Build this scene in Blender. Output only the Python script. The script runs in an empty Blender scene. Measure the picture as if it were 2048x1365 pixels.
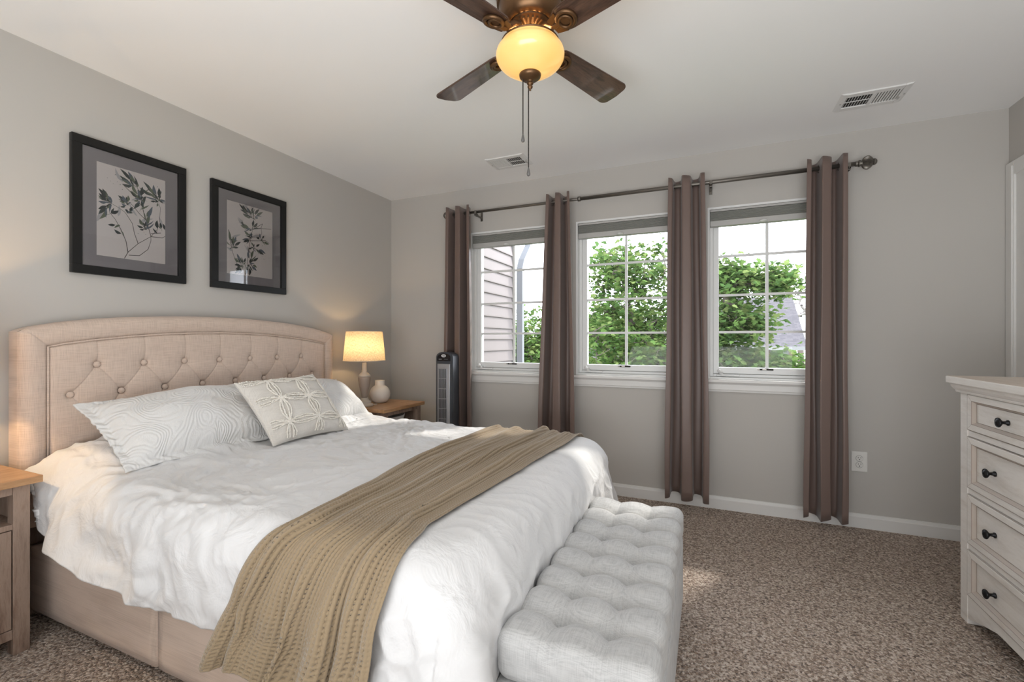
import bpy, bmesh, math, random
import numpy as np
from mathutils import Vector, Matrix, noise
from mathutils.bvhtree import BVHTree
SC = bpy.context.scene
COL = SC.collection
PI = math.pi

# ---------------------------------------------------------------- camera
cd = bpy.data.cameras.new('camera'); cam = bpy.data.objects.new('camera', cd); COL.objects.link(cam)
cam.location = (2.6827, -3.397, 1.1525); cam.rotation_euler = (PI/2, 0, 0.40746)
cd.lens = 15.897; cd.sensor_width = 36; cd.shift_y = -0.0011; cd.clip_start = .02; cd.clip_end = 300
SC.camera = cam
# ---------------------------------------------------------------- sky
w = bpy.data.worlds.new('sky'); SC.world = w; w.use_nodes = True
bg = w.node_tree.nodes['Background']; bg.inputs[0].default_value = (.86, .91, 1.0, 1); bg.inputs[1].default_value = 5.2
# ---------------------------------------------------------------- lights
def lamp(name, kind, loc, energy, color=(1,1,1), rot=(0,0,0), size=None, size_y=None):
    d = bpy.data.lights.new(name, kind); d.energy = energy; d.color = color
    if kind == 'AREA':
        d.shape = 'RECTANGLE'; d.size = size; d.size_y = size_y or size
    elif size is not None:
        if kind == 'SUN': d.angle = size
        else: d.shadow_soft_size = size
    o = bpy.data.objects.new(name, d); COL.objects.link(o); o.location = loc; o.rotation_euler = rot
    return o
lamp('sun', 'SUN', (0,0,20), 3.2, (1,.95,.86), (math.radians(-42), math.radians(30), 0), .05)
lamp('ceiling_fill', 'AREA', (2.7,-4.35,.7), 80, (.96,.98,1), (2.68,0,0), 2.6, 1.5)  # unseen fill light added behind the camera, aimed up at the ceiling
lamp('rear_fill', 'AREA', (2.9,-5.3,1.5), 4, (.95,.98,1), (PI/2,0,0), 2.6, 1.7)  # unseen fill light added at the rear; no window stands there
# ---------------------------------------------------------------- exposure
SC.view_settings.view_transform = 'Standard'; SC.view_settings.look = 'None'
SC.view_settings.gamma = 1; SC.view_settings.exposure = 0.30; SC.view_settings.use_curve_mapping = False
SC.cycles.use_denoising = True
SC.cycles.max_bounces = 10; SC.cycles.diffuse_bounces = 6; SC.cycles.transparent_max_bounces = 16
SC.cycles.caustics_reflective = False; SC.cycles.caustics_refractive = False

# ---------------------------------------------------------------- object helpers
def finish(o, name, mat, parent, smooth):
    if mat is not None:
        for m in (mat if isinstance(mat, (list, tuple)) else [mat]): o.data.materials.append(m)
    if smooth:
        o.data.polygons.foreach_set('use_smooth', [True]*len(o.data.polygons))
    COL.objects.link(o)
    if parent is not None: o.parent = parent
    return o
def obj(name, bm, mat=None, parent=None, smooth=False, angle=None):
    me = bpy.data.meshes.new(name); bm.normal_update(); bm.to_mesh(me); bm.free()
    o = bpy.data.objects.new(name, me); finish(o, name, mat, parent, smooth or angle is not None)
    if angle is not None: me.set_sharp_from_angle(angle=math.radians(angle))
    return o
def tag(o, label, cat, group=None):
    o['label'] = label; o['category'] = cat
    if group: o['group'] = group
    return o
def thing(name, label, cat, loc=(0,0,0), rotz=0, group=None):
    o = bpy.data.objects.new(name, None); COL.objects.link(o); o.empty_display_size = .05
    o.location = loc; o.rotation_euler = (0,0,rotz); return tag(o, label, cat, group)
def struct(name, bm, mat, parent=None, **k):
    o = obj(name, bm, mat, parent, **k)
    if parent is None: o['kind'] = 'structure'
    return o
def sroot(name, loc=(0,0,0)):
    o = bpy.data.objects.new(name, None); COL.objects.link(o); o.location = loc; o['kind'] = 'structure'; return o
def copy_tree(o, parent=None):
    c = o.copy(); COL.objects.link(c); c.parent = parent
    for ch in o.children: copy_tree(ch, c)
    return c
def B(): return bmesh.new()
def box(bm, x0, x1, y0, y1, z0, z1, bev=0, mi=0):
    vs = [bm.verts.new(p) for p in ((x0,y0,z0),(x1,y0,z0),(x1,y1,z0),(x0,y1,z0),(x0,y0,z1),(x1,y0,z1),(x1,y1,z1),(x0,y1,z1))]
    fs = [bm.faces.new([vs[i] for i in q]) for q in ((3,2,1,0),(4,5,6,7),(0,1,5,4),(1,2,6,5),(2,3,7,6),(3,0,4,7))]
    for f in fs: f.material_index = mi
    if bev:
        es = list({e for f in fs for e in f.edges})
        r = bmesh.ops.bevel(bm, geom=es, offset=bev, segments=2, profile=.5, affect='EDGES')
        for f in r['faces']: f.material_index = mi
    return vs
def prism(bm, pts, axis, a, b, mi=0):
    """extrude closed outline pts (2D) along axis from a to b"""
    def P(p, t):
        return {'x': (t, p[0], p[1]), 'y': (p[0], t, p[1]), 'z': (p[0], p[1], t)}[axis]
    A = [bm.verts.new(P(p, a)) for p in pts]; Bv = [bm.verts.new(P(p, b)) for p in pts]
    n = len(pts); fs = [bm.faces.new(A[::-1]), bm.faces.new(Bv)]
    for i in range(n): fs.append(bm.faces.new((A[i], A[(i+1)%n], Bv[(i+1)%n], Bv[i])))
    for f in fs: f.material_index = mi
    bmesh.ops.recalc_face_normals(bm, faces=fs)
def lathe(bm, prof, seg=32, c=(0,0,0), axis='z', cap=True, mi=0):
    def P(r, h, a):
        x, y = r*math.cos(a), r*math.sin(a)
        if axis == 'z': q = (x, y, h)
        elif axis == 'x': q = (h, x, y)
        else: q = (x, h, y)
        return (q[0]+c[0], q[1]+c[1], q[2]+c[2])
    rings = []
    for r, h in prof:
        rings.append([bm.verts.new(P(max(r,1e-5), h, 2*PI*i/seg)) for i in range(seg)])
    fs = []
    for a, b in zip(rings, rings[1:]):
        for i in range(seg): fs.append(bm.faces.new((a[i], a[(i+1)%seg], b[(i+1)%seg], b[i])))
    if cap:
        if prof[0][0] > 1e-4: fs.append(bm.faces.new(rings[0][::-1]))
        if prof[-1][0] > 1e-4: fs.append(bm.faces.new(rings[-1]))
    for f in fs: f.material_index = mi
    bmesh.ops.recalc_face_normals(bm, faces=fs)
def tube(bm, pts, r, seg=8, closed=False, mi=0, cap=True):
    pts = [Vector(p) for p in pts]; n = len(pts); rings = []
    rr = r if isinstance(r, (list, tuple)) else [r]*n
    up = None
    for i in range(n):
        if closed: t = pts[(i+1)%n] - pts[i-1]
        else: t = pts[min(i+1,n-1)] - pts[max(i-1,0)]
        if t.length < 1e-9: t = Vector((0,0,1))
        t.normalize()
        if up is None:
            up = Vector((0,0,1)) if abs(t.z) < .9 else Vector((1,0,0))
        u = up - t*up.dot(t)
        if u.length < 1e-6: u = t.orthogonal()
        u.normalize(); up = u; v = t.cross(u)
        rings.append([bm.verts.new(pts[i] + (u*math.cos(2*PI*k/seg) + v*math.sin(2*PI*k/seg))*rr[i]) for k in range(seg)])
    fs = []
    m = n if closed else n-1
    for i in range(m):
        a, b = rings[i], rings[(i+1)%n]
        for k in range(seg): fs.append(bm.faces.new((a[k], a[(k+1)%seg], b[(k+1)%seg], b[k])))
    if not closed and cap:
        fs.append(bm.faces.new(rings[0][::-1])); fs.append(bm.faces.new(rings[-1]))
    for f in fs: f.material_index = mi
def torus(bm, c, R, r, axis='x', seg=24, rs=8, mi=0):
    pts = []
    for i in range(seg):
        a = 2*PI*i/seg; x, y = R*math.cos(a), R*math.sin(a)
        pts.append(Vector(c) + Vector({'x': (0,x,y), 'y': (x,0,y), 'z': (x,y,0)}[axis]))
    tube(bm, pts, r, rs, True, mi)
def ball(bm, c, r, seg=12, sc=(1,1,1)):
    g = bmesh.ops.create_uvsphere(bm, u_segments=seg, v_segments=max(4,seg//2), radius=r)
    for v in g['verts']: v.co = Vector((v.co.x*sc[0], v.co.y*sc[1], v.co.z*sc[2])) + Vector(c)
def grid_obj(name, P, mat, parent=None, uv=None, closed_u=False, flip=False, smooth=True):
    """fast mesh from numpy grid P[ny,nx,3]"""
    ny, nx = P.shape[:2]
    idx = np.arange(ny*nx).reshape(ny, nx)
    if closed_u: idx = np.concatenate([idx, idx[:, :1]], 1)
    a, b, c, d = idx[:-1,:-1].ravel(), idx[:-1,1:].ravel(), idx[1:,1:].ravel(), idx[1:,:-1].ravel()
    F = np.stack([a,d,c,b] if flip else [a,b,c,d], 1).astype(np.int32)
    me = bpy.data.meshes.new(name)
    me.vertices.add(ny*nx); me.vertices.foreach_set('co', P.reshape(-1).astype(np.float32))
    me.loops.add(F.size); me.loops.foreach_set('vertex_index', F.ravel())
    me.polygons.add(len(F)); me.polygons.foreach_set('loop_start', np.arange(0, F.size, 4, dtype=np.int32))
    if uv is not None:
        l = me.uv_layers.new(name='UVMap'); l.data.foreach_set('uv', uv.reshape(-1,2)[F.ravel()].ravel().astype(np.float32))
    me.update(calc_edges=True); me.validate()
    o = bpy.data.objects.new(name, me)
    return finish(o, name, mat, parent, smooth)
def rbox_grid(name, lo, hi, r, step, mat, parent=None, disp=None):
    """rounded box as a dense mesh; disp(p, n) -> displaced p (numpy arrays)"""
    lo, hi = np.array(lo, float), np.array(hi, float)
    n = np.maximum(2, np.ceil((hi-lo)/step).astype(int))
    V, F, key = [], [], {}
    def vid(i, j, k):
        t = (i, j, k)
        if t not in key:
            key[t] = len(V); V.append(lo + (hi-lo)*np.array(t)/n)
        return key[t]
    for ax in range(3):
        u, v = (ax+1) % 3, (ax+2) % 3
        for side in (0, n[ax]):
            for a in range(n[u]):
                for b in range(n[v]):
                    q = []
                    for da, db in ((0,0),(1,0),(1,1),(0,1)):
                        t = [0,0,0]; t[ax] = side; t[u] = a+da; t[v] = b+db; q.append(vid(*t))
                    F.append(q if side else q[::-1])
    V = np.array(V)
    inner = np.clip(V, lo+r, hi-r); d = V-inner; ln = np.linalg.norm(d, axis=1, keepdims=True); N = d/np.maximum(ln, 1e-9)
    P = inner + N*r
    if disp is not None: P = disp(P, N)
    me = bpy.data.meshes.new(name); me.from_pydata(P.tolist(), [], F); me.update()
    return finish(bpy.data.objects.new(name, me), name, mat, parent, True)
# numpy value noise
def vnoise(x, y, seed=0):
    xi, yi = np.floor(x).astype(np.int64), np.floor(y).astype(np.int64); fx, fy = x-xi, y-yi
    def h(a, b):
        n = (a*374761393 + b*668265263 + seed*1442695041) & 0xFFFFFFFF
        n = ((n ^ (n >> 13))*1274126177) & 0xFFFFFFFF
        return ((n ^ (n >> 16)) & 0xFFFF)/32767.5-1
    fx, fy = fx*fx*fx*(fx*(fx*6-15)+10), fy*fy*fy*(fy*(fy*6-15)+10)
    return (h(xi,yi)*(1-fx)+h(xi+1,yi)*fx)*(1-fy) + (h(xi,yi+1)*(1-fx)+h(xi+1,yi+1)*fx)*fy
def upsample(A, k):
    """Catmull-Rom upsampling of grid along both axes"""
    def up(A):
        n = A.shape[0]; t = np.linspace(0, n-1, (n-1)*k+1); i = np.minimum(t.astype(int), n-2); f = (t-i)[:,None,None]
        g = lambda j: A[np.clip(j, 0, n-1)]
        p0, p1, p2, p3 = g(i-1), g(i), g(i+1), g(i+2)
        return .5*(2*p1 + (p2-p0)*f + (2*p0-5*p1+4*p2-p3)*f*f + (3*p1-p0-3*p2+p3)*f**3)
    return up(up(A).transpose(1,0,2)).transpose(1,0,2)
def gnormals(P):
    du = np.gradient(P, axis=1); dv = np.gradient(P, axis=0)
    n = np.cross(du, dv); return n/np.maximum(np.linalg.norm(n, axis=2, keepdims=True), 1e-9)

# ---------------------------------------------------------------- materials
def mat(name, col=(.8,.8,.8), rough=.6, metal=0, spec=.5, sheen=0, coat=0, emit=None, es=0, alpha=None, sss=0):
    m = bpy.data.materials.new(name); m.use_nodes = True; p = m.node_tree.nodes['Principled BSDF']
    p.inputs['Base Color'].default_value = (*col, 1); p.inputs['Roughness'].default_value = rough; p.inputs['Metallic'].default_value = metal
    p.inputs['Specular IOR Level'].default_value = spec; p.inputs['Sheen Weight'].default_value = sheen; p.inputs['Coat Weight'].default_value = coat
    if emit: p.inputs['Emission Color'].default_value = (*emit, 1); p.inputs['Emission Strength'].default_value = es
    return m
def N(m, t, **k):
    n = m.node_tree.nodes.new(t)
    for a, b in k.items():
        if a.startswith('i_'):
            n.inputs[a[2:].replace('_', ' ')].default_value = b
        else: setattr(n, a, b)
    return n
def L(m, a, b): m.node_tree.links.new(a, b)
def P(m): return m.node_tree.nodes['Principled BSDF']
def coords(m, kind='Object', scale=(1,1,1), rot=(0,0,0)):
    t = N(m, 'ShaderNodeTexCoord'); mp = N(m, 'ShaderNodeMapping'); mp.inputs['Scale'].default_value = scale; mp.inputs['Rotation'].default_value = rot
    L(m, t.outputs[kind], mp.inputs[0]); return mp.outputs[0]
def ramp(m, fac, stops):
    r = N(m, 'ShaderNodeValToRGB'); e = r.color_ramp.elements
    while len(e) < len(stops): e.new(.5)
    for q, (p_, c) in zip(e, stops): q.position = p_; q.color = (*c, 1) if len(c) == 3 else c
    L(m, fac, r.inputs[0]); return r.outputs[0]
def bump(m, h, strength=.3, dist=.002, chain=None):
    b = N(m, 'ShaderNodeBump'); b.inputs['Strength'].default_value = strength; b.inputs['Distance'].default_value = dist
    L(m, h, b.inputs['Height'])
    if chain is not None: L(m, chain, b.inputs['Normal'])
    L(m, b.outputs[0], P(m).inputs['Normal']); return b.outputs[0]
def noisetex(m, vec, scale, detail=3, rough=.5, dist=0):
    n = N(m, 'ShaderNodeTexNoise'); n.inputs['Scale'].default_value = scale; n.inputs['Detail'].default_value = detail
    n.inputs['Roughness'].default_value = rough; n.inputs['Distortion'].default_value = dist; L(m, vec, n.inputs['Vector']); return n.outputs['Fac']
def math_(m, op, a, b=None):
    n = N(m, 'ShaderNodeMath', operation=op)
    for i, v in enumerate((a, b)):
        if v is None: continue
        if isinstance(v, (int, float)): n.inputs[i].default_value = v
        else: L(m, v, n.inputs[i])
    return n.outputs[0]
def linen(name, c1, c2, scale=1.0, rough=.9, bs=.35, dirs=((15,15,450),(450,15,15),(15,450,15))):
    """woven cloth: two crossed streaky threads"""
    m = mat(name, c1, rough, spec=.2, sheen=.15)
    hs = []
    for s in dirs:
        v = coords(m, 'Object', tuple(q*scale for q in s)); hs.append(noisetex(m, v, 1.0, 2, .6))
    a = hs[0]
    for q in hs[1:]: a = math_(m, 'ADD', a, q)
    a = math_(m, 'DIVIDE', a, float(len(hs)))
    c = ramp(m, a, [(.38, c2), (.56, c1)]); L(m, c, P(m).inputs['Base Color'])
    bump(m, a, bs, .0015); return m
def wood(name, cols, scale=(1,1,1), rough=.5, grain=1, rot=(0,0,0), bs=.1):
    m = mat(name, cols[0], rough, spec=.4)
    v = coords(m, 'Object', scale, rot)
    n1 = noisetex(m, v, 3.0*grain, 6, .6, 1.2); n2 = noisetex(m, coords(m, 'Object', tuple(q*6 for q in scale), rot), 4*grain, 4, .7, .3)
    f = math_(m, 'ADD', math_(m, 'MULTIPLY', n1, .7), math_(m, 'MULTIPLY', n2, .3))
    k = len(cols); c = ramp(m, f, [(.33+.34*i/(k-1), q) for i, q in enumerate(cols)]); L(m, c, P(m).inputs['Base Color'])
    bump(m, n2, bs, .001); return m
M = {}
def wall(name, c):
    m = mat(name, c, .75, spec=.25); n = noisetex(m, coords(m), 220, 3); bump(m, n, .06, .001); return m
M['wall'] = wall('greige_paint', (.50,.482,.455))
M['ceil'] = wall('ceiling_white', (.87,.87,.865))
M['trim'] = mat('trim_white', (.72,.715,.70), .4)
M['vinyl'] = mat('window_vinyl', (.76,.77,.765), .35)
M['glasspane'] = None
def glass(name, rough=0.0, tint=(1,1,1), ior=1.45):
    m = bpy.data.materials.new(name); m.use_nodes = True; nt = m.node_tree; nt.nodes.clear()
    o = nt.nodes.new('ShaderNodeOutputMaterial'); t = nt.nodes.new('ShaderNodeBsdfTransparent'); t.inputs[0].default_value = (*tint,1)
    g = nt.nodes.new('ShaderNodeBsdfGlossy'); g.inputs['Roughness'].default_value = rough; f = nt.nodes.new('ShaderNodeFresnel'); f.inputs[0].default_value = ior
    x = nt.nodes.new('ShaderNodeMixShader')
    nt.links.new(f.outputs[0], x.inputs[0]); nt.links.new(t.outputs[0], x.inputs[1]); nt.links.new(g.outputs[0], x.inputs[2]); nt.links.new(x.outputs[0], o.inputs[0]); return m
M['glasspane'] = glass('window_glass', 0, (1,1,1), 1.2); M['picglass'] = glass('picture_glass', .02)
# carpet
m = M['carpet'] = mat('frieze_carpet', (.2,.15,.12), .95, spec=.1, sheen=.3)
v = coords(m)
vo = N(m, 'ShaderNodeTexVoronoi'); vo.inputs['Scale'].default_value = 120; L(m, v, vo.inputs['Vector'])
n1 = noisetex(m, v, 95, 4, .7, .8); n2 = noisetex(m, v, 2.2, 3)
f = math_(m, 'ADD', math_(m, 'MULTIPLY', n1, .75), math_(m, 'MULTIPLY', vo.outputs['Color'], .25))
c = ramp(m, f, [(.33,(.09,.054,.034)), (.43,(.33,.22,.15)), (.52,(.62,.47,.365)), (.62,(.93,.81,.71))])
L(m, c, P(m).inputs['Base Color'])
hh = math_(m, 'ADD', math_(m, 'MULTIPLY', vo.outputs['Distance'], -1.0), math_(m, 'ADD', n1, math_(m, 'MULTIPLY', n2, .6)))
bump(m, hh, 1.0, .016)
M['hb'] = linen('headboard_linen', (.62,.50,.42), (.50,.395,.325), dirs=((4,15,450),(4,450,15)))
M['hbdark'] = mat('piping_linen', (.36,.28,.22), .9)
M['bench'] = linen('bench_linen', (.53,.53,.525), (.38,.38,.38), dirs=((22,22,700),(700,22,22),(22,700,22)))
m = M['duvet'] = mat('duvet_cotton', (.67,.668,.67), .75, spec=.2, sheen=.2)
v = coords(m); bump(m, noisetex(m, v, 9, 4, .55, .9), .5, .022)
m = M['sham'] = mat('matelasse_cotton', (.69,.685,.675), .85, spec=.15, sheen=.2)
v = coords(m, 'UV'); 
warp_noise = N(m, 'ShaderNodeTexNoise'); warp_noise.inputs['Scale'].default_value = 5; warp_noise.inputs['Detail'].default_value = 1; L(m, v, warp_noise.inputs['Vector'])
warp_size = N(m, 'ShaderNodeVectorMath', operation='MULTIPLY'); warp_size.inputs[1].default_value = (.22,.22,.22); L(m, warp_noise.outputs['Color'], warp_size.inputs[0])
warp_sum = N(m, 'ShaderNodeVectorMath', operation='ADD'); L(m, v, warp_sum.inputs[0]); L(m, warp_size.outputs[0], warp_sum.inputs[1])
cells = N(m, 'ShaderNodeTexVoronoi', feature='SMOOTH_F1'); cells.inputs['Scale'].default_value = 7.5; cells.inputs['Smoothness'].default_value = .3; L(m, warp_sum.outputs[0], cells.inputs['Vector'])
ring_wave = math_(m, 'SINE', math_(m, 'MULTIPLY', cells.outputs['Distance'], 62))
vo = N(m, 'ShaderNodeTexVoronoi', feature='DISTANCE_TO_EDGE'); vo.inputs['Scale'].default_value = 90; L(m, v, vo.inputs['Vector'])
bump(m, math_(m, 'ADD', math_(m, 'MULTIPLY', ring_wave, .5), math_(m, 'MULTIPLY', vo.outputs['Distance'], .8)), .5, .004)
M['deco'] = linen('cushion_cotton', (.66,.63,.585), (.58,.55,.51), bs=.15)
M['tuft'] = mat('tufted_yarn', (.78,.745,.68), .95, sheen=.3)
m = M['throw'] = mat('waffle_knit', (.285,.215,.135), .9, spec=.15, sheen=.35)
v = coords(m, 'UV', (420,420,1)); bump(m, noisetex(m, v, 1.0, 2), .35, .0015)
m = M['curtain'] = mat('taupe_satin', (.155,.108,.092), .40, spec=.45, sheen=.2)
v = coords(m, 'Object', (60,60,1500)); bump(m, noisetex(m, v, 1, 2), .12, .001)
M['pewter'] = mat('pewter', (.20,.185,.165), .42, .85)
M['ring'] = mat('grommet_nickel', (.36,.33,.30), .35, .9)
M['nswood'] = wood('nightstand_brown', [(.13,.085,.065),(.24,.165,.125),(.33,.245,.195),(.22,.155,.12)], (6,6,.8), .5, 1)
M['nstop'] = wood('nightstand_top_oak', [(.30,.16,.08),(.45,.26,.13),(.55,.35,.20)], (6,.8,6), .38, 1)
m = M['white_wood'] = wood('whitewash', [(.60,.555,.50),(.70,.665,.62),(.76,.73,.69),(.66,.62,.57)], (3,.5,3), .5, 1.2)
M['white_top'] = wood('dresser_top', [(.50,.41,.33),(.60,.51,.43),(.66,.58,.50)], (5,.6,5), .35, 1.2)
M['antique_gapshade'] = mat('antique_and_gap_shade', (.30,.255,.22), .7)  # rubbed glaze tone, also used for the painted drawer gap shade
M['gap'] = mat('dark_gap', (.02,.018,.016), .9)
M['black'] = mat('black_metal', (.018,.018,.02), .35, .6)
M['blackframe'] = mat('black_frame', (.010,.010,.010), .38, spec=.3)
M['mat'] = mat('grey_mat_board', (.33,.31,.325), .8)
M['paper'] = mat('art_paper', (.90,.84,.82), .8)
for i, c in enumerate([(.035,.045,.045), (.06,.075,.07), (.17,.20,.14), (.15,.18,.22)]): M['ink%d' % i] = mat('ink_%d' % i, c, .8)
M['inkstem'] = mat('ink_stem', (.075,.055,.05), .8); M['wash'] = mat('ink_wash', (.60,.585,.60), .8)
M['cream'] = mat('cream_lamp', (.52,.475,.42), .5)
M['creamd'] = mat('grey_lamp_wood', (.33,.28,.245), .6)
M['ceramic'] = mat('white_ceramic', (.72,.69,.65), .6)
m = M['shade'] = bpy.data.materials.new('linen_shade'); m.use_nodes = True; nt = m.node_tree; nt.nodes.clear()
o_ = N(m,'ShaderNodeOutputMaterial'); d_ = N(m,'ShaderNodeBsdfDiffuse'); t_ = N(m,'ShaderNodeBsdfTranslucent'); x_ = N(m,'ShaderNodeMixShader'); x_.inputs[0].default_value = .55
h1 = noisetex(m, coords(m,'Object',(60,60,900)), 1, 2); h2 = noisetex(m, coords(m,'UV',(700,12,1)), 1, 2)
cc = ramp(m, math_(m,'MULTIPLY',math_(m,'ADD',h1,h2),.5), [(.38,(.42,.32,.20)),(.58,(.80,.70,.54))])
L(m,cc,d_.inputs[0]); L(m,cc,t_.inputs[0]); L(m,d_.outputs[0],x_.inputs[1]); L(m,t_.outputs[0],x_.inputs[2]); L(m,x_.outputs[0],o_.inputs[0])
M['charcoal'] = mat('charcoal_plastic', (.045,.05,.06), .32); M['silver'] = mat('silver_plastic', (.42,.43,.46), .3, .6)
M['gloss'] = mat('gloss_black', (.008,.008,.01), .12); M['badge'] = mat('badge_white', (.7,.7,.7), .4)
M['bronze'] = mat('oiled_bronze', (.14,.075,.035), .38, .75)
M['blade'] = wood('walnut_blade', [(.024,.014,.011),(.06,.032,.022),(.105,.058,.038),(.05,.028,.02)], (1.2,9,9), .3, 1); P(M['blade']).inputs['Coat Weight'].default_value = .4
m = M['bowl'] = mat('amber_glass_bowl', (.55,.38,.16), .25, spec=.5, coat=.4)
v = coords(m); n = noisetex(m, v, 7, 3); c = ramp(m, n, [(.3,(1,.48,.10)),(.7,(1,.60,.18))]); L(m, c, P(m).inputs['Emission Color']); P(m).inputs['Emission Strength'].default_value = .62
M['blind'] = mat('grey_cell_shade', (.33,.335,.31), .8); M['basket'] = mat('white_basket', (.62,.60,.58), .7)
M['plastic'] = mat('outlet_white', (.74,.73,.70), .35); M['tin'] = mat('vent_white', (.74,.74,.73), .4)
m = M['siding'] = mat('vinyl_siding', (.20,.172,.168), .6)
M['leaf'] = mat('maple_leaf', (.10,.20,.035), .5, spec=.3); P(M['leaf']).inputs['Transmission Weight'].default_value = 0
for k_, c in (('leaf',(.105,.175,.05)), ('leaf2',(.165,.215,.075)), ('leaf3',(.065,.12,.038))):
    m = M[k_] = bpy.data.materials.new('foliage_'+k_); m.use_nodes = True; m.node_tree.nodes.clear()
    o_ = N(m,'ShaderNodeOutputMaterial'); d_ = N(m,'ShaderNodeBsdfDiffuse'); t_ = N(m,'ShaderNodeBsdfTranslucent'); x_ = N(m,'ShaderNodeMixShader'); x_.inputs[0].default_value = .4
    cc = ramp(m, noisetex(m, coords(m), 1.3, 3), [(.35,tuple(q*.75 for q in c)),(.65,tuple(min(1,q*1.35) for q in c))])
    L(m,cc,d_.inputs[0]); L(m,cc,t_.inputs[0]); L(m,d_.outputs[0],x_.inputs[1]); L(m,t_.outputs[0],x_.inputs[2]); L(m,x_.outputs[0],o_.inputs[0])
M['bark'] = mat('bark', (.11,.09,.075), .9)
m = M['shingle'] = mat('grey_shingles', (.10,.095,.105), .9)
v = coords(m, 'Object', (1,1,1)); br = N(m,'ShaderNodeTexBrick'); br.inputs['Scale'].default_value = 2.5; br.inputs['Color1'].default_value = (.06,.056,.064,1); br.inputs['Color2'].default_value = (.09,.083,.09,1); br.inputs['Mortar'].default_value = (.06,.055,.06,1); L(m, v, br.inputs['Vector']); L(m, br.outputs[0], P(m).inputs['Base Color'])
m = M['brick'] = mat('brick', (.2,.12,.09), .9)
br = N(m,'ShaderNodeTexBrick'); br.inputs['Scale'].default_value = 4; br.inputs['Color1'].default_value = (.20,.12,.09,1); br.inputs['Color2'].default_value = (.26,.17,.13,1); br.inputs['Mortar'].default_value = (.3,.27,.24,1); L(m, coords(m,'Object',(1,1,1),(PI/2,0,0)), br.inputs['Vector']); L(m, br.outputs[0], P(m).inputs['Base Color'])
M['housewhite'] = mat('house_trim', (.20,.20,.20), .6); M['housepink'] = mat('pale_siding', (.22,.18,.16), .7)
m = M['grass'] = mat('lawn', (.06,.10,.02), .95); n = noisetex(m, coords(m), 1.5, 5); L(m, ramp(m, n, [(.3,(.04,.075,.015)),(.7,(.10,.13,.04))]), P(m).inputs['Base Color'])

# ================================================================ ROOM SHELL
RX, RY, H = 4.22, -5.6, 2.44
WIN = [(.83,1.57), (1.754,2.49), (2.685,3.42)]; WZ0, WZ1 = .885, 2.062
bm = B(); box(bm, -.15, RX+.15, RY-.15, .15, -.12, 0); struct('floor', bm, M['carpet'])
bm = B(); box(bm, -.15, RX+.15, RY-.15, .15, H, H+.12); struct('ceiling', bm, M['ceil'])
bm = B(); box(bm, -.15, 0, RY, .15, 0, H); struct('wall_left', bm, M['wall'])
bm = B(); box(bm, RX, RX+.15, RY, .15, 0, H)
struct('wall_right', bm, M['wall'])
bm = B(); box(bm, -.15, RX+.15, RY-.15, RY, 0, H); struct('wall_rear', bm, M['wall'])
# window wall: grid of blocks around the openings
bm = B(); WT = .15
xs = [0]+[q for w_ in WIN for q in w_]+[RX]
for i in range(len(xs)-1):
    if i % 2 == 0: box(bm, xs[i], xs[i+1], 0, WT, 0, H)
    else: box(bm, xs[i], xs[i+1], 0, WT, 0, WZ0); box(bm, xs[i], xs[i+1], 0, WT, WZ1, H)
bmesh.ops.remove_doubles(bm, verts=bm.verts, dist=1e-5)
struct('wall_window', bm, M['wall'])
def baseboard(name, a, b, axis, face, s):
    pr = [(0,0),(.014*s,0),(.014*s,.066),(.010*s,.072),(.006*s,.084),(0,.086)]
    bm = B()
    if axis == 'x': prism(bm, [(face+p, z) for p, z in pr], 'x', a, b)
    else: prism(bm, [(face+p, z) for p, z in pr], 'y', a, b)
    return struct(name, bm, M['trim'])
baseboard('baseboard_window', .014, RX-.014, 'x', 0, -1)
baseboard('baseboard_left', RY, 0, 'y', 0, 1)
baseboard('baseboard_right', RY, -1.05, 'y', RX, -1)
# door on the right wall beside the corner
d = sroot('door_1', (RX, -.5, 0))
def local(bm, o): bmesh.ops.translate(bm, verts=bm.verts, vec=-Vector(o.location)); return bm
bm = B()
for y0, y1, z0, z1 in ((-.078,-.004,0,2.125), (-1.0,-.925,0,2.125), (-.925,-.078,2.05,2.125)):
    box(bm, RX-.016, RX, y0, y1, z0, z1, .003); 
    if z0 == 0: box(bm, RX-.022, RX-.014, y0+(.008 if y0 > -.5 else .05), y1-(.045 if y0 > -.5 else .008), 0, 2.10, .002)
struct('door_casing', local(bm, d), M['trim'], d)
bm = B(); box(bm, RX-.006, RX, -.925, -.078, 0.01, 2.05)
for y0, y1 in ((-.46,-.17), (-.84,-.55)):
    for z0, z1 in ((.25,.85), (1.0,1.85)): box(bm, RX-.012, RX-.004, y0, y1, z0, z1, .004)
struct('door_slab', local(bm, d), M['trim'], d)

# sill and apron running under the three windows
bm = B(); box(bm, .80, 3.47, -.042, .03, .864, .885, .004); t1 = struct('trim_1', bm, M['trim'])
bm = B(); prism(bm, [(0,.80),(-.012,.80),(-.014,.812),(-.018,.815),(-.018,.850),(-.026,.864),(0,.864)], 'x', .82, 3.45); struct('trim_2', bm, M['trim'])

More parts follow.
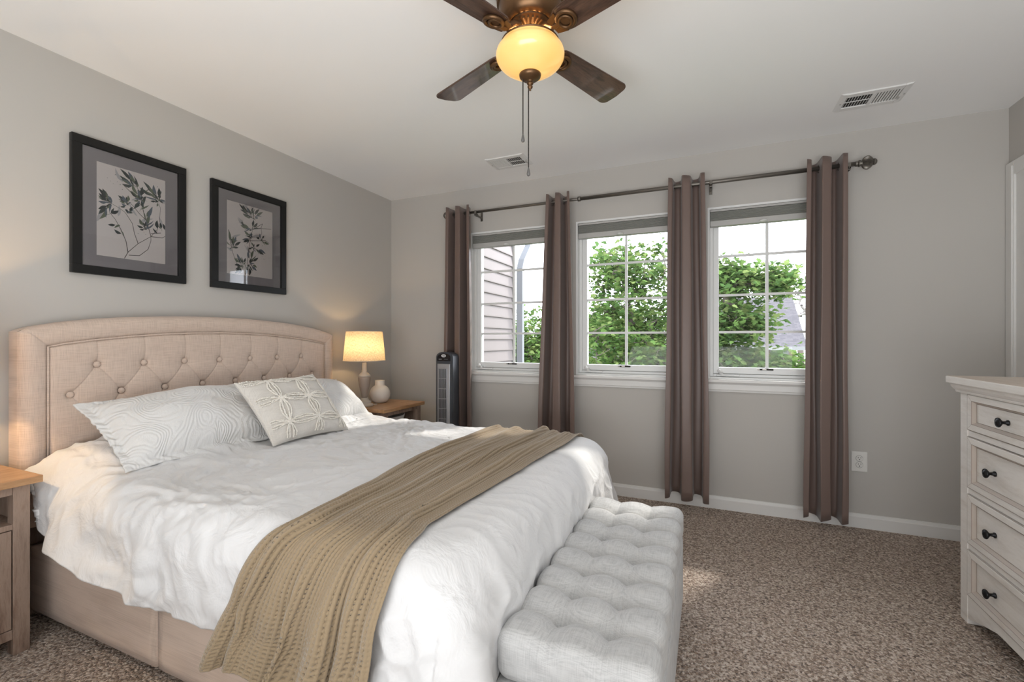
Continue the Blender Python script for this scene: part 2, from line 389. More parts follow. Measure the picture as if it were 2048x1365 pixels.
def make_window(i, x0, x1):
    xc = (x0+x1)/2; r = sroot('window_%d' % i, (xc, .07, WZ0))
    g0, g1, gz0, gz1 = x0+.072, x1-.072, .962, 1.99
    bm = B()                                     # jamb liner with thin bead on the wall face
    for a, b, c, e in ((x0,x0+.014,WZ0,WZ1), (x1-.014,x1,WZ0,WZ1), (x0+.014,x1-.014,WZ1-.014,WZ1), (x0+.014,x1-.014,WZ0,WZ0+.012)):
        box(bm, a, b, -.003, .14, c, e)
    struct('window_frame', local(bm, r), M['vinyl'], r)
    bm = B()                                     # outer frame step + sash
    for q, (yy0, yy1), o in ((.014,(.045,.13),.022), (.036,(.058,.115),.036)):
        a, b, c, e = x0+q, x1-q, WZ0+.012+(q-.014), WZ1-.014-(q-.014)
        wd = o
        box(bm, a, a+wd, yy0, yy1, c, e, .003); box(bm, b-wd, b, yy0, yy1, c, e, .003)
        box(bm, a+wd, b-wd, yy0, yy1, c, (gz0 if q > .02 else c+.02), .003); box(bm, a+wd, b-wd, yy0, yy1, e-wd, e, .003)
    struct('sash', local(bm, r), M['vinyl'], r)
    bm = B()
    box(bm, xc-.009, xc+.009, .074, .090, gz0, gz1)
    for z in (1.206, 1.462, 1.734): box(bm, g0, g1, .0745, .0895, z-.008, z+.008)
    struct('grille', local(bm, r), M['vinyl'], r)
    bm = B(); box(bm, g0-.004, g1+.004, .080, .084, gz0-.004, gz1+.004); struct('window_pane', local(bm, r), M['glasspane'], r)
    bm = B()                                     # crank handle
    hx = x0+.085
    box(bm, hx-.028, hx+.030, .030, .058, .902, .914, .004); box(bm, hx-.012, hx+.014, .022, .058, .914, .934, .006)
    tube(bm, [(hx,.026,.925),(hx-.004,.016,.936),(hx+.01,.012,.930)], .007); box(bm, hx+.0, hx+.115, .012, .024, .905, .917, .004)
    ball(bm, (hx-.012,.02,.94), .013, 10)
    struct('crank_handle', local(bm, r), M['vinyl'], r)
    bm = B(); box(bm, xc-.045, xc+.035, .050, .060, .948, .958, .002); struct('sash_latch', local(bm, r), M['gap'], r)
    bm = B(); box(bm, xc-.058, xc-.048, .050, .060, .948, .957, .002); box(bm, xc-.030, xc-.006, .0485, .052, .950, .9565); struct('latch_label', local(bm, r), M['ring'], r)
    # cellular blind pulled right up
    b = thing('window_blind', ['grey pleated blind raised in the left window beside the siding view',
        'grey pleated blind raised in the middle window over the tree', 'grey pleated blind raised in the right window under the pale sky'][i-1], 'window blind', (xc,.03,1.93), 0, 'blinds raised in the windows')
    bm = B(); pr = [(.008,2.032)]
    nz = 8
    for k in range(nz): z = 2.032-.062*k/nz; pr += [(.012,z),(.004,z-.062/nz/2)]
    pr += [(.012,1.970),(.044,1.970)]
    for k in range(nz): z = 1.970+.062*k/nz; pr += [(.044,z),(.052,z+.062/nz/2)]
    pr += [(.044,2.032)]
    prism(bm, pr, 'x', x0+.018, x1-.018); obj('pleats', local(bm, b), M['blind'], b)
    bm = B(); box(bm, x0+.016, x1-.016, .002, .054, 1.932, 1.970, .004); obj('bottom_rail', local(bm, b), M['vinyl2'], b)
    bm = B(); box(bm, x0+.016, x1-.016, .002, .056, 2.032, 2.047, .003); obj('head_rail', local(bm, b), M['vinyl2'], b)
    bm = B(); lathe(bm, [(.001,.0),(.022,.001),(.024,.006),(.016,.010)], 20, (xc-.03,-.012,1.933)); obj('pull_tab', local(bm, b), M['vinyl'], b, smooth=True)
M['vinyl2'] = mat('blind_rail', (.46,.455,.44), .5)
for i, (a, b) in enumerate(WIN): make_window(i+1, a, b)

# ================================================================ CURTAINS
RODY, RODZ = -.10, 2.205
def curtain(xt0, xt1, xb0, xb1, zb, label, seed, endflap=False):
    F = 2; n, nz = 170, 40; rnd = random.Random(seed); r = thing('curtain', label, 'curtain', ((xb0+xb1)/2, RODY, zb), 0, 'taupe grommet curtain panels')
    s = np.linspace(0, 1, n); z = np.linspace(zb, 2.252, nz); S_, Z = np.meshgrid(s, z)
    t = (Z-zb)/(2.252-zb); xl = xb0+(xt0-xb0)*t**1.3; xr = xb1+(xt1-xb1)*t**1.3
    A = .058+.008*np.sin(t*2.2+seed); ph = rnd.uniform(-.1,.1)
    c = np.cos(2*PI*F*S_ + .25*np.sin(3*t+seed)*(1-t)); sq = np.tanh(2.4*(c+.4))
    X = xl+(xr-xl)*S_ + .010*np.sin(4*PI*F*S_)*(.5+.5*(1-t)) + .004*np.sin(9*t+S_*9+seed)*(1-t)
    Y = RODY - A*sq*(1+.12*np.sin(S_*11+seed)) - .003
    Zz = Z + .006*np.cos(2*PI*F*S_+1)*(t > .99) + .012*np.cos(2*PI*F*S_+.6+seed)*(t < .001)
    if endflap:
        k = np.clip((S_-.86)/.14, 0, 1); Y = Y+k*.03
    Pm = np.stack([X, Y, Zz], 2) - np.array([(xb0+xb1)/2, RODY, zb])
    o = grid_obj('fabric', Pm, M['curtain'], r); sm = o.modifiers.new('thick', 'SOLIDIFY'); sm.thickness = .0025; sm.offset = 0
    for k in range(2*F):
        sk = (k+.5)/(2*F); x = xt0+(xt1-xt0)*sk
        bm = B(); torus(bm, (0,0,0), .0235, .0045, 'x', 24, 8); g = obj('grommet', bm, M['ring'], r, smooth=True)
        g.location = (x-(xb0+xb1)/2, 0, RODZ-zb); g.rotation_euler = (0,0,(.35 if k % 2 else -.35))
    if endflap:
        bm = B(); torus(bm, (0,0,0), .026, .005, 'y', 26, 8); g = obj('grommet', bm, M['ring'], r, smooth=True); g.location = (xt1-.03-(xb0+xb1)/2, -.062, RODZ-zb)
    return r
curtain(.690,.900,.672,.925,.10, 'taupe grommet curtain panel nearest the corner, behind the tower fan', 1, False)
curtain(1.566,1.745,1.498,1.795,.09, 'taupe grommet curtain panel between the left and middle windows', 2)
curtain(2.440,2.668,2.418,2.696,.085, 'taupe grommet curtain panel between the middle and right windows', 3)
curtain(3.242,3.445,3.226,3.447,.065, 'taupe grommet curtain panel at the right end, beside the wall outlet', 4)
rod = thing('curtain_rod', 'long pewter curtain rod with ribbed round finial above the windows', 'curtain rod', (2.1,RODY,RODZ))
bm = B(); tube(bm, [(.665,RODY,RODZ),(2.72,RODY,RODZ)], .0105, 14); obj('rod', local(bm, rod), M['pewter'], rod, smooth=True)
bm = B(); tube(bm, [(1.80,RODY,RODZ),(3.50,RODY,RODZ)], .0135, 14); lathe(bm, [(.0135,1.795),(.018,1.797),(.018,1.815),(.0135,1.817)], 16, (0,RODY,RODZ), 'x'); obj('rod_sleeve', local(bm, rod), M['pewter'], rod, smooth=True)
bm = B(); lathe(bm, [(0,.632),(.018,.635),(.028,.645),(.030,.655),(.028,.664),(.020,.672),(.011,.676)], 24, (0,RODY,RODZ), 'x'); obj('finial', local(bm, rod), M['pewter'], rod, smooth=True)
# ribbed bulb finial
bm = B(); seg = 48; prof = [(.0135,3.495),(.017,3.50),(.017,3.505),(.014,3.508),(.020,3.512),(.020,3.520),(.015,3.523),(.016,3.527)]
lathe(bm, prof, 24, (0,RODY,RODZ), 'x')
rings = []
for h, r_ in [(3.527,.014),(3.532,.024),(3.540,.032),(3.550,.0365),(3.560,.036),(3.570,.030),(3.578,.022),(3.583,.015)]:
    rings.append([bm.verts.new((h, RODY+(r_*(1+.09*math.cos(k*PI)))*math.cos(2*PI*k/seg), RODZ+(r_*(1+.09*math.cos(k*PI)))*math.sin(2*PI*k/seg))) for k in range(seg)])
for a, b in zip(rings, rings[1:]):
    for k in range(seg): bm.faces.new((a[k], a[(k+1)%seg], b[(k+1)%seg], b[k]))
lathe(bm, [(.015,3.582),(.019,3.585),(.019,3.592),(.012,3.600),(0,3.603)], 20, (0,RODY,RODZ), 'x')
bmesh.ops.recalc_face_normals(bm, faces=bm.faces)
obj('ribbed_finial', local(bm, rod), M['pewter'], rod, angle=50)
for x in (.94, 2.705, 3.462):
    bm = B(); box(bm, x-.010, x+.010, -.004, 0, RODZ-.055, RODZ+.02, .001); box(bm, x-.006, x+.006, RODY-.004, -.003, RODZ-.034, RODZ-.022, .001)
    box(bm, x-.009, x+.009, RODY-.020, RODY-.014, RODZ-.03, RODZ+.008, .001); box(bm, x-.009, x+.009, RODY-.02, RODY+.016, RODZ-.034, RODZ-.0145, .001); ball(bm, (x, RODY-.021, RODZ-.02), .006, 8)
    obj('bracket', local(bm, rod), M['pewter'], rod)

# ================================================================ WALL OUTLET
o = thing('wall_outlet', 'white double wall outlet beside the right end curtain', 'outlet', (3.54,0,.405))
bm = B(); box(bm, -.041, .041, -.006, -.0005, -.062, .062, .003); obj('cover_plate', bm, M['plastic'], o)
for s in (-1, 1):
    bm = B(); pts = []
    for k in range(28):
        a = 2*PI*k/28; pts.append((.0175*math.cos(a), s*.0195+max(-.0135, min(.0135, .0175*math.sin(a)))))
    prism(bm, pts, 'y', -.0085, -.004); rc = obj('receptacle', bm, M['plastic'], o)
    bm = B(); box(bm, -.0075,-.0055,-.0092,-.008,s*.0195+.001,s*.0195+.009); box(bm, .0055,.0075,-.0092,-.008,s*.0195+.002,s*.0195+.009); lathe(bm, [(.0028,-.0092),(.0028,-.008)], 10, (0,0,s*.0195-.007), 'y')
    obj('slots', bm, M['gap'], rc)
    bm = B(); torus(bm, (0,-.0062,s*.0195), .0182, .0006, 'y', 24, 4); obj('outline_groove', bm, M['gap'], rc)

# ================================================================ CEILING VENTS
def vent(x0, x1, y0, y1, open_left, label, lever):
    r = thing('ceiling_vent', label, 'ceiling vent', ((x0+x1)/2,(y0+y1)/2,H), 0, 'ceiling vents near the window wall')
    g0, g1, h0, h1 = x0+.030, x1-.035, y0+.036, y1-.036; xm = (g0+g1)/2
    bm = B(); zt = H-.0005
    prism(bm, [(x0,zt),(x0+.012,zt-.006),(g0,zt-.009),(g0,zt)], 'y', y0, y1); prism(bm, [(x1,zt),(x1-.012,zt-.006),(g1,zt-.009),(g1,zt)], 'y', y0, y1)
    box(bm, g0, g1, y0, h0, zt-.008, zt, .002); box(bm, g0, g1, h1, y1, zt-.008, zt, .002); box(bm, xm-.006, xm+.006, h0, h1, zt-.008, zt-.001)
    obj('vent_frame', local(bm, r), M['tin'], r)
    bm = B(); box(bm, g0, g1, h0, h1, zt-.0012, zt-.0004); obj('duct_opening', local(bm, r), M['gap'], r)
    bm = B()
    for a, b, dark in ((g0, xm-.006, open_left), (xm+.006, g1, not open_left)):
        n = 9
        for k in range(n):
            x = a+(b-a)*(k+.5)/n; p = (b-a)/n
            if dark: sl = [(x-p*.08,zt-.004),(x+p*.08,zt-.004),(x+p*.08,zt-.0015),(x-p*.08,zt-.0015)]
            else: sl = [(x-p*.42,zt-.0075),(x+p*.30,zt-.0055),(x+p*.30,zt-.003),(x-p*.42,zt-.004)]
            prism(bm, sl, 'y', h0, h1)
        if dark: box(bm, a, b, (h0+h1)/2-.003, (h0+h1)/2+.001, zt-.006, zt-.003)
    obj('louvres', local(bm, r), M['tin'], r)
    bm = B(); box(bm, lever-.004, lever+.004, (y0+y1)/2+.01, (y0+y1)/2+.045, zt-.014, zt-.008, .001); box(bm, lever-.002, lever+.002, (y0+y1)/2+.045, (y0+y1)/2+.055, zt-.009, zt-.0075); obj('damper_lever', local(bm, r), M['vinyl2'], r)
    for x in (x0+.016, x1-.014):
        bm = B(); lathe(bm, [(.0045,0),(.004,.002)], 10, (x,(y0+y1)/2,zt-.0105)); obj('screw', local(bm, r), M['vinyl2'], r)
vent(1.221,1.518,-.512,-.309, False, 'white ceiling vent behind the fan pull chains, its right half dark', 1.492)
vent(3.330,3.636,-.533,-.340, True, 'white ceiling vent near the right wall, its left half dark', 3.606)

# ================================================================ PICTURES
ART=[([[(-2.091, 1.56), (-2.076, 1.593), (-2.032, 1.645), (-1.974, 1.693), (-1.944, 1.737), (-1.933, 1.785), (-1.93, 1.854), (-1.94, 1.889), (-1.927, 1.923)], [(-2.076, 1.593), (-2.085, 1.649), (-2.106, 1.701), (-2.129, 1.745), (-2.152, 1.774), (-2.155, 1.801)], [(-2.032, 1.645), (-2.048, 1.692), (-2.057, 1.741), (-2.076, 1.772), (-2.088, 1.79), (-2.112, 1.805), (-2.152, 1.822)], [(-2.072, 1.579), (-2.026, 1.584), (-1.987, 1.624), (-1.974, 1.671), (-1.974, 1.693)], [(-1.974, 1.693), (-1.994, 1.771), (-2.026, 1.799), (-2.051, 1.829), (-2.076, 1.851)], [(-1.974, 1.693), (-1.92, 1.697), (-1.902, 1.708)], [(-1.974, 1.708), (-1.927, 1.722)], [(-2.0, 1.776), (-2.013, 1.839), (-2.019, 1.896), (-2.038, 1.934), (-2.051, 1.973)], [(-2.019, 1.896), (-1.987, 1.935), (-1.957, 1.922)], [(-2.013, 1.839), (-2.051, 1.887), (-2.1, 1.929)]],
[((-2.064, 1.959), (-2.11, 2.002), 0), ((-2.065, 1.945), (-2.112, 1.968), 1), ((-2.062, 1.938), (-2.105, 1.949), 2), ((-2.051, 1.958), (-2.076, 2.0), 3), ((-2.041, 1.945), (-2.051, 1.966), 0), ((-2.06, 1.93), (-2.1, 1.929), 1), ((-2.046, 1.951), (-2.063, 1.984), 2), ((-2.092, 1.844), (-2.118, 1.867), 1), ((-2.089, 1.834), (-2.112, 1.841), 2), ((-2.085, 1.846), (-2.1, 1.872), 3), ((-2.079, 1.845), (-2.085, 1.87), 0), ((-2.088, 1.823), (-2.109, 1.813), 1), ((-2.076, 1.848), (-2.076, 1.879), 2), ((-2.086, 1.839), (-2.103, 1.854), 3), ((-2.034, 1.896), (-2.057, 1.943), 2), ((-2.025, 1.887), (-2.035, 1.92), 3), ((-2.017, 1.895), (-2.013, 1.942), 0), ((-2.01, 1.878), (-1.994, 1.896), 1), ((-2.029, 1.875), (-2.045, 1.889), 2), ((-2.022, 1.883), (-2.026, 1.909), 3), ((-2.037, 1.881), (-2.066, 1.904), 0), ((-2.016, 1.854), (-2.01, 1.833), 1), ((-2.031, 1.863), (-2.051, 1.858), 2), ((-2.166, 1.84), (-2.197, 1.878), 0), ((-2.16, 1.842), (-2.181, 1.881), 1), ((-2.166, 1.827), (-2.197, 1.844), 2), ((-2.166, 1.817), (-2.197, 1.816), 3), ((-2.166, 1.802), (-2.197, 1.779), 0), ((-2.166, 1.793), (-2.196, 1.754), 1), ((-2.165, 1.784), (-2.193, 1.732), 2), ((-2.151, 1.831), (-2.158, 1.855), 3), ((-2.165, 1.831), (-2.195, 1.855), 0), ((-2.154, 1.809), (-2.167, 1.797), 1), ((-1.967, 1.921), (-2.01, 1.971), 1), ((-1.958, 1.913), (-1.986, 1.95), 2), ((-1.949, 1.919), (-1.962, 1.968), 3), ((-1.939, 1.916), (-1.937, 1.96), 0), ((-1.935, 1.902), (-1.927, 1.923), 1), ((-1.932, 1.894), (-1.92, 1.903), 2), ((-1.927, 1.892), (-1.904, 1.897), 3), ((-1.954, 1.885), (-1.977, 1.879), 0), ((-1.973, 1.907), (-2.026, 1.934), 1), ((-1.943, 1.877), (-1.947, 1.857), 2), ((-2.01, 1.731), (-2.037, 1.738), 1), ((-2.006, 1.744), (-2.026, 1.774), 2), ((-1.994, 1.743), (-1.994, 1.771), 3), ((-2.006, 1.723), (-2.026, 1.719), 0), ((-2.0, 1.739), (-2.01, 1.759), 1), ((-1.987, 1.756), (-1.977, 1.804), 2), ((-2.067, 1.797), (-2.054, 1.814), 3), ((-2.069, 1.802), (-2.057, 1.827), 0), ((-2.08, 1.795), (-2.088, 1.808), 1), ((-2.071, 1.793), (-2.063, 1.804), 2), ((-2.13, 1.718), (-2.16, 1.712), 0), ((-2.105, 1.68), (-2.134, 1.695), 0), ((-2.146, 1.77), (-2.115, 1.792), 0), ((-1.944, 1.743), (-1.944, 1.786), 0), ((-1.925, 1.748), (-1.931, 1.777), 0), ((-1.904, 1.742), (-1.918, 1.774), 0), ((-1.994, 1.791), (-1.972, 1.839), 2), ((-1.987, 1.787), (-1.967, 1.852), 3), ((-2.016, 1.838), (-1.997, 1.892), 1), ((-2.048, 1.826), (-2.026, 1.865), 1)],
[(-2.129, 1.965), (-2.148, 1.928), (-2.121, 1.933), (-2.163, 1.864), (-1.944, 1.963), (-2.109, 1.923), (-2.028, 1.75), (-1.927, 1.806), (-2.006, 1.709), (-1.998, 1.699), (-2.161, 1.939), (-2.1, 1.901), (-2.138, 1.918), (-2.032, 1.697)]),
([[(-1.428, 1.569), (-1.433, 1.672), (-1.418, 1.765), (-1.398, 1.86), (-1.389, 1.954), (-1.408, 2.022)], [(-1.557, 1.824), (-1.541, 1.741), (-1.531, 1.69), (-1.504, 1.625), (-1.476, 1.567)], [(-1.428, 1.853), (-1.348, 1.876), (-1.307, 1.884), (-1.264, 1.89)], [(-1.398, 1.86), (-1.338, 1.883), (-1.333, 1.847), (-1.358, 1.814), (-1.408, 1.812), (-1.428, 1.781)], [(-1.418, 1.783), (-1.348, 1.797), (-1.307, 1.806), (-1.277, 1.793)], [(-1.541, 1.715), (-1.495, 1.724)], [(-1.389, 1.743), (-1.348, 1.723), (-1.307, 1.721)], [(-1.513, 1.659), (-1.457, 1.641), (-1.438, 1.599)], [(-1.378, 1.874), (-1.327, 1.913), (-1.338, 1.883)]],
[((-1.434, 1.959), (-1.49, 2.001), 0), ((-1.431, 1.946), (-1.482, 1.965), 1), ((-1.425, 1.938), (-1.466, 1.945), 2), ((-1.415, 1.956), (-1.442, 1.994), 3), ((-1.397, 1.96), (-1.393, 2.003), 0), ((-1.38, 1.959), (-1.35, 2.002), 1), ((-1.371, 1.954), (-1.325, 1.989), 2), ((-1.383, 1.937), (-1.358, 1.943), 3), ((-1.425, 1.959), (-1.466, 2.001), 0), ((-1.41, 1.953), (-1.428, 1.984), 1), ((-1.432, 1.868), (-1.478, 1.889), 1), ((-1.425, 1.864), (-1.459, 1.881), 2), ((-1.421, 1.856), (-1.449, 1.858), 3), ((-1.398, 1.88), (-1.389, 1.922), 0), ((-1.388, 1.875), (-1.363, 1.91), 1), ((-1.433, 1.86), (-1.481, 1.868), 2), ((-1.42, 1.819), (-1.455, 1.84), 2), ((-1.426, 1.795), (-1.471, 1.78), 3), ((-1.423, 1.79), (-1.462, 1.765), 0), ((-1.402, 1.818), (-1.408, 1.84), 1), ((-1.41, 1.813), (-1.428, 1.826), 2), ((-1.329, 1.814), (-1.315, 1.837), 1), ((-1.316, 1.795), (-1.28, 1.787), 2), ((-1.342, 1.816), (-1.348, 1.844), 3), ((-1.351, 1.807), (-1.373, 1.82), 0), ((-1.334, 1.804), (-1.327, 1.811), 1), ((-1.358, 1.735), (-1.307, 1.721), 3), ((-1.373, 1.755), (-1.348, 1.774), 0), ((-1.362, 1.731), (-1.317, 1.71), 1), ((-1.396, 1.756), (-1.408, 1.776), 2), ((-1.385, 1.734), (-1.378, 1.718), 3), ((-1.404, 1.737), (-1.428, 1.727), 0), ((-1.546, 1.755), (-1.555, 1.821), 2), ((-1.528, 1.744), (-1.509, 1.793), 3), ((-1.517, 1.733), (-1.478, 1.764), 0), ((-1.523, 1.718), (-1.493, 1.724), 1), ((-1.534, 1.743), (-1.522, 1.788), 2), ((-1.544, 1.711), (-1.55, 1.705), 3), ((-1.486, 1.619), (-1.518, 1.614), 0), ((-1.486, 1.599), (-1.518, 1.561), 1), ((-1.47, 1.64), (-1.476, 1.669), 2), ((-1.481, 1.647), (-1.504, 1.687), 3), ((-1.477, 1.6), (-1.495, 1.564), 0), ((-1.459, 1.64), (-1.447, 1.67), 1), ((-1.488, 1.635), (-1.522, 1.657), 2), ((-1.472, 1.618), (-1.481, 1.611), 3), ((-1.484, 1.609), (-1.513, 1.588), 0), ((-1.396, 1.656), (-1.358, 1.686), 1), ((-1.399, 1.631), (-1.368, 1.618), 2), ((-1.4, 1.623), (-1.37, 1.598), 3), ((-1.42, 1.609), (-1.423, 1.56), 0), ((-1.429, 1.609), (-1.447, 1.562), 1), ((-1.407, 1.673), (-1.389, 1.73), 2), ((-1.422, 1.669), (-1.428, 1.718), 3), ((-1.409, 1.65), (-1.393, 1.669), 0), ((-1.414, 1.653), (-1.408, 1.676), 1), ((-1.426, 1.63), (-1.438, 1.617), 2)],
[(-1.291, 1.757), (-1.327, 1.699), (-1.307, 1.702), (-1.269, 1.68), (-1.317, 1.682), (-1.327, 1.769), (-1.285, 1.692), (-1.348, 1.797)])]

def picture(y0, y1, z0, z1, art, lab):
    yc, zc = (y0+y1)/2, (z0+z1)/2; r = thing('framed_print', lab, 'picture', (0,yc,zc), 0, 'framed olive branch prints')
    fw = .040; bm = B()
    for a, b, c, d_ in ((y0,y1,z1-fw,z1),(y0,y1,z0,z0+fw)): box(bm, .002, .026, a, b, c, d_, .0025)
    for a, b in ((y0,y0+fw),(y1-fw,y1)): box(bm, .002, .0255, a, b, z0+fw-.001, z1-fw+.001, .0025)
    obj('picture_frame', local(bm, r), M['blackframe'], r)
    ay0, ay1, az0, az1 = y0+.097, y1-.10, z0+.095, z1-.098
    bm = B()
    for a, b, c, d_ in ((y0+fw,ay0,z0+fw,z1-fw),(ay1,y1-fw,z0+fw,z1-fw),(ay0,ay1,z0+fw,az0),(ay0,ay1,az1,z1-fw)): box(bm, .010, .0135, a, b, c, d_)
    obj('mat_board', local(bm, r), M['mat'], r)
    bm = B(); box(bm, .009, .0115, ay0-.004, ay1+.004, az0-.004, az1+.004); pr = obj('art_print', local(bm, r), M['paper'], r)
    bm = B(); rnd = random.Random(int(-y0*100))
    def clampp(p): return (min(max(p[0], ay0+.001), ay1-.001), min(max(p[1], az0+.001), az1-.001))
    def poly(pts, mi, lift):
        pts = [clampp(p) for p in pts]
        try: f = bm.faces.new([bm.verts.new((.0117+lift, p[0], p[1])) for p in pts])
        except ValueError: return
        f.material_index = mi
    def blade_leaf(b, t, w_, mi, lift):
        b, t = Vector(b), Vector(t); d_ = t-b; n_ = Vector((-d_.y, d_.x)); n_.normalize(); k = rnd.uniform(-.12,.12)*d_.length
        L_ = [b+d_*f+n_*(w_*g+k*math.sin(f*PI)) for f, g in ((.12,.5),(.35,1),(.6,.85),(.82,.45))]; R_ = [b+d_*f+n_*(-w_*g*.7+k*math.sin(f*PI)) for f, g in ((.82,.45),(.6,.9),(.35,1),(.12,.5))]
        poly([b]+L_+[t]+R_, mi, lift)
    br, lv, dots = art
    for i in range(9):       # pale washes behind the leaves
        q = lv[rnd.randrange(len(lv))][1]; a = rnd.uniform(0, PI); ln = rnd.uniform(.02,.04)
        blade_leaf((q[0]-ln*math.cos(a), q[1]-ln*math.sin(a)), (q[0]+ln*math.cos(a), q[1]+ln*math.sin(a)), rnd.uniform(.006,.011), 5, .00005)
    for st in br:
        wd = .0016
        for a, b in zip(st, st[1:]):
            a, b = Vector(a), Vector(b); n_ = (b-a).orthogonal().normalized() if False else Vector((-(b-a).y, (b-a).x)).normalized()
            poly([a+n_*wd, b+n_*wd*.85, b-n_*wd*.85, a-n_*wd], 4, .0001); wd = max(.0007, wd*.88)
    for i, (b, t, s_) in enumerate(lv):
        ln = math.hypot(t[0]-b[0], t[1]-b[1]); blade_leaf(b, t, min(.0095, max(.0042, ln*.25)), s_, .00015+.00001*i)
        bb, tt = Vector(b), Vector(t); q = bb+(bb-tt)*.5; n_ = Vector((-(bb-tt).y, (bb-tt).x)).normalized()*.0005
        poly([bb+n_, q+n_, q-n_, bb-n_], 4, .0001)
    for i, (b, t, s_) in enumerate(lv):          # second, slimmer leaf beside each first one
        b, t = Vector(b), Vector(t); d_ = t-b; a_ = rnd.choice((-1,1))*rnd.uniform(.35,.75); d2 = Vector((d_.x*math.cos(a_)-d_.y*math.sin(a_), d_.x*math.sin(a_)+d_.y*math.cos(a_)))
        b2 = b-d_*rnd.uniform(.0,.7); blade_leaf(tuple(b2), tuple(b2+d2*rnd.uniform(.7,1.1)), rnd.uniform(.0028,.0055), (s_+rnd.randrange(3)) % 4, .0008+.00001*i)
    for p_ in dots:
        rr = rnd.uniform(.0010,.0020); poly([(p_[0]+rr*math.cos(k*PI/3), p_[1]+rr*math.sin(k*PI/3)) for k in range(6)], 0, .0002)
    obj('olive_branch_drawing', local(bm, r), [M['ink0'],M['ink1'],M['ink2'],M['ink3'],M['inkstem'],M['wash']], pr)
    bm = B(); box(bm, .0165, .0180, y0+fw-.002, y1-fw+.002, z0+fw-.002, z1-fw+.002); obj('picture_glass', local(bm, r), M['picglass'], r)
picture(-2.301,-1.806,1.463,2.104, ART[0], 'black framed olive branch print nearest the camera, with curving bare stems')
picture(-1.665,-1.155,1.463,2.102, ART[1], 'black framed olive branch print nearer the corner, with one upright leafy sprig')

# ================================================================ CEILING FAN
FX, FY = 2.093, -1.865
fan = thing('ceiling_fan', 'dark walnut four blade ceiling fan with lit amber glass bowl', 'ceiling fan', (FX,FY,H-.0))
def FL(bm): bmesh.ops.translate(bm, verts=bm.verts, vec=(0,0,-H)); return bm
bm = B(); lathe(bm, [(.128,2.4395),(.128,2.405),(.122,2.398),(.118,2.396),(.118,2.390),(.123,2.386),(.121,2.366),(.114,2.360),(.111,2.340),(.106,2.318),(.096,2.300),(.082,2.292),(.076,2.292)], 48, cap=False); obj('motor_housing', FL(bm), M['bronze'], fan, angle=35)
bm = B()   # fin ring seen through the gap
lathe(bm, [(.030,2.278),(.060,2.282),(.072,2.290),(.074,2.296),(.03,2.300)], 32)
for k in range(24):
    a = 2*PI*k/24; c_, s_ = math.cos(a), math.sin(a)
    q = [bm.verts.new((r_*c_-t_*s_, r_*s_+t_*c_, z)) for r_, t_, z in ((.034,-.0015,2.279),(.066,-.003,2.284),(.066,.003,2.284),(.034,.0015,2.279),(.034,-.0015,2.271),(.066,-.003,2.278),(.066,.003,2.278),(.034,.0015,2.271))]
    for f in ((7,6,5,4),(0,1,5,4),(1,2,6,5),(2,3,7,6),(3,0,4,7)): bm.faces.new([q[i] for i in f])
lathe(bm, [(.028,2.28),(.026,2.265),(.020,2.260),(.020,2.232),(.045,2.226),(.050,2.216)], 24)
obj('flywheel', FL(bm), M['bronze'], fan, angle=35)
bm = B(); lathe(bm, [(.098,2.220),(.104,2.2225),(.106,2.226),(.102,2.228),(.098,2.226),(.094,2.220)], 40, cap=False); obj('fitter_ring', FL(bm), M['bronze'], fan, smooth=True)
# bowl
prof = [(.101,2.222),(.106,2.219),(.106,2.214),(.113,2.208),(.121,2.197),(.124,2.185),(.1225,2.173),(.116,2.161),(.106,2.150),(.094,2.141),(.079,2.132),(.063,2.123),(.046,2.116),(.030,2.112)]
inner = [(r_-.004, z+.002) for r_, z in reversed(prof)]
bm = B(); lathe(bm, prof+inner, 64, cap=False); obj('glass_bowl', FL(bm), M['bowl'], fan, smooth=True)
bm = B(); lathe(bm, [(.010,2.120),(.036,2.119),(.040,2.114),(.038,2.106),(.030,2.099),(.016,2.094),(.009,2.092),(.009,2.086),(.012,2.082),(.009,2.078),(.006,2.076),(.010,2.071),(.008,2.066),(.003,2.062),(.004,2.058),(0,2.055)], 32); obj('finial_cap', FL(bm), M['bronze2'] if 'bronze2' in M else M['bronze'], fan, smooth=True)
M['chain'] = mat('chain_dark', (.05,.045,.042), .45, .7); M['fob'] = mat('chain_fob', (.13,.125,.12), .5, .3)
def pull(dx, dy, z0, z1):
    bm = B(); n = int((z0-z1-.02)/.0042)
    for k in range(n):
        bmesh.ops.create_icosphere(bm, subdivisions=1, radius=.0026, matrix=Matrix.Translation((dx,dy,z0-.0042*k)))
    tube(bm, [(dx,dy,z0),(dx,dy,z1+.015)], .0006, 5)
    c_ = obj('pull_chain', FL(bm), M['chain'], fan, smooth=True)
    bm = B(); lathe(bm, [(.0015,z1+.024),(.0030,z1+.020),(.0055,z1+.008),(.0065,z1+.001),(.0055,z1-.004),(0,z1-.008)], 14, (dx,dy,0)); obj('fob', FL(bm), M['fob'], c_, smooth=True)
rx_, ry_ = .9181, .3963
pull(-.026*rx_, -.026*ry_, 2.098, 1.876)
pull(-.004*rx_, -.004*ry_-.005, 2.060, 1.752)
pitch = math.radians(-12)
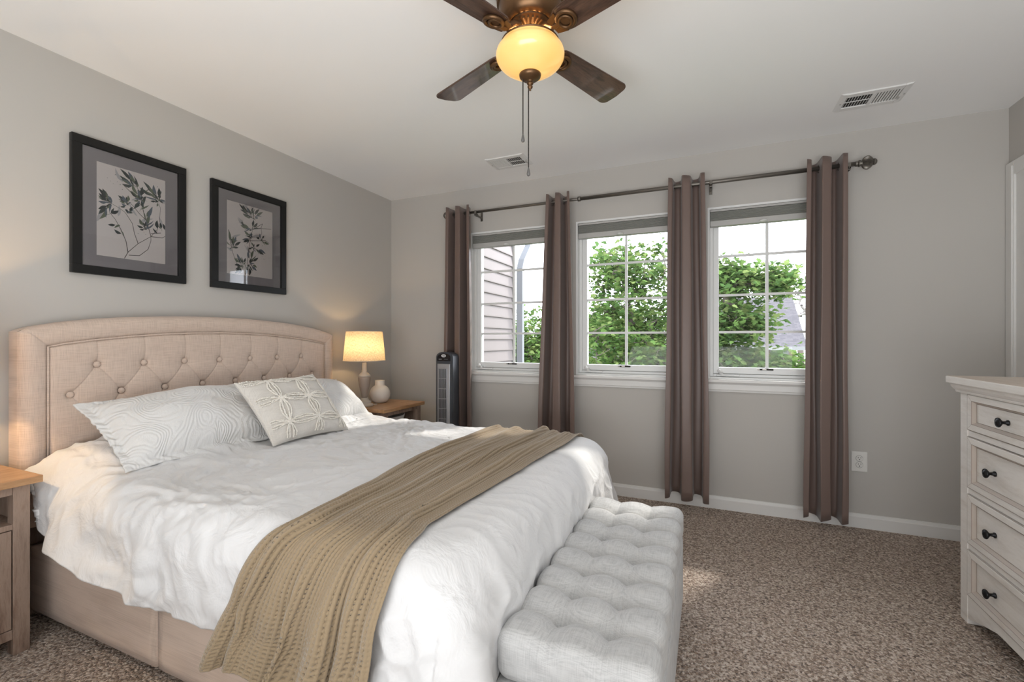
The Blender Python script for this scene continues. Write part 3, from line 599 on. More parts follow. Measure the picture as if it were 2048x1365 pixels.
def make_blade(deg):
    R_ = Matrix.Rotation(math.radians(deg), 4, 'Z'); T = R_ @ Matrix.Translation((0,0,2.236-H)) @ Matrix.Rotation(pitch, 4, 'X')
    # outline in (radial, tangential)
    out = []
    r0, r1, w0, w1 = .118, .536, .050, .066
    for k in range(9): a = PI/2+PI*k/8; out.append((r0+.050+.050*math.cos(a), w0*math.sin(a)))
    out = [(x, y) for x, y in out]
    for k in range(7): a = -PI/2+PI/2*k/6; out.append((r1-.032+.032*math.cos(a), -(w1-.030)+.030*math.sin(a)))
    out.append((r1+.004, 0))
    for k in range(7): a = PI/2*k/6; out.append((r1-.032+.032*math.cos(a), (w1-.030)+.030*math.sin(a)))
    bm = B(); prism(bm, out, 'z', -.0035, .0035); bmesh.ops.bevel(bm, geom=[e for e in bm.edges if abs(e.verts[0].co.z-e.verts[1].co.z) < 1e-6], offset=.0015, segments=2, affect='EDGES')
    o = obj('blade', bm, M['blade'], fan, angle=40); o.matrix_local = T
    # blade iron: arm and double ring medallion
    bm = B(); torus(bm, (.172,0,-.010), .031, .0075, 'z', 32, 10); torus(bm, (.166,.004,-.013), .022, .0055, 'z', 28, 8)
    lathe(bm, [(0,-.010),(.020,-.011),(.022,-.008),(.022,-.003)], 24, (.170,0,0))
    tube(bm, [(.060,0,.030),(.085,0,.024),(.105,0,.004),(.125,0,-.008),(.145,0,-.010)], [.014,.012,.011,.011,.009], 10)
    prism(bm, [(.112,-.030),(.150,-.042),(.150,.042),(.112,.030)], 'z', -.0085, -.0036)
    ir = obj('blade_iron', bm, M['bronze'], o, angle=50)
for dg in (66, 156, 246, 336): make_blade(dg)
fl = lamp('fan_bulb', 'POINT', (FX, FY, 2.242), 8.0, (1,.62,.27), size=.03)

# ================================================================ BED
bed = thing('bed', 'beige linen upholstered bed with button tufted arched headboard', 'bed', (1.1,-1.667,0))
BY = -1.667
hd = np.array([0,.15,.3,.46,.577,.683,.764,.81,.835]); hz = np.array([1.283,1.281,1.274,1.263,1.250,1.233,1.214,1.202,1.186])
HW = .838
def ytop(y): return np.interp(np.abs(y-BY), hd, hz)
def yins(y): return np.interp(np.abs(y-BY), [0,.15,.3,.45,.6,.70,.76], [1.193,1.190,1.183,1.170,1.152,1.136,1.122])
btn1 = [(BY+k*.1885-.024+.005, 1.041) for k in (-3,-2,-1,0,1,2,3)]
btn2 = [(BY+(k+.5)*.1885-.024+.005, .912) for k in (-4,-3,-2,-1,0,1,2,3)]
btn2 = [b for b in btn2 if abs(b[0]-BY) < .72]
ny_, nz_ = 600, 250
u = np.linspace(-1, 1, ny_); s = np.linspace(0, 1, nz_)
U, S_ = np.meshgrid(u, s); Y = BY + U*HW
ZT = ytop(Y); Z = .38+(ZT-.38)*S_
# signed distance to the edge of the outline and to the inset line
de = np.minimum(HW-np.abs(Y-BY), ZT-Z)
ai, bi = .752-np.abs(Y-BY), yins(Y)-Z; di = np.minimum(ai, bi)
X = .128*np.ones_like(Z)
er = .030; X -= er - np.sqrt(np.maximum(er**2-(er-np.clip(de,0,er))**2, 0))*1.0
X += .010*np.exp(-((np.clip(-di,0,1)-.042)/.035)**2)*(di < 0)              # padded border
X -= .013*np.exp(-(di/.0075)**2)                                             # seam groove
X += np.where(di > 0, .012*(1-np.exp(-di/.03)), 0)
# mitre seams
mit = np.abs((Z-1.128) - (np.abs(Y-BY)-.752)*.95)/1.38; X -= np.where((di < 0)&(np.abs(Y-BY) > .74)&(Z > 1.12), .004*np.exp(-(mit/.003)**2), 0)
def seg(X, Y, Z, a, b, dep, wid):
    ax, az, bx, bz = a[0], a[1], b[0], b[1]; L2 = (bx-ax)**2+(bz-az)**2
    t = np.clip(((Y-ax)*(bx-ax)+(Z-az)*(bz-az))/L2, 0, 1); d2 = (Y-ax-t*(bx-ax))**2+(Z-az-t*(bz-az))**2
    d_ = np.sqrt(d2); fade = 1-.75*np.sin(PI*t)**.6*(1 if dep < 0 else 1)
    return X - abs(dep)*(np.exp(-(d_/wid)**2)*.45*(.55+.45*np.abs(np.cos(PI*t))) + np.exp(-(d_/(wid*5))**2)*.55*fade)
for b1 in btn1:
    for b2 in btn2:
        if abs(b1[0]-b2[0]) < .12: X = seg(X, Y, Z, b1, b2, .011, .0028)
    X = seg(X, Y, Z, b1, (b1[0], float(yins(b1[0]))), .008, .0026)
for b2 in btn2:
    for k in (-.5, .5):
        q = (b2[0]+k*.1885, .783)
        if abs(q[0]-BY) < .74: X = seg(X, Y, Z, b2, q, .011, .0028)
for (by_, bz_) in btn1+btn2:
    d2 = (Y-by_)**2+(Z-bz_)**2; X -= .012*np.exp(-d2/.014**2) + .010*np.exp(-d2/.045**2)
Pm = np.stack([X-1.1, Y-BY, Z], 2)
hb = grid_obj('headboard', Pm, M['hb'], bed)
# headboard sides and back as one shell
bm = B(); yy = np.linspace(-HW, HW, 80); loop = [(BY-HW,.38)]+[(BY+a, float(ytop(BY+a))) for a in yy]+[(BY+HW,.38)]
def ring(x, inset=0): return [bm.verts.new((x-1.1, (p[0]-BY)*(1-inset/HW), p[1]-(inset if p[1] > .5 else 0))) for p in loop]
R1, R2, R3 = ring(.022, .006), ring(.030), ring(.100)
for a, b in ((R1,R2),(R2,R3)):
    for i in range(len(loop)-1): bm.faces.new((a[i], a[i+1], b[i+1], b[i]))
bm.faces.new(R1)
bmesh.ops.recalc_face_normals(bm, faces=bm.faces)
obj('headboard_shell', bm, M['hb'], bed, angle=60)
def hpt(y, z, x): return (x-1.1, y-BY, z)
bm = B(); pts = [hpt(BY-HW+.012,.40,.115)]+[hpt(BY+a*(HW-.012)/HW, float(ytop(BY+a))-.011, .115) for a in yy]+[hpt(BY+HW-.012,.40,.115)]
tube(bm, pts, .0045, 8); obj('edge_piping', bm, M['hbpipe'] if 'hbpipe' in M else M['hb'], hb, smooth=True)
bm = B(); pts = [hpt(BY-.752,.40,.124)]+[hpt(BY+a, float(yins(BY+a)), .124) for a in np.linspace(-.752,.752,60)]+[hpt(BY+.752,.40,.124)]
tube(bm, pts, .0045, 8); obj('inner_piping', bm, M['hb'], hb, smooth=True)
for (by_, bz_) in btn1+btn2:
    bm = B(); lathe(bm, [(.0135,-.006),(.0145,-.001),(.0125,.004),(.007,.0065),(0,.0072)], 18, (0,0,0), 'x'); b_ = obj('button', bm, M['hb'], hb, smooth=True); b_.location = (.122-1.1, by_-BY, bz_)
# legs, rails, slats deck
for x in (.05,):
    for y in (-2.44, -.90):
        bm = B(); box(bm, x-.03-1.1, x+.03-1.1, y-.03-BY, y+.03-BY, 0, .39, .004); obj('leg', bm, M['nswood'], bed)
def rail(name, x0, x1, y0, y1, z0=.045, z1=.305):
    return rbox_grid(name, (x0-1.1,y0-BY,z0), (x1-1.1,y1-BY,z1), .010, .04, M['hb'], bed)
rail('side_rail', .105, .985, -2.478, -2.425); rail('side_rail', .988, 2.150, -2.478, -2.425)
rail('side_rail', .105, 2.150, -.909, -.856); rail('foot_rail', 2.105, 2.158, -2.424, -.910)
bm = B(); box(bm, .11-1.1, 2.10-1.1, -2.42-BY, -.915-BY, .20, .235); obj('platform', bm, M['nswood'], bed)
for x in (.25, 2.08):
    for y in (-2.40, -.93):
        bm = B(); box(bm, x-.03-1.1, x+.03-1.1, y-.03-BY, y+.03-BY, 0, .20, .004); obj('leg', bm, M['black'], bed)
mt = rbox_grid('mattress', (.15,-2.425,.236), (2.10,-.91,.575), .05, .06, M['duvet']); tag(mt, 'white mattress on the beige bed, hidden under the duvet', 'mattress')

# ================================================================ BENCH
bx0, bx1, by0, by1, bt = 2.195, 2.590, -2.387, -1.300, .425
bench = thing('storage_bench', 'light grey linen tufted storage bench at the foot of the bed', 'bench', ((bx0+bx1)/2,(by0+by1)/2,0))
ox, oy = (bx0+bx1)/2, (by0+by1)/2
cx_, cy_ = (bx1-bx0)/3, (by1-by0)/8
def lid_disp(Pt, Nn):
    Pt = Pt.copy(); x, y, z = Pt[:,0]+ox, Pt[:,1]+oy, Pt[:,2]
    fu, fv = (x-bx0)/cx_, (y-by0)/cy_
    dx = np.abs(fu-np.round(fu))*cx_; dy = np.abs(fv-np.round(fv))*cy_
    ix, iy = np.round(fu), np.round(fv)
    inx = (ix > .5)&(ix < 2.5); iny = (iy > .5)&(iy < 7.5)
    dd = np.sqrt(dx**2+dy**2)
    sidez = np.clip((z-.30)/.10, 0, 1)
    cr = np.where(inx, .0105*np.exp(-(dx/.011)**2)+.009*np.exp(-(dx/.032)**2), 0)*np.clip((z-.37)/.03,0,1) 
    cry = np.where(iny, .0045*np.exp(-(dy/.0035)**2)+.011*np.exp(-(dy/.030)**2), 0)*(.15+.85*sidez)
    # creases along x are sharp folds, along y softer between buttons
    cr = np.where(inx, .003*np.exp(-(dx/.0035)**2)+.010*np.exp(-(dx/.032)**2), 0)*np.clip((z-.38)/.03,0,1)
    bt_ = np.where(inx&iny, .020*np.exp(-(dd/.012)**2)+.016*np.exp(-(dd/.035)**2), 0)*(z > .35)
    puff = .006*np.clip(Nn[:,2],0,1)
    d_ = puff-np.maximum(cr, cry)-.35*np.minimum(cr, cry)-bt_
    return Pt + Nn*d_[:,None]
rbox_grid('cushioned_lid', (bx0-ox,by0-oy,.305), (bx1-ox,by1-oy,bt), .036, .0045, M['bench'], bench, lid_disp)
rbox_grid('storage_box', (bx0-ox+.002,by0-oy+.002,.03), (bx1-ox-.002,by1-oy-.002,.303), .008, .03, M['bench'], bench)
for x in (bx0+.04, bx1-.04):
    for y in (by0+.04, by1-.04):
        bm = B(); lathe(bm, [(.016,0),(.022,.032)], 14, (x-ox,y-oy,0)); obj('foot', bm, M['black'], bench)

# ================================================================ NIGHTSTANDS
def nightstand(x0, x1, y0, y1, top, label):
    xo, yo = (x0+x1)/2, (y0+y1)/2; r = thing('nightstand', label, 'nightstand', (xo,yo,0), 0, 'matching nightstands')
    def bb(name, parts, m, par=r, bev=.0015):
        bm = B()
        for p in parts: box(bm, p[0]-xo, p[1]-xo, p[2]-yo, p[3]-yo, p[4], p[5], bev)
        return obj(name, bm, m, par)
    bb('top', [(x0,x1,y0,y1,top-.026,top)], M['nstop'], bev=.002)
    a0, a1, b0, b1 = x0+.012, x1-.022, y0+.028, y1-.028; pw = .045
    for (lx, ly) in ((a0,b0),(a1-pw,b0),(a0,b1-pw),(a1-pw,b1-pw)): bb('leg', [(lx,lx+pw,ly,ly+pw,0,top-.026)], M['nswood'])
    for ys in (b0+.006, b1-.018): bb('side_panel', [(a0+pw,a1-pw,ys,ys+.012,.06,top-.026)], M['nswood'])
    bb('back_panel', [(a0+.004,a0+.014,b0+pw,b1-pw,.06,top-.026)], M['nswood'])
    bb('front_rail', [(a1-.035,a1-.004,b0+pw,b1-pw,top-.058,top-.026)], M['nswood']); bb('shelf', [(a0+.014,a1-.006,b0+.018,b1-.018,top-.185,top-.165)], M['nswood'])
    bb('bottom_rail', [(a1-.035,a1-.004,b0+pw,b1-pw,.06,.095)], M['nswood']); bb('bottom_panel', [(a0+.014,a1-.036,b0+.018,b1-.018,.06,.075)], M['nswood'])
    dr = bb('door', [(a1-.022,a1-.004,b0+pw+.003,b1-pw-.003,.098,top-.188)], M['nswood'])
    bm = B(); lathe(bm, [(.006,-.004),(.006,.012),(.014,.018),(.012,.026),(0,.028)], 16, (a1-xo,(b0+pw+.05)-yo,top-.26), 'x'); obj('knob', bm, M['black'], dr, smooth=True)
    return r
NT = .64
nightstand(.115,.520,-.738,-.222, NT, 'brown wood nightstand with orange lit top, under the glowing lamp')
nightstand(.020,.385,-3.060,-2.532, NT+.004, 'brown wood nightstand at the left edge, near side of the bed')
# basket in the cubby
bs = thing('basket', 'white ribbed basket in the open cubby of the corner nightstand', 'basket', (.36,-.50,NT-.165))
bm = B(); nn = 48; rings = []
for h, sx, sy in ((.001,.080,.10),(.025,.086,.110),(.05,.092,.122),(.076,.098,.134)):
    rings.append([(sx*math.copysign(abs(math.cos(a))**.5, math.cos(a))*(1+.008*math.cos(24*a)), sy*math.copysign(abs(math.sin(a))**.5, math.sin(a))*(1+.008*math.cos(24*a)), h+(.022*abs(math.sin(a))**2 if h > .07 else 0)) for a in [2*PI*k/96 for k in range(96)]])
vr = [[bm.verts.new(p) for p in q] for q in rings]
for a, b in zip(vr, vr[1:]):
    for k in range(96): bm.faces.new((a[k], a[(k+1)%96], b[(k+1)%96], b[k]))
bm.faces.new(vr[0][::-1])
o = obj('woven_body', bm, M['basket'], bs, smooth=True); sm = o.modifiers.new('t','SOLIDIFY'); sm.thickness = .004; sm.offset = -1

# ================================================================ TABLE LAMPS, VASE
def table_lamp(x, y, z, label, e=9):
    r = thing('table_lamp', label, 'lamp', (x,y,z), 0, 'table lamps on the nightstands')
    bm = B(); lathe(bm, [(.066,0),(.068,.006),(.066,.016),(.056,.022),(.050,.026),(.052,.034),(.046,.040),(.036,.044),(.030,.056),(.028,.066)], 36); obj('base', bm, M['cream'], r, smooth=True)
    bm = B(); lathe(bm, [(.021,.066),(.022,.080),(.026,.100),(.033,.130),(.041,.165),(.0455,.200),(.0465,.222),(.044,.228)], 36); obj('turned_stem', bm, M['creamd'], r, smooth=True)
    bm = B(); lathe(bm, [(.044,.228),(.047,.233),(.042,.243),(.028,.256),(.020,.264),(.022,.270),(.020,.276),(.017,.282),(.017,.335),(.014,.338)], 36); obj('neck', bm, M['cream'], r, smooth=True)
    bm = B(); lathe(bm, [(.014,.338),(.016,.342),(.016,.39),(.012,.392)], 20); obj('socket', bm, M['ring'], r, smooth=True)
    bm = B(); lathe(bm, [(.010,.392),(.020,.41),(.029,.432),(.029,.45),(.018,.468),(0,.474)], 20); bu = obj('bulb', bm, M['bulb'], r, smooth=True)
    n = 72; zz = np.linspace(.352,.578,14); aa = np.linspace(0, 2*PI, n, endpoint=False); A_, Z_ = np.meshgrid(aa, zz); Rr = .157+(.135-.157)*(Z_-.352)/.226
    uv = np.stack([A_/(2*PI), (Z_-.352)/.226], 2)
    sh = grid_obj('lamp_shade', np.stack([Rr*np.cos(A_), Rr*np.sin(A_), Z_], 2), M['shade'], r, uv, closed_u=True)
    bm = B(); torus(bm, (0,0,.353), .157, .0025, 'z', 60, 6); obj('trim_ring', bm, M['cream'], sh, smooth=True)
    bm = B(); torus(bm, (0,0,.577), .135, .0025, 'z', 60, 6); obj('trim_ring', bm, M['cream'], sh, smooth=True)
    bm = B()
    for k in range(3): a = 2*PI*k/3; tube(bm, [(.010*math.cos(a),.010*math.sin(a),.54),(.134*math.cos(a),.134*math.sin(a),.572)], .0015, 6)
    tube(bm, [(.012,0,.392),(.042,0,.43),(.042,0,.48),(.0,0,.54)], .0015, 6); tube(bm, [(-.012,0,.392),(-.042,0,.43),(-.042,0,.48),(0,0,.54)], .0015, 6); obj('harp', bm, M['ring'], sh)
    bm = B(); tube(bm, [(.03,.055,.0045),(.05,.085,.006),(.02,.115,.004),(-.04,.13,.004),(-.10,.14,.0035)], .003, 6); obj('cord', bm, M['cream'], r, smooth=True)
    lamp('bulb_light', 'POINT', (x,y,z+.45), e, (1,.66,.33), size=.028)
    return r
M['bulb'] = mat('frosted_bulb', (1,.9,.7), .5, emit=(1,.72,.4), es=6)
table_lamp(.250,-.640,NT, 'lit linen shade table lamp on the corner nightstand, beside the white vase', 27)
table_lamp(.215,-2.86,NT+.004, 'lit linen shade table lamp on the near side nightstand, glowing on the left headboard edge', 110)
v_ = B(); lathe(v_, [(.032,0),(.052,.004),(.070,.022),(.081,.052),(.083,.072),(.079,.096),(.066,.120),(.050,.134),(.040,.140),(.038,.146),(.0385,.178),(.040,.182),(.036,.182),(.034,.146),(.05,.125),(.07,.07),(.03,.01)], 44); vz = obj('vase', v_, M['ceramic'], None, smooth=True); vz.location = (.225,-.430,NT); tag(vz, 'round white ceramic vase with short neck beside the lit lamp', 'vase')

# ================================================================ TOWER FAN
tf = thing('tower_fan', 'slim charcoal and silver tower fan standing in the corner by the curtain', 'tower fan', (.765,-.24,0))
def arch(w0, zt, zs, n=12): return [(-w0,.03),(w0,.03),(w0,zs)]+[(w0*math.cos(PI*k/n), zs+(zt-zs)*math.sin(PI*k/n)) for k in range(1,n)]+[(-w0,zs)]
bm = B(); prism(bm, arch(.078,1.058,1.020), 'y', -.075, .020); prism(bm, arch(.060,1.045,1.015), 'y', .020, .058)
bmesh.ops.bevel(bm, geom=list(bm.edges), offset=.006, segments=2, affect='EDGES'); obj('housing', bm, M['charcoal'], tf, angle=40)
bm = B(); box(bm, -.058,.056,-.082,-.074,.10,.962,.002); obj('front_panel', bm, M['silver'], tf)
bm = B(); box(bm, -.043,.029,-.0835,-.0815,.13,.925); gr = obj('grille_recess', bm, M['gloss'], tf)
bm = B()
for k in range(8): x = -.043+.072*k/7; box(bm, x-.0014, x+.0014, -.0885, -.083, .13, .925)
for k in range(11): z = .13+.795*k/10; box(bm, -.044, .030, -.0890, -.0845, z-.0018, z+.0018)
obj('grille', bm, M['silver'], tf)
bm = B(); prism(bm, [(-.060,.985),(.058,.985),(.058,1.015)]+[(.058*math.cos(PI*k/10), 1.015+.030*math.sin(PI*k/10)) for k in range(1,10)]+[(-.060,1.015)], 'y', -.080, -.073); cp = obj('control_panel', bm, M['gloss'], tf)
bm = B(); pts = [(.021*math.cos(2*PI*k/24), 1.026+.0115*math.sin(2*PI*k/24)) for k in range(24)]; prism(bm, pts, 'y', -.0825, -.0795); bd = obj('badge', bm, M['badge'], cp)
bm = B(); torus(bm, (-.006,-.083,1.0265), .0055, .0012, 'y', 14, 4); torus(bm, (.007,-.083,1.0255), .0055, .0012, 'y', 14, 4); box(bm, -.015,.015,-.0832,-.082,1.0250,1.0268); obj('badge_mark', bm, M['gloss'], bd)
bm = B()
for x in (-.045,-.038,-.031,-.024): box(bm, x, x+.004, -.0815,-.0795, .9975, 1.0005)
for x in (.010,.022,.034): lathe(bm, [(.0015,-.0812),(.0015,-.0795)], 8, (x,0,.999), 'y')
obj('indicator_marks', bm, M['badge'], cp)
bm = B(); lathe(bm, [(.115,0),(.118,.008),(.110,.020),(.085,.028),(.06,.032)], 36); obj('base', bm, M['charcoal'], tf, smooth=True)

# ================================================================ DRESSER
DX = 3.652; dy1, dy0 = -.925, -2.005
ds = thing('dresser', 'whitewashed wooden dresser with dark round knobs at the right edge', 'dresser', (3.90,-1.465,0))
def DL(bm): bmesh.ops.translate(bm, verts=bm.verts, vec=(-3.90,1.465,0)); return bm
bm = B(); box(bm, DX-.037, 4.185, dy0-.03, dy1+.03, .972, 1.0, .003); obj('top', DL(bm), M['white_wood'], ds)
bm = B(); box(bm, DX-.034, 4.183, dy0-.027, dy1+.027, .9995, 1.0012); obj('top_veneer', DL(bm), M['white_top'], ds)
# cornice with cove profile on front and both ends
prof = [(0,.935),(.010,.935),(.012,.941),(.012,.944),(.016,.948),(.022,.957),(.024,.966),(.028,.972),(0,.972)]
bm = B(); prev = None
def path(off): return [(4.18, dy0-off), (DX-off, dy0-off), (DX-off, dy1+off), (4.18, dy1+off)]
rows = []
for off, z in prof[1:-1]: rows.append([bm.verts.new((x, y, z)) for x, y in path(off)])
for a, b in zip(rows, rows[1:]):
    for i in range(3): bm.faces.new((a[i], a[i+1], b[i+1], b[i]))
bmesh.ops.recalc_face_normals(bm, faces=bm.faces)
o = obj('cornice', DL(bm), M['white_wood'], ds); sm = o.modifiers.new('t','SOLIDIFY'); sm.thickness = .006; sm.offset = -1
for y in (dy1-.028, dy0-.0):
    bm = B(); box(bm, DX+.03, 4.17, y-.0, y+.028, .05, .94); obj('side_panel', DL(bm), M['white_wood'], ds)
bm = B(); box(bm, 4.15, 4.17, dy0+.03, dy1-.03, .05, .94); obj('back_panel', DL(bm), M['white_wood'], ds)
for y0, y1 in ((dy1-.055, dy1+.001), (dy0-.001, dy0+.055)):
    bm = B(); box(bm, DX, DX+.05, y0, y1, 0, .94, .003); obj('front_post', DL(bm), M['white_wood'], ds)
    bm = B(); box(bm, 4.13, 4.175, y0, y1, 0, .94, .003); obj('back_post', DL(bm), M['white_wood'], ds)
iy0, iy1 = dy0+.055, dy1-.055
for z0, z1 in ((.776,.796-.010),(.553,.568-.006),(.328,.343-.008)):
    pass
bm = B()
for z0, z1 in ((.764,.786),(.532,.552),(.308,.328),(.937,.945)): box(bm, DX+.003, DX+.04, iy0, iy1, z0, z1)
obj('drawer_dividers', DL(bm), M['white_wood'], ds)
bm = B(); box(bm, DX+.034, DX+.040, iy0, iy1, .10, .94); obj('carcass_shadow_board', DL(bm), M['gap'], ds)  # dark sheet added so the drawer gaps look shaded
# curved apron
n = 24; pts = [(iy0,.115),(iy1,.115)]+[(iy1-(iy1-iy0)*k/n, .022+.060*min(1,(math.sin(PI*k/n)*1.6))**1.0) for k in range(n+1)]
bm = B(); prism(bm, pts, 'x', DX+.002, DX+.024); obj('apron', DL(bm), M['white_wood'], ds)
M['glaze'] = mat('rubbed_glaze', (.47,.41,.36), .6)
def drawer(y0, y1, z0, z1, knobs, knobz):
    fr, dp = .033, .013
    bm = B(); g = .004; y0, y1, z0, z1 = y0+g, y1-g, z0+g, z1-g; xf = DX-.003
    o_ = [(y0,z0),(y1,z0),(y1,z1),(y0,z1)]; i1 = [(y0+fr,z0+fr*.75),(y1-fr,z0+fr*.75),(y1-fr,z1-fr*.75),(y0+fr,z1-fr*.75)]; q_ = .010; i2 = [(i1[0][0]+q_,i1[0][1]+q_),(i1[1][0]-q_,i1[1][1]+q_),(i1[2][0]-q_,i1[2][1]-q_),(i1[3][0]+q_,i1[3][1]-q_)]
    def rg(pts, x): return [bm.verts.new((x, p[0], p[1])) for p in pts]
    Bk = rg(o_, DX+.03); A0 = rg(o_, xf+.002); e_ = .003; A = rg([(o_[0][0]+e_,o_[0][1]+e_),(o_[1][0]-e_,o_[1][1]+e_),(o_[2][0]-e_,o_[2][1]-e_),(o_[3][0]+e_,o_[3][1]-e_)], xf); C_ = rg(i1, xf); D_ = rg(i2, xf+dp)
    for a, b in ((Bk,A0),(A0,A),(A,C_),(C_,D_)):
        for k in range(4):
            fq = bm.faces.new((a[k], a[(k+1)%4], b[(k+1)%4], b[k])); fq.material_index = 1 if a is C_ else 0
    bm.faces.new(D_); bm.faces.new(Bk[::-1]); bmesh.ops.recalc_face_normals(bm, faces=bm.faces)
    dr = obj('drawer', DL(bm), [M['white_wood'], M['glaze']], ds)
    bm = B()                                    # antiqued lines rubbed into the moulding, plus dark lines painting gap shade
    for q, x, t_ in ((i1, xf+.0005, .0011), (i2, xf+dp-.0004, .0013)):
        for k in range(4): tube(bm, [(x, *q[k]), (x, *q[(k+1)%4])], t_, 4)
    for k in range(4): tube(bm, [(xf+.0022, *o_[k]), (xf+.0022, *o_[(k+1)%4])], .0016, 4)  # outer rim: shade of the drawer gap drawn as dark tubes
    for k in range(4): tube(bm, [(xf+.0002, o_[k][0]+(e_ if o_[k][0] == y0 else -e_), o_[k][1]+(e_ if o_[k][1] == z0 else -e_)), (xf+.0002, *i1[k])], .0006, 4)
    obj('glaze_and_gap_shade_lines', DL(bm), M['antique_gapshade'], dr)
    for ky in knobs:
        bm = B(); lathe(bm, [(.010,0),(.010,-.004),(.0062,-.007),(.0055,-.016),(.010,-.020),(.0165,-.025),(.0175,-.028),(.0165,-.031),(.0150,-.0315),(.0142,-.0295),(.0130,-.031),(.009,-.034),(.0,-.0365)], 28, (xf+dp,ky,knobz), 'x'); obj('knob', DL(bm), M['black'], dr, smooth=True)
ym = (iy0+iy1)/2
drawer(ym+.008, iy1, .786, .937, [ -1.232], .858); drawer(iy0, ym-.008, .786, .937, [-1.70], .858)
bm = B(); box(bm, DX+.003, DX+.04, ym-.008, ym+.008, .786, .937); obj('centre_stile', DL(bm), M['white_wood'], ds)
for z0, z1, kz in ((.552,.764,.655),(.328,.532,.428),(.116,.308,.205)): drawer(iy0, iy1, z0, z1, [-1.152,-1.78], kz)

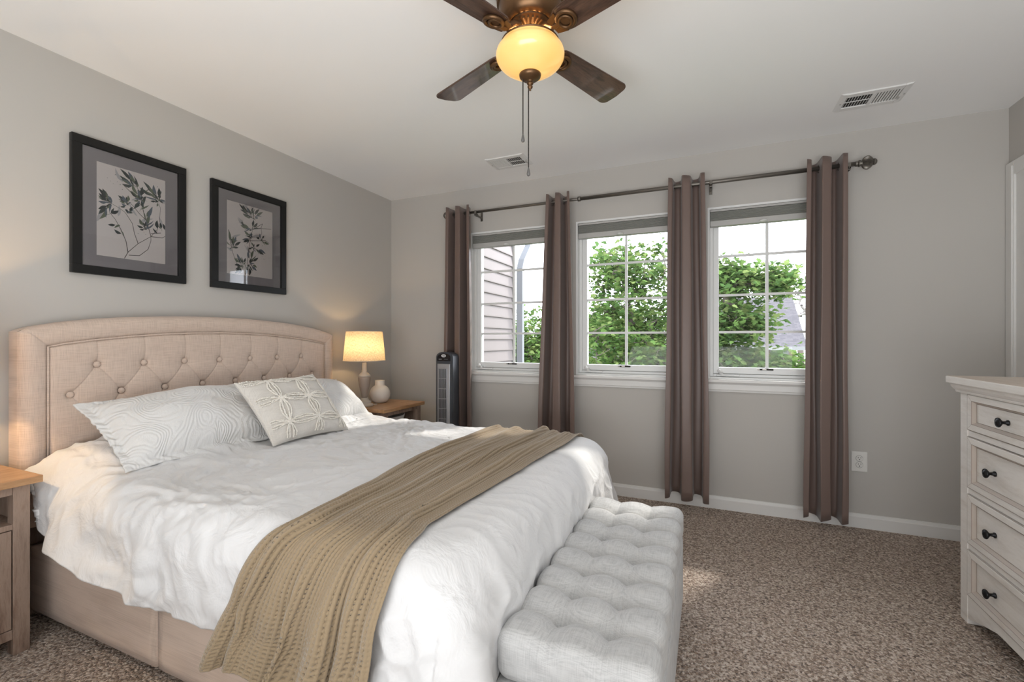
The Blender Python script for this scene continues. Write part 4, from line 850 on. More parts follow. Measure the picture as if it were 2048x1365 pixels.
# ================================================================ DUVET
# resting shape of the draped cloth in 2 mm steps, as second differences along both grid directions
DUVET_STEPS = [
[
[87,36,30,-1,11,0,7,18,16,17,18,18,18,18,17,18,18,18,18,18,18,18,18,18,19,18,18,18,19,18,19,19,18,17,18,19,17,19,17,18,18,18,18,18,18,18,18,17,18,18,18,18,18,15,16,18,17,-12,-2,2,13,5,11,12,12,13,14,16],
[3,-5,1,8,-9,-1,7,-1,1,0,-1,0,0,-1,-1,-1,0,1,0,0,0,0,0,0,-1,0,0,0,0,0,0,0,0,1,0,-1,1,-1,1,-1,0,0,0,0,-1,0,0,1,0,-1,0,0,-1,2,-1,0,-1,3,-3,7,-4,6,1,-2,-2,2,-1,0],
[2,-3,4,-2,-8,9,1,0,0,-1,1,0,-3,-2,2,1,0,-1,0,0,0,0,0,0,0,0,1,1,-1,-1,-1,1,0,0,0,0,0,0,0,1,-1,0,0,0,0,0,0,-1,0,1,-1,0,0,0,0,0,0,3,3,3,-1,-3,2,1,-1,-3,2,1],
[-1,0,6,-10,3,5,0,0,-1,1,-2,-4,2,3,-1,0,0,0,0,0,-1,1,0,0,0,1,-1,0,0,1,-1,-1,0,0,0,1,0,-1,0,0,1,-1,0,-1,1,0,0,0,0,0,0,0,0,0,0,-1,0,2,6,1,0,-3,0,1,1,0,0,0],
[-1,1,-2,-3,10,-2,0,0,1,-6,-1,4,1,-1,1,-1,0,0,0,0,0,0,0,0,0,1,0,-1,-1,0,1,-1,0,0,0,1,-1,1,-1,0,0,1,-1,1,0,-1,0,0,0,0,1,0,-1,1,0,0,-3,4,7,-3,0,0,-3,0,3,2,1,-6],
[-2,-1,-1,3,4,0,-2,-1,-5,3,3,1,-1,1,-1,0,0,0,0,-1,1,-1,0,1,1,-1,0,-1,1,-1,0,0,1,0,0,-2,2,-1,1,-1,0,0,1,-1,0,1,-1,1,0,0,0,0,1,-1,0,-1,-2,8,2,-3,1,3,1,-1,0,0,-2,-7],
[-1,-2,-4,10,3,-4,-3,-1,2,2,0,-1,1,0,0,0,-1,0,0,1,0,-1,0,-1,0,1,-1,0,0,1,0,-1,-1,1,0,1,-1,1,-1,1,0,0,-1,1,0,0,0,0,0,0,0,0,1,0,1,0,1,4,-1,1,-1,4,-1,0,0,-3,-5,-4],
[-2,-1,0,9,-6,-5,5,2,0,-1,0,0,0,0,1,0,0,-1,0,0,0,1,0,-1,-1,-1,1,0,0,0,0,-1,1,0,1,0,0,-1,1,0,-1,0,1,0,0,-1,1,1,0,0,1,-1,0,0,0,1,1,1,0,-2,6,0,0,-2,-7,-5,-5,0],
[0,-2,6,-5,-9,10,2,-2,2,0,-1,0,0,1,0,1,0,0,-1,0,0,1,-1,0,-1,-1,0,1,0,0,0,1,-2,-1,2,-1,0,0,0,0,1,0,0,0,0,0,0,0,1,0,-1,1,0,0,1,0,0,0,-2,8,-7,-9,0,-2,-2,-2,-2,4],
[6,-2,-2,-9,6,4,-2,2,-3,1,-1,1,0,-2,2,2,0,-1,0,-1,0,0,1,-1,1,-1,0,0,0,-1,0,0,0,-1,0,1,0,1,0,0,-1,1,0,0,-1,1,0,1,-1,1,-1,0,0,1,2,-1,1,-2,6,-15,-2,1,-5,-2,1,-1,1,2],
[13,-5,-12,-1,7,-1,1,1,2,-1,-1,-1,-1,1,0,-1,-1,1,1,1,0,-1,0,0,-1,0,0,0,0,0,-1,1,0,2,-2,-1,0,0,0,0,1,0,0,0,1,-1,0,-1,2,-1,0,1,0,0,0,1,-1,4,-14,2,-5,0,-1,-1,-2,1,2,-2],
[1,4,-11,5,3,-3,2,1,2,-4,1,-1,1,1,-2,-2,2,0,0,1,0,1,-1,0,1,-1,0,-1,0,1,1,-1,1,0,-1,0,-1,0,0,1,0,-1,0,0,0,1,1,-1,-1,0,1,0,0,0,0,1,1,-1,4,4,1,-3,-5,-5,-2,-1,-6,2],
[0,0,-1,2,-5,5,-1,0,-2,4,0,0,-1,-1,0,0,1,1,-1,-1,0,-1,1,0,-1,1,0,1,0,0,-1,1,-1,1,0,-1,1,-1,1,-1,0,0,1,0,0,0,0,0,-1,0,0,0,0,0,0,0,2,-5,0,0,1,-3,-1,3,-4,0,0,-7],
[0,-1,3,-4,4,0,0,-2,1,2,-1,0,-1,0,0,0,-1,0,1,0,-1,0,0,0,0,1,0,0,-1,0,1,-1,1,-2,0,1,0,1,-1,0,0,0,0,0,0,0,0,0,0,0,0,-1,0,1,0,-1,0,0,2,-1,-1,-3,-1,-2,2,-3,0,2],
[0,-1,-1,3,0,1,0,0,0,0,0,0,0,-1,-1,1,0,-1,0,0,0,0,0,0,0,0,0,1,0,-1,-1,1,0,-1,0,0,0,0,1,-1,0,0,0,0,1,0,-1,0,0,0,-1,0,2,0,0,0,-2,5,-2,-3,0,2,0,0,-1,0,1,-1],
[0,-3,-3,8,0,-1,1,0,0,0,0,-2,3,-2,0,0,0,0,0,-1,0,0,-1,1,0,0,0,0,1,-1,0,0,0,0,0,0,-1,0,0,0,1,0,-1,0,0,0,0,0,0,0,1,0,-1,0,-1,1,0,-2,3,2,-1,-1,0,0,0,0,0,0],
[0,-1,-1,2,2,0,-1,0,0,0,2,-1,-2,3,-1,-1,-1,1,-1,0,0,-1,1,0,2,-1,0,-1,0,0,0,-1,0,1,0,0,-1,0,0,1,0,0,-1,0,0,1,-1,0,0,0,0,1,-1,-1,1,0,1,-3,1,4,-4,4,-1,-2,1,-1,1,0],
[0,1,3,-3,0,0,1,0,0,0,-2,3,-2,-2,2,-1,1,-1,1,-1,0,1,-1,1,0,0,-1,0,0,0,-1,1,0,0,0,0,1,0,-1,0,0,0,1,-1,-1,0,0,0,0,0,0,0,-1,0,-1,1,-3,5,-1,-2,4,2,-3,0,0,0,0,0],
[0,1,1,1,-1,0,-1,0,1,0,1,-3,-1,1,0,0,-1,1,0,1,-1,-1,1,0,-1,1,1,0,0,-1,0,0,0,0,0,0,0,0,0,0,0,0,0,0,0,-1,1,0,-1,0,0,0,1,-1,0,0,-1,0,1,-2,3,0,0,0,0,1,-2,0],
[0,2,1,1,-1,-2,-1,1,1,-2,1,1,0,-1,0,2,-1,-1,0,-1,0,1,0,0,-1,0,0,0,0,0,1,0,0,-1,0,0,1,0,-1,-1,0,1,-1,1,0,0,0,-1,1,0,0,-1,0,1,-1,0,1,0,-1,2,-3,-1,3,0,0,0,0,0],
[0,1,2,0,0,-1,-2,1,-1,3,-1,-1,0,0,1,-1,0,1,-2,0,2,-1,0,-1,1,-1,0,0,0,0,0,0,0,1,0,0,-2,1,1,-1,0,-1,1,0,1,0,-1,1,-1,0,0,0,0,-1,0,-1,3,-1,2,-3,1,0,0,0,0,0,1,-1],
[0,1,2,-2,2,0,-3,1,1,-2,0,1,0,2,-3,-2,2,0,1,0,-1,1,-2,2,0,0,0,-1,0,0,0,0,0,0,0,0,1,-2,0,2,-1,1,-1,1,-1,0,1,0,0,-1,0,0,-1,1,0,-1,2,-1,-2,3,1,1,-3,0,0,0,-1,1],
[0,0,-1,3,0,0,-2,0,2,-1,-1,0,4,-2,-4,2,0,0,-1,2,0,-2,2,0,0,0,0,-1,0,1,0,-1,0,0,0,1,-1,1,0,0,0,-1,1,0,0,0,1,-2,1,0,-1,0,1,-1,1,0,0,0,0,-1,1,1,-2,0,0,-1,1,0],
[0,1,-1,0,2,-1,-1,0,-2,2,1,2,-1,-4,1,0,1,1,2,-3,0,0,1,-1,0,0,-1,2,-1,1,0,0,-1,0,1,-1,0,0,0,0,1,0,0,-1,1,-1,-1,2,-1,1,0,0,0,1,0,0,-1,0,-1,0,0,-4,2,1,1,1,-1,0],
[0,0,1,-1,0,-2,3,-1,0,1,1,-1,0,-3,2,1,-1,0,0,0,1,0,-1,-1,0,1,0,-1,1,0,0,1,0,0,-1,0,1,-1,1,-1,0,0,0,1,-1,1,-1,0,1,0,1,-1,0,1,0,0,-1,0,0,-1,-3,0,4,0,-1,-1,1,0],
[0,0,-2,2,-1,1,2,-2,0,-1,2,1,-4,0,2,0,0,1,-2,1,-1,1,0,0,-1,0,1,1,-1,1,0,0,0,0,0,-1,0,1,-1,1,0,0,0,-1,0,0,1,0,0,0,0,1,0,-1,0,0,0,1,-2,0,1,-1,0,1,-1,0,0,0],
[0,-1,0,1,0,-1,2,0,-1,0,-2,-2,0,5,-1,0,-1,-1,2,2,-3,1,-1,0,1,1,-1,0,1,-1,0,0,1,-1,0,1,-1,0,0,2,-1,-1,1,0,0,-1,0,0,0,0,0,1,0,0,0,0,1,-2,0,1,-2,3,-2,0,0,0,0,0],
[0,-2,1,1,1,-3,2,-3,1,0,1,-1,2,1,0,-1,1,-1,1,-2,2,-1,0,1,1,-1,0,-1,0,1,0,-1,0,1,-2,0,2,0,0,-1,1,0,-1,0,0,0,0,0,0,0,0,0,1,0,-1,0,-1,1,1,-2,6,-7,3,-2,1,1,0,-1],
[0,1,0,-1,-5,3,-1,3,0,1,-3,3,2,2,-2,-2,0,0,-2,2,1,-1,1,0,-2,0,1,0,-1,0,1,1,-2,-1,0,0,1,1,-1,0,-1,1,0,0,-1,1,0,0,0,0,1,0,-1,0,0,0,0,-1,1,4,-1,-3,-1,2,-1,0,0,0],
[0,0,1,0,-6,5,0,0,0,-2,3,-2,0,0,3,2,-3,-2,1,0,1,1,-1,-1,1,-1,-1,0,1,0,1,-1,0,0,0,0,0,0,0,-1,0,0,0,0,1,-1,0,1,0,1,0,-1,0,0,0,-1,0,1,-1,2,0,-1,0,-1,1,0,0,0],
[0,0,1,0,-2,-1,2,0,0,1,-2,-1,-1,1,1,1,2,0,-2,0,0,0,0,0,0,0,-1,0,1,0,-1,0,1,0,0,0,0,-1,0,0,1,-1,0,0,0,1,-1,0,1,0,-1,1,0,-1,-1,2,0,-1,1,-3,1,3,-1,0,0,0,0,0],
[0,1,-2,1,-1,0,0,1,-1,0,-1,0,0,0,0,0,0,2,1,-2,0,0,1,1,-2,1,0,1,-1,0,0,-1,0,0,1,0,0,0,0,1,0,-1,0,0,-1,-1,2,0,0,0,0,-2,0,1,0,1,0,-1,0,-1,-3,5,0,0,0,0,-1,2],
[0,-1,1,-1,2,-1,0,-1,0,-1,0,1,1,0,0,-1,1,0,0,2,-2,0,0,0,1,-2,1,0,0,0,-2,1,1,1,0,0,0,-1,1,-1,0,0,-1,0,1,1,-1,0,0,-1,0,1,0,-1,2,-1,-1,2,0,-1,1,5,-5,-1,0,-1,1,-1],
[0,-1,-1,1,2,1,-2,-1,-1,0,0,2,1,-1,-1,1,0,-1,2,-2,1,0,-1,0,0,1,0,0,1,0,-1,0,0,0,1,1,-1,-1,0,0,-1,1,0,0,0,0,0,0,0,0,0,0,0,0,0,-1,1,0,1,-1,2,-2,-1,1,0,0,0,1],
[0,1,-2,-1,5,0,-1,-6,2,-1,2,2,-1,-2,2,0,0,1,-2,1,0,0,0,-1,0,1,0,0,-1,0,2,0,0,0,0,0,-2,1,0,0,-1,0,1,0,0,0,0,-1,0,0,0,1,-1,1,0,-1,1,0,-1,1,0,-1,2,-1,1,-1,0,-1],
[0,0,-1,-1,4,0,-3,0,-1,2,1,-1,0,0,0,0,0,-1,1,-1,0,0,1,0,0,0,0,0,0,0,0,0,0,0,1,-2,0,1,0,0,0,1,-1,0,1,0,-1,0,-1,0,0,0,1,-1,1,1,-1,1,-2,1,1,-2,1,0,-1,1,0,0],
[0,1,1,1,-3,-1,-2,6,-1,-2,0,0,1,-2,0,0,0,1,-1,1,0,0,0,0,0,0,1,-1,0,0,1,0,-1,1,-2,1,0,0,0,0,0,0,1,0,-1,0,1,0,-1,-1,0,0,1,0,-1,1,1,1,-2,1,-3,2,-1,1,0,0,0,0],
[0,1,2,-1,-4,1,4,0,0,1,-3,0,0,-2,0,0,0,-1,1,0,0,0,0,0,1,-1,0,1,0,0,1,-1,1,-2,1,-2,2,0,0,0,0,0,0,0,1,0,-1,0,1,-1,0,-1,0,1,0,0,2,-2,0,0,0,1,0,-1,0,0,0,0],
[0,1,3,-3,-3,2,3,0,-1,1,-1,-1,0,-2,0,1,-1,0,0,1,0,-1,0,0,0,1,0,0,0,1,-1,1,-1,1,-2,1,0,0,-1,1,1,-1,0,1,-1,0,0,1,0,0,0,0,-1,1,-1,0,-3,0,4,-1,1,0,-1,0,1,0,-1,0],
[0,1,-1,2,0,-1,1,1,0,-3,2,-1,0,-1,0,-1,1,1,0,-2,0,1,0,0,-1,0,0,0,0,0,0,1,1,-1,-1,1,0,0,0,0,0,1,-1,-1,0,0,1,0,0,2,-1,0,0,-1,1,-1,0,0,0,1,2,-5,1,1,-1,1,1,0],
[0,0,2,0,1,-1,-1,1,0,-2,1,0,-1,0,0,0,0,0,0,-1,0,0,0,1,0,0,0,0,0,-1,1,1,0,-1,1,-2,1,0,1,-1,0,0,1,0,-1,0,0,0,0,0,0,0,0,0,0,0,0,1,-1,0,1,-1,0,0,0,-1,0,0],
[0,-1,-3,2,4,1,-2,-1,2,0,0,-1,0,-1,-1,0,1,0,0,0,0,-1,0,0,1,0,0,0,-1,0,1,0,-1,0,-1,1,0,0,0,1,0,0,0,0,1,-1,1,-1,0,0,1,-1,0,0,0,1,0,-1,1,-2,-5,3,2,1,0,0,0,0],
[0,-1,1,0,5,-7,2,1,-2,3,1,1,-3,-1,-1,0,0,1,0,0,-1,1,0,0,0,0,0,-1,1,-2,2,0,-1,1,-1,1,-2,0,2,-1,1,0,0,0,0,1,-1,0,0,0,0,1,0,0,0,0,-2,0,0,0,0,-1,3,-1,0,1,-1,0],
[0,-1,1,-2,-2,3,1,0,1,2,-2,-2,1,-1,1,0,0,0,-1,1,1,-1,0,0,0,-1,0,1,-1,1,-1,0,1,-1,1,-1,1,0,0,0,0,0,0,0,0,0,0,0,0,0,0,0,0,0,1,-1,2,-1,-1,0,-2,2,0,0,1,-2,1,0],
[0,0,-1,0,-2,2,1,0,1,1,-3,0,0,1,-1,0,0,1,0,0,0,0,-1,0,0,1,0,-1,1,1,-2,-1,1,1,0,1,-1,1,-1,0,0,0,0,0,0,0,0,0,0,1,0,0,0,0,-1,0,0,0,0,0,0,-1,1,0,-1,1,0,0],
[0,-1,0,0,0,1,-1,0,1,0,0,1,0,-2,1,-1,0,1,-1,1,-2,2,0,0,0,0,0,0,0,0,-1,0,0,0,1,0,1,-1,0,0,-1,1,0,0,0,0,0,0,0,0,0,-1,1,0,0,0,0,0,0,0,0,0,0,1,-1,0,0,0],
[0,-1,-2,1,2,0,-1,0,0,0,3,0,0,-1,-3,1,1,0,-2,1,0,-1,0,0,1,1,-1,1,0,0,0,0,0,-1,1,0,0,0,0,0,0,-1,1,0,0,0,0,0,0,0,0,1,-1,0,-1,0,1,0,0,-1,1,2,-1,0,1,1,0,-2],
[0,-1,-1,1,0,2,-1,-1,0,-1,1,2,-1,4,-4,0,-1,-1,1,0,0,0,0,0,1,-1,1,0,0,-1,0,0,0,1,1,-1,0,0,-1,0,1,0,-1,1,0,0,0,0,0,-1,1,-1,0,0,1,0,-1,1,1,3,1,0,4,0,0,-1,-1,1],
[0,0,-2,0,2,0,1,-2,0,1,-1,-1,1,-1,2,0,0,-3,2,-1,1,1,0,1,-1,0,0,-1,1,0,0,-1,0,0,0,1,0,0,0,0,0,0,-1,0,0,0,1,0,0,0,-1,1,0,0,0,0,1,-2,3,0,-1,1,-2,-1,0,1,2,3],
[0,0,2,-3,1,2,-4,1,1,-3,2,1,0,-2,2,0,-1,1,0,1,0,-1,1,-1,-1,0,0,1,-1,1,0,0,-1,1,0,0,0,0,-1,-1,0,2,-1,-1,1,1,-1,1,0,0,0,0,-1,0,0,0,0,3,-4,-3,5,1,0,2,0,1,-4,0],
[0,0,0,4,-4,-1,-1,2,0,0,0,1,-1,-1,0,0,1,-1,0,0,2,0,-1,0,0,0,-1,1,0,0,0,1,-1,0,0,0,-1,0,0,1,-1,0,1,0,0,-2,1,0,1,0,0,-1,1,0,0,0,-1,2,1,1,-2,-1,3,-3,-1,-5,2,-3],
[0,1,-3,0,1,-1,1,0,-1,2,-1,-1,1,0,1,0,-1,0,0,1,0,1,-1,-1,0,0,1,0,0,0,1,-1,0,0,0,-1,1,0,0,0,0,-1,1,0,-1,1,0,0,0,0,0,0,0,0,0,1,0,-3,0,3,-2,-3,-4,0,0,2,4,10],
[0,1,-2,-1,0,1,1,-1,-1,0,0,1,0,0,1,-1,-1,1,1,-1,1,0,-1,1,0,0,0,0,0,0,-1,0,1,0,-1,1,0,0,1,-1,0,0,0,0,0,0,0,1,-1,0,0,1,-1,0,1,0,0,0,-1,-3,-2,2,1,2,0,5,8,0],
[0,-1,-1,0,1,-1,1,0,1,-1,-1,0,1,0,0,0,1,0,0,0,-1,-1,2,0,0,0,0,-1,0,0,0,0,1,-1,1,0,0,0,0,0,0,-1,0,0,1,0,0,0,0,0,0,0,1,0,-1,2,0,-2,1,1,1,-3,-1,1,7,8,-1,-2],
[0,0,0,-3,1,1,1,-1,0,-1,1,0,0,0,2,1,-2,-1,0,0,0,1,0,0,0,0,-1,0,0,0,1,0,-1,1,0,0,0,0,-1,1,0,0,0,0,0,0,0,-1,1,0,0,0,0,0,2,-2,-1,2,-3,0,-1,3,3,6,5,-1,-8,-1],
[0,1,3,-6,1,0,2,-2,0,0,0,-1,1,2,-1,0,1,-1,0,-1,1,0,0,0,0,-1,0,0,0,1,-1,1,1,0,-1,0,-1,0,1,0,0,-1,1,0,0,0,0,0,-1,0,1,0,0,1,0,-1,0,-1,3,-3,3,5,6,3,-3,-8,-7,0],
[-6,5,8,-6,-2,0,0,3,-2,2,-3,-1,0,3,-1,0,1,0,-2,1,-1,1,-1,0,0,1,0,0,0,-1,0,0,1,0,0,-1,1,0,-1,1,-1,1,0,0,0,0,0,0,0,0,-1,0,0,1,0,-1,1,1,-2,7,5,1,0,-5,-7,-5,1,4],
[-8,3,6,5,-7,0,0,0,1,-1,0,-2,0,5,-4,1,1,-1,1,-1,0,0,1,0,0,-1,1,0,0,0,0,0,-1,0,1,0,0,-1,1,-1,1,0,0,0,-1,0,0,0,0,0,0,0,0,0,-1,1,-1,0,3,1,-2,0,-5,-5,-1,0,9,1],
[-6,4,-2,9,-3,-3,0,0,-1,1,-2,4,-3,2,0,-1,-1,3,0,0,-1,0,1,-1,-1,1,0,0,-1,1,0,0,0,-1,0,1,-1,1,0,0,0,0,-1,0,1,0,-1,-1,0,0,1,0,0,-1,0,-1,0,0,-1,-5,4,-2,0,-1,4,3,2,-3],
[-3,0,-1,1,5,-3,-2,0,1,-3,2,0,3,-3,3,-1,0,1,0,0,1,-1,0,-1,1,-1,0,0,1,-1,0,0,0,1,0,-1,1,0,0,0,0,-1,0,1,-1,0,0,0,0,0,0,0,-1,0,0,0,-1,-1,-3,0,-4,1,-3,8,8,6,1,-1],
[-3,-1,3,-3,5,-4,0,0,-1,0,2,-1,1,4,-4,1,-1,2,0,1,-1,0,-1,1,0,0,0,0,0,0,0,0,-1,0,0,1,0,0,0,-1,0,1,0,-1,0,0,0,0,0,0,0,0,0,0,-1,0,-1,4,4,1,-3,-12,1,4,-1,3,-3,2],
[1,3,1,-10,0,7,-5,-2,-1,3,2,0,-1,1,3,-4,2,-2,2,-1,0,0,1,0,-1,1,-1,0,0,0,0,0,1,0,0,0,0,-1,1,0,0,0,-1,1,0,0,0,0,0,0,-1,0,1,-1,-1,0,3,-8,2,7,2,6,-6,-13,-2,-1,1,-2],
[3,-1,-1,-4,-2,2,5,-6,0,1,1,0,-1,0,1,1,-1,0,0,1,1,0,-1,0,1,-1,1,0,0,0,0,0,0,-1,0,1,0,0,-1,1,0,-1,1,0,0,-1,0,1,0,0,-1,0,0,-1,0,0,-2,6,-9,1,7,7,1,-4,-8,-4,-6,0],
[2,-1,0,-2,-3,1,1,6,-3,-2,-1,0,0,0,0,1,0,0,0,0,0,0,0,0,0,1,-1,1,0,0,-1,0,0,1,0,-1,0,1,-1,0,0,1,0,-1,0,1,-1,0,1,0,0,-1,0,0,-1,-1,2,2,3,-9,-1,5,11,3,-4,-8,-2,-7],
[3,-2,0,3,-6,-1,1,2,2,-3,-1,0,1,0,0,1,1,1,-3,0,0,0,0,1,0,-1,1,-1,1,-1,1,0,0,-1,0,1,0,0,0,0,0,1,0,-1,0,0,1,-1,1,-1,-1,1,0,1,1,-4,-1,1,4,-6,-2,1,2,11,6,0,-2,-4],
[3,-2,-2,4,1,-6,-1,0,2,3,-4,0,1,0,1,-1,0,0,3,-3,0,0,1,-1,1,0,-2,2,-1,1,0,0,0,1,0,-1,0,0,1,0,0,-1,0,0,1,-1,1,1,-3,1,0,0,0,0,1,-5,0,0,2,-1,-7,3,0,2,5,11,3,1],
[3,-4,-5,9,0,-5,-2,0,1,1,3,-1,-2,1,1,0,-1,-2,1,3,-1,-1,0,1,-1,0,1,-1,0,0,1,0,0,0,0,0,0,0,0,-1,0,1,0,1,-1,1,0,-1,0,-1,1,0,1,-1,0,3,-8,-1,1,0,-4,-1,3,-1,3,-1,12,7],
[3,-6,-2,0,9,-3,-4,-1,1,0,1,1,1,-1,-1,2,0,-1,-1,0,1,1,0,-1,0,0,1,-1,0,0,-1,1,0,0,0,0,0,0,0,1,0,-1,0,1,-1,1,-2,0,1,0,0,0,0,1,-1,-1,-2,-3,0,-3,2,-1,0,-2,1,4,-3,9],
[-1,-1,-2,-2,-1,10,-4,-2,-1,1,0,0,0,1,0,0,0,1,0,0,0,-1,0,1,0,0,0,0,0,0,0,0,0,0,0,0,0,0,0,0,0,0,0,0,0,-1,1,-1,0,1,0,0,-1,0,0,-1,3,-5,-5,1,1,-1,-2,1,-2,-1,2,-2],
[3,1,1,-3,-7,-1,6,-2,-1,-1,1,1,0,-1,1,0,0,1,-1,1,0,0,0,0,0,1,0,0,0,0,0,-1,0,0,0,1,0,-1,1,0,-1,1,-1,-1,1,0,0,1,-1,0,1,0,-1,0,0,0,-5,2,3,-2,-7,-3,0,0,-1,1,0,0],
],
[
[-1283,-12,5,6,0,7,8,-1,-3,-3,-1,-2,-2,-2,0,1,0,0,2,2,2,2,2,2,2,1,1,1,1,1,0,2,-1,2,0,0,0,0,-1,-1,0,1,0,0,0,0,0,-3,0,1,-3,-5,-4,5,9,-1,-8,-12,-15,-15,2,9,6,6,6,5,3,3],
[5,7,-3,-2,3,0,-6,-4,0,2,-2,-2,2,6,4,0,-1,-1,-3,0,1,-1,-1,-2,-2,0,1,0,-5,1,4,-1,1,-2,0,-2,-1,1,1,2,0,0,-1,0,1,0,0,1,2,1,0,-2,-3,-1,3,2,2,-3,-1,4,6,-6,-4,3,4,-2,2,-4],
[13,0,-3,-2,0,-1,-9,2,1,-3,-1,6,8,2,-2,-1,0,1,1,-1,-2,-1,-1,-1,-2,-3,-2,2,0,-4,2,1,0,-2,-2,3,-1,0,2,0,2,-1,2,-2,-2,1,0,1,0,-2,3,0,0,-2,0,3,0,-1,-1,6,0,4,-4,-4,1,6,-3,-3],
[14,-2,-2,0,0,-12,0,0,-1,3,8,5,-3,-4,-2,-1,1,1,-1,-4,0,1,0,1,0,1,0,-3,5,0,-5,0,-1,1,0,2,5,-3,-4,0,0,1,-4,1,1,-1,2,1,-2,-1,0,4,3,-4,-3,2,0,-1,3,7,0,1,1,-2,-3,-3,-3,1],
[13,0,-1,-2,-4,-7,2,2,4,3,2,-6,-5,-3,0,2,0,0,0,0,-3,0,2,1,-2,-2,2,4,-1,1,-1,-1,0,0,2,-4,2,1,-1,0,-2,-1,6,1,-4,-1,-1,2,0,1,-1,3,-1,0,-2,0,-1,0,6,5,0,1,4,-1,-8,-6,0,6],
[14,-1,-1,-1,-8,5,4,-1,0,-2,-8,-1,1,2,-2,-5,3,1,-2,1,4,0,-3,0,4,-4,-1,3,1,-2,0,0,-1,1,-1,3,-4,-1,4,-1,0,1,-2,-1,3,-2,3,-2,1,-2,3,0,2,-3,-1,-1,-3,3,10,2,-1,-5,-3,3,-3,-1,4,7],
[14,-1,-3,-1,-1,7,-2,0,-7,-5,4,1,0,-3,1,-1,-6,-1,4,2,-2,2,3,-4,1,5,-4,-2,-3,2,-1,4,-1,-2,3,0,-2,0,2,-3,1,2,-3,0,-1,2,-2,3,-2,2,-6,4,3,-1,-2,-3,2,7,4,0,-4,-6,5,0,1,4,5,-4],
[13,0,0,-4,5,-2,1,-5,-3,5,-2,0,-3,4,-3,4,-4,-5,3,1,3,-6,-3,5,-3,4,0,-3,1,2,-4,0,1,3,-1,-2,0,4,-5,2,1,-3,3,-2,2,0,-2,-3,3,-1,4,-5,-1,7,-1,-1,-2,11,-1,-4,-7,4,1,1,6,2,-8,-1],
[14,-1,-3,1,-1,0,-3,-3,7,-2,-2,1,1,-2,3,-1,4,-2,-4,1,-3,5,-2,0,0,-4,5,-3,1,-1,6,-9,1,4,-2,-1,2,-2,0,1,-1,1,-1,4,-1,0,0,-2,-2,2,-1,0,3,-1,-4,0,10,-1,-2,-6,8,3,0,-3,-2,-7,-5,3],
[17,-3,-1,0,1,-5,-4,5,4,-5,3,-2,1,2,-1,0,-1,1,-1,-1,0,-1,1,1,-2,1,-4,4,1,-2,0,3,-4,0,2,-1,0,0,2,-1,-1,1,-2,1,-1,0,1,0,-3,0,3,0,1,-2,0,0,1,2,-2,2,3,-1,-7,-5,-7,-1,11,-2],
[12,0,3,-2,-1,-1,2,-1,-1,1,2,2,0,-1,-1,-3,1,1,0,-2,2,-2,1,0,2,-2,2,-4,0,2,1,-1,3,-5,1,3,-1,-1,0,1,-1,-2,4,-3,2,-1,-1,1,2,-3,0,2,-2,2,-1,1,2,-4,1,-1,-6,-5,-1,0,3,4,0,1],
[10,3,0,0,-1,1,0,1,-3,4,0,0,1,-1,1,0,-2,0,-1,2,-3,2,2,-5,1,2,0,1,-1,1,-3,2,0,0,-1,1,0,0,0,0,1,0,-1,1,-1,1,-1,-1,0,2,-1,-1,0,0,2,-1,1,-1,-1,-1,-2,2,2,0,0,0,-3,0],
[14,0,1,-2,0,1,1,1,-1,1,-1,1,0,0,-1,2,0,-1,0,-1,1,1,0,0,-1,0,-1,0,1,-1,1,-1,1,0,-1,-1,1,1,0,-1,0,1,0,0,1,0,-1,0,0,-1,0,1,0,0,-1,1,-2,2,0,1,0,-2,-1,1,0,0,-2,-6],
[14,1,-1,1,0,0,1,-1,0,-2,2,-2,1,2,0,-1,1,1,-1,-1,1,-1,0,1,0,0,0,1,-1,0,0,0,0,0,0,0,0,1,-1,0,0,0,0,1,-1,0,1,0,-1,0,0,-1,1,0,1,-1,-1,1,0,1,0,-1,-3,-2,2,0,-1,-1],
[14,1,0,0,0,0,-1,1,0,0,-2,1,1,0,1,0,0,0,0,0,0,0,1,0,0,-1,0,-1,1,0,1,0,-1,-1,1,0,0,-1,2,-1,0,0,0,-1,2,0,-1,-1,1,0,-1,1,0,1,0,-1,0,-1,1,-1,1,1,4,0,-1,-2,1,0],
[14,0,0,1,0,0,1,-1,0,1,-1,1,-2,1,1,1,-1,0,1,-1,0,0,-1,1,0,0,1,0,-1,0,-1,0,1,0,0,-1,0,1,-1,0,0,1,0,1,-1,-1,0,1,0,0,0,1,-1,0,0,0,0,0,-1,1,0,0,-2,1,-1,1,-1,1],
[14,1,1,0,-1,0,0,1,0,0,0,-1,1,-3,1,1,1,0,0,1,-1,0,0,-1,1,0,0,0,0,0,0,0,0,1,-1,0,1,0,-1,0,1,-1,0,0,-1,1,0,0,0,0,1,-1,0,0,0,0,1,-1,1,-1,-1,0,-1,0,1,0,0,0],
[15,-1,-1,2,0,1,0,0,1,-2,1,-1,0,0,-1,2,0,0,0,0,0,0,-1,1,0,0,0,0,0,0,0,0,0,-1,1,0,-1,0,0,1,1,0,-1,0,0,0,0,1,-1,0,0,0,0,-1,1,1,-1,1,-1,0,0,-2,1,1,1,-1,1,0],
[14,1,0,0,1,0,-1,1,-1,1,-1,1,1,0,-1,-1,1,0,0,0,-1,0,1,0,-1,1,0,0,0,1,-1,0,0,0,-1,1,0,-1,1,0,-1,1,0,0,0,0,0,0,1,0,-1,0,0,1,-1,0,0,-1,1,-1,1,0,-1,2,-1,0,0,1],
[14,0,0,-2,4,-2,2,0,0,0,0,0,0,0,0,-3,1,1,-1,1,1,0,0,0,0,0,0,1,0,-1,0,0,0,0,0,0,-1,1,0,0,0,-1,1,-1,2,0,0,-1,-1,1,0,-1,1,0,0,0,0,1,-1,1,-2,1,0,0,0,1,-1,0],
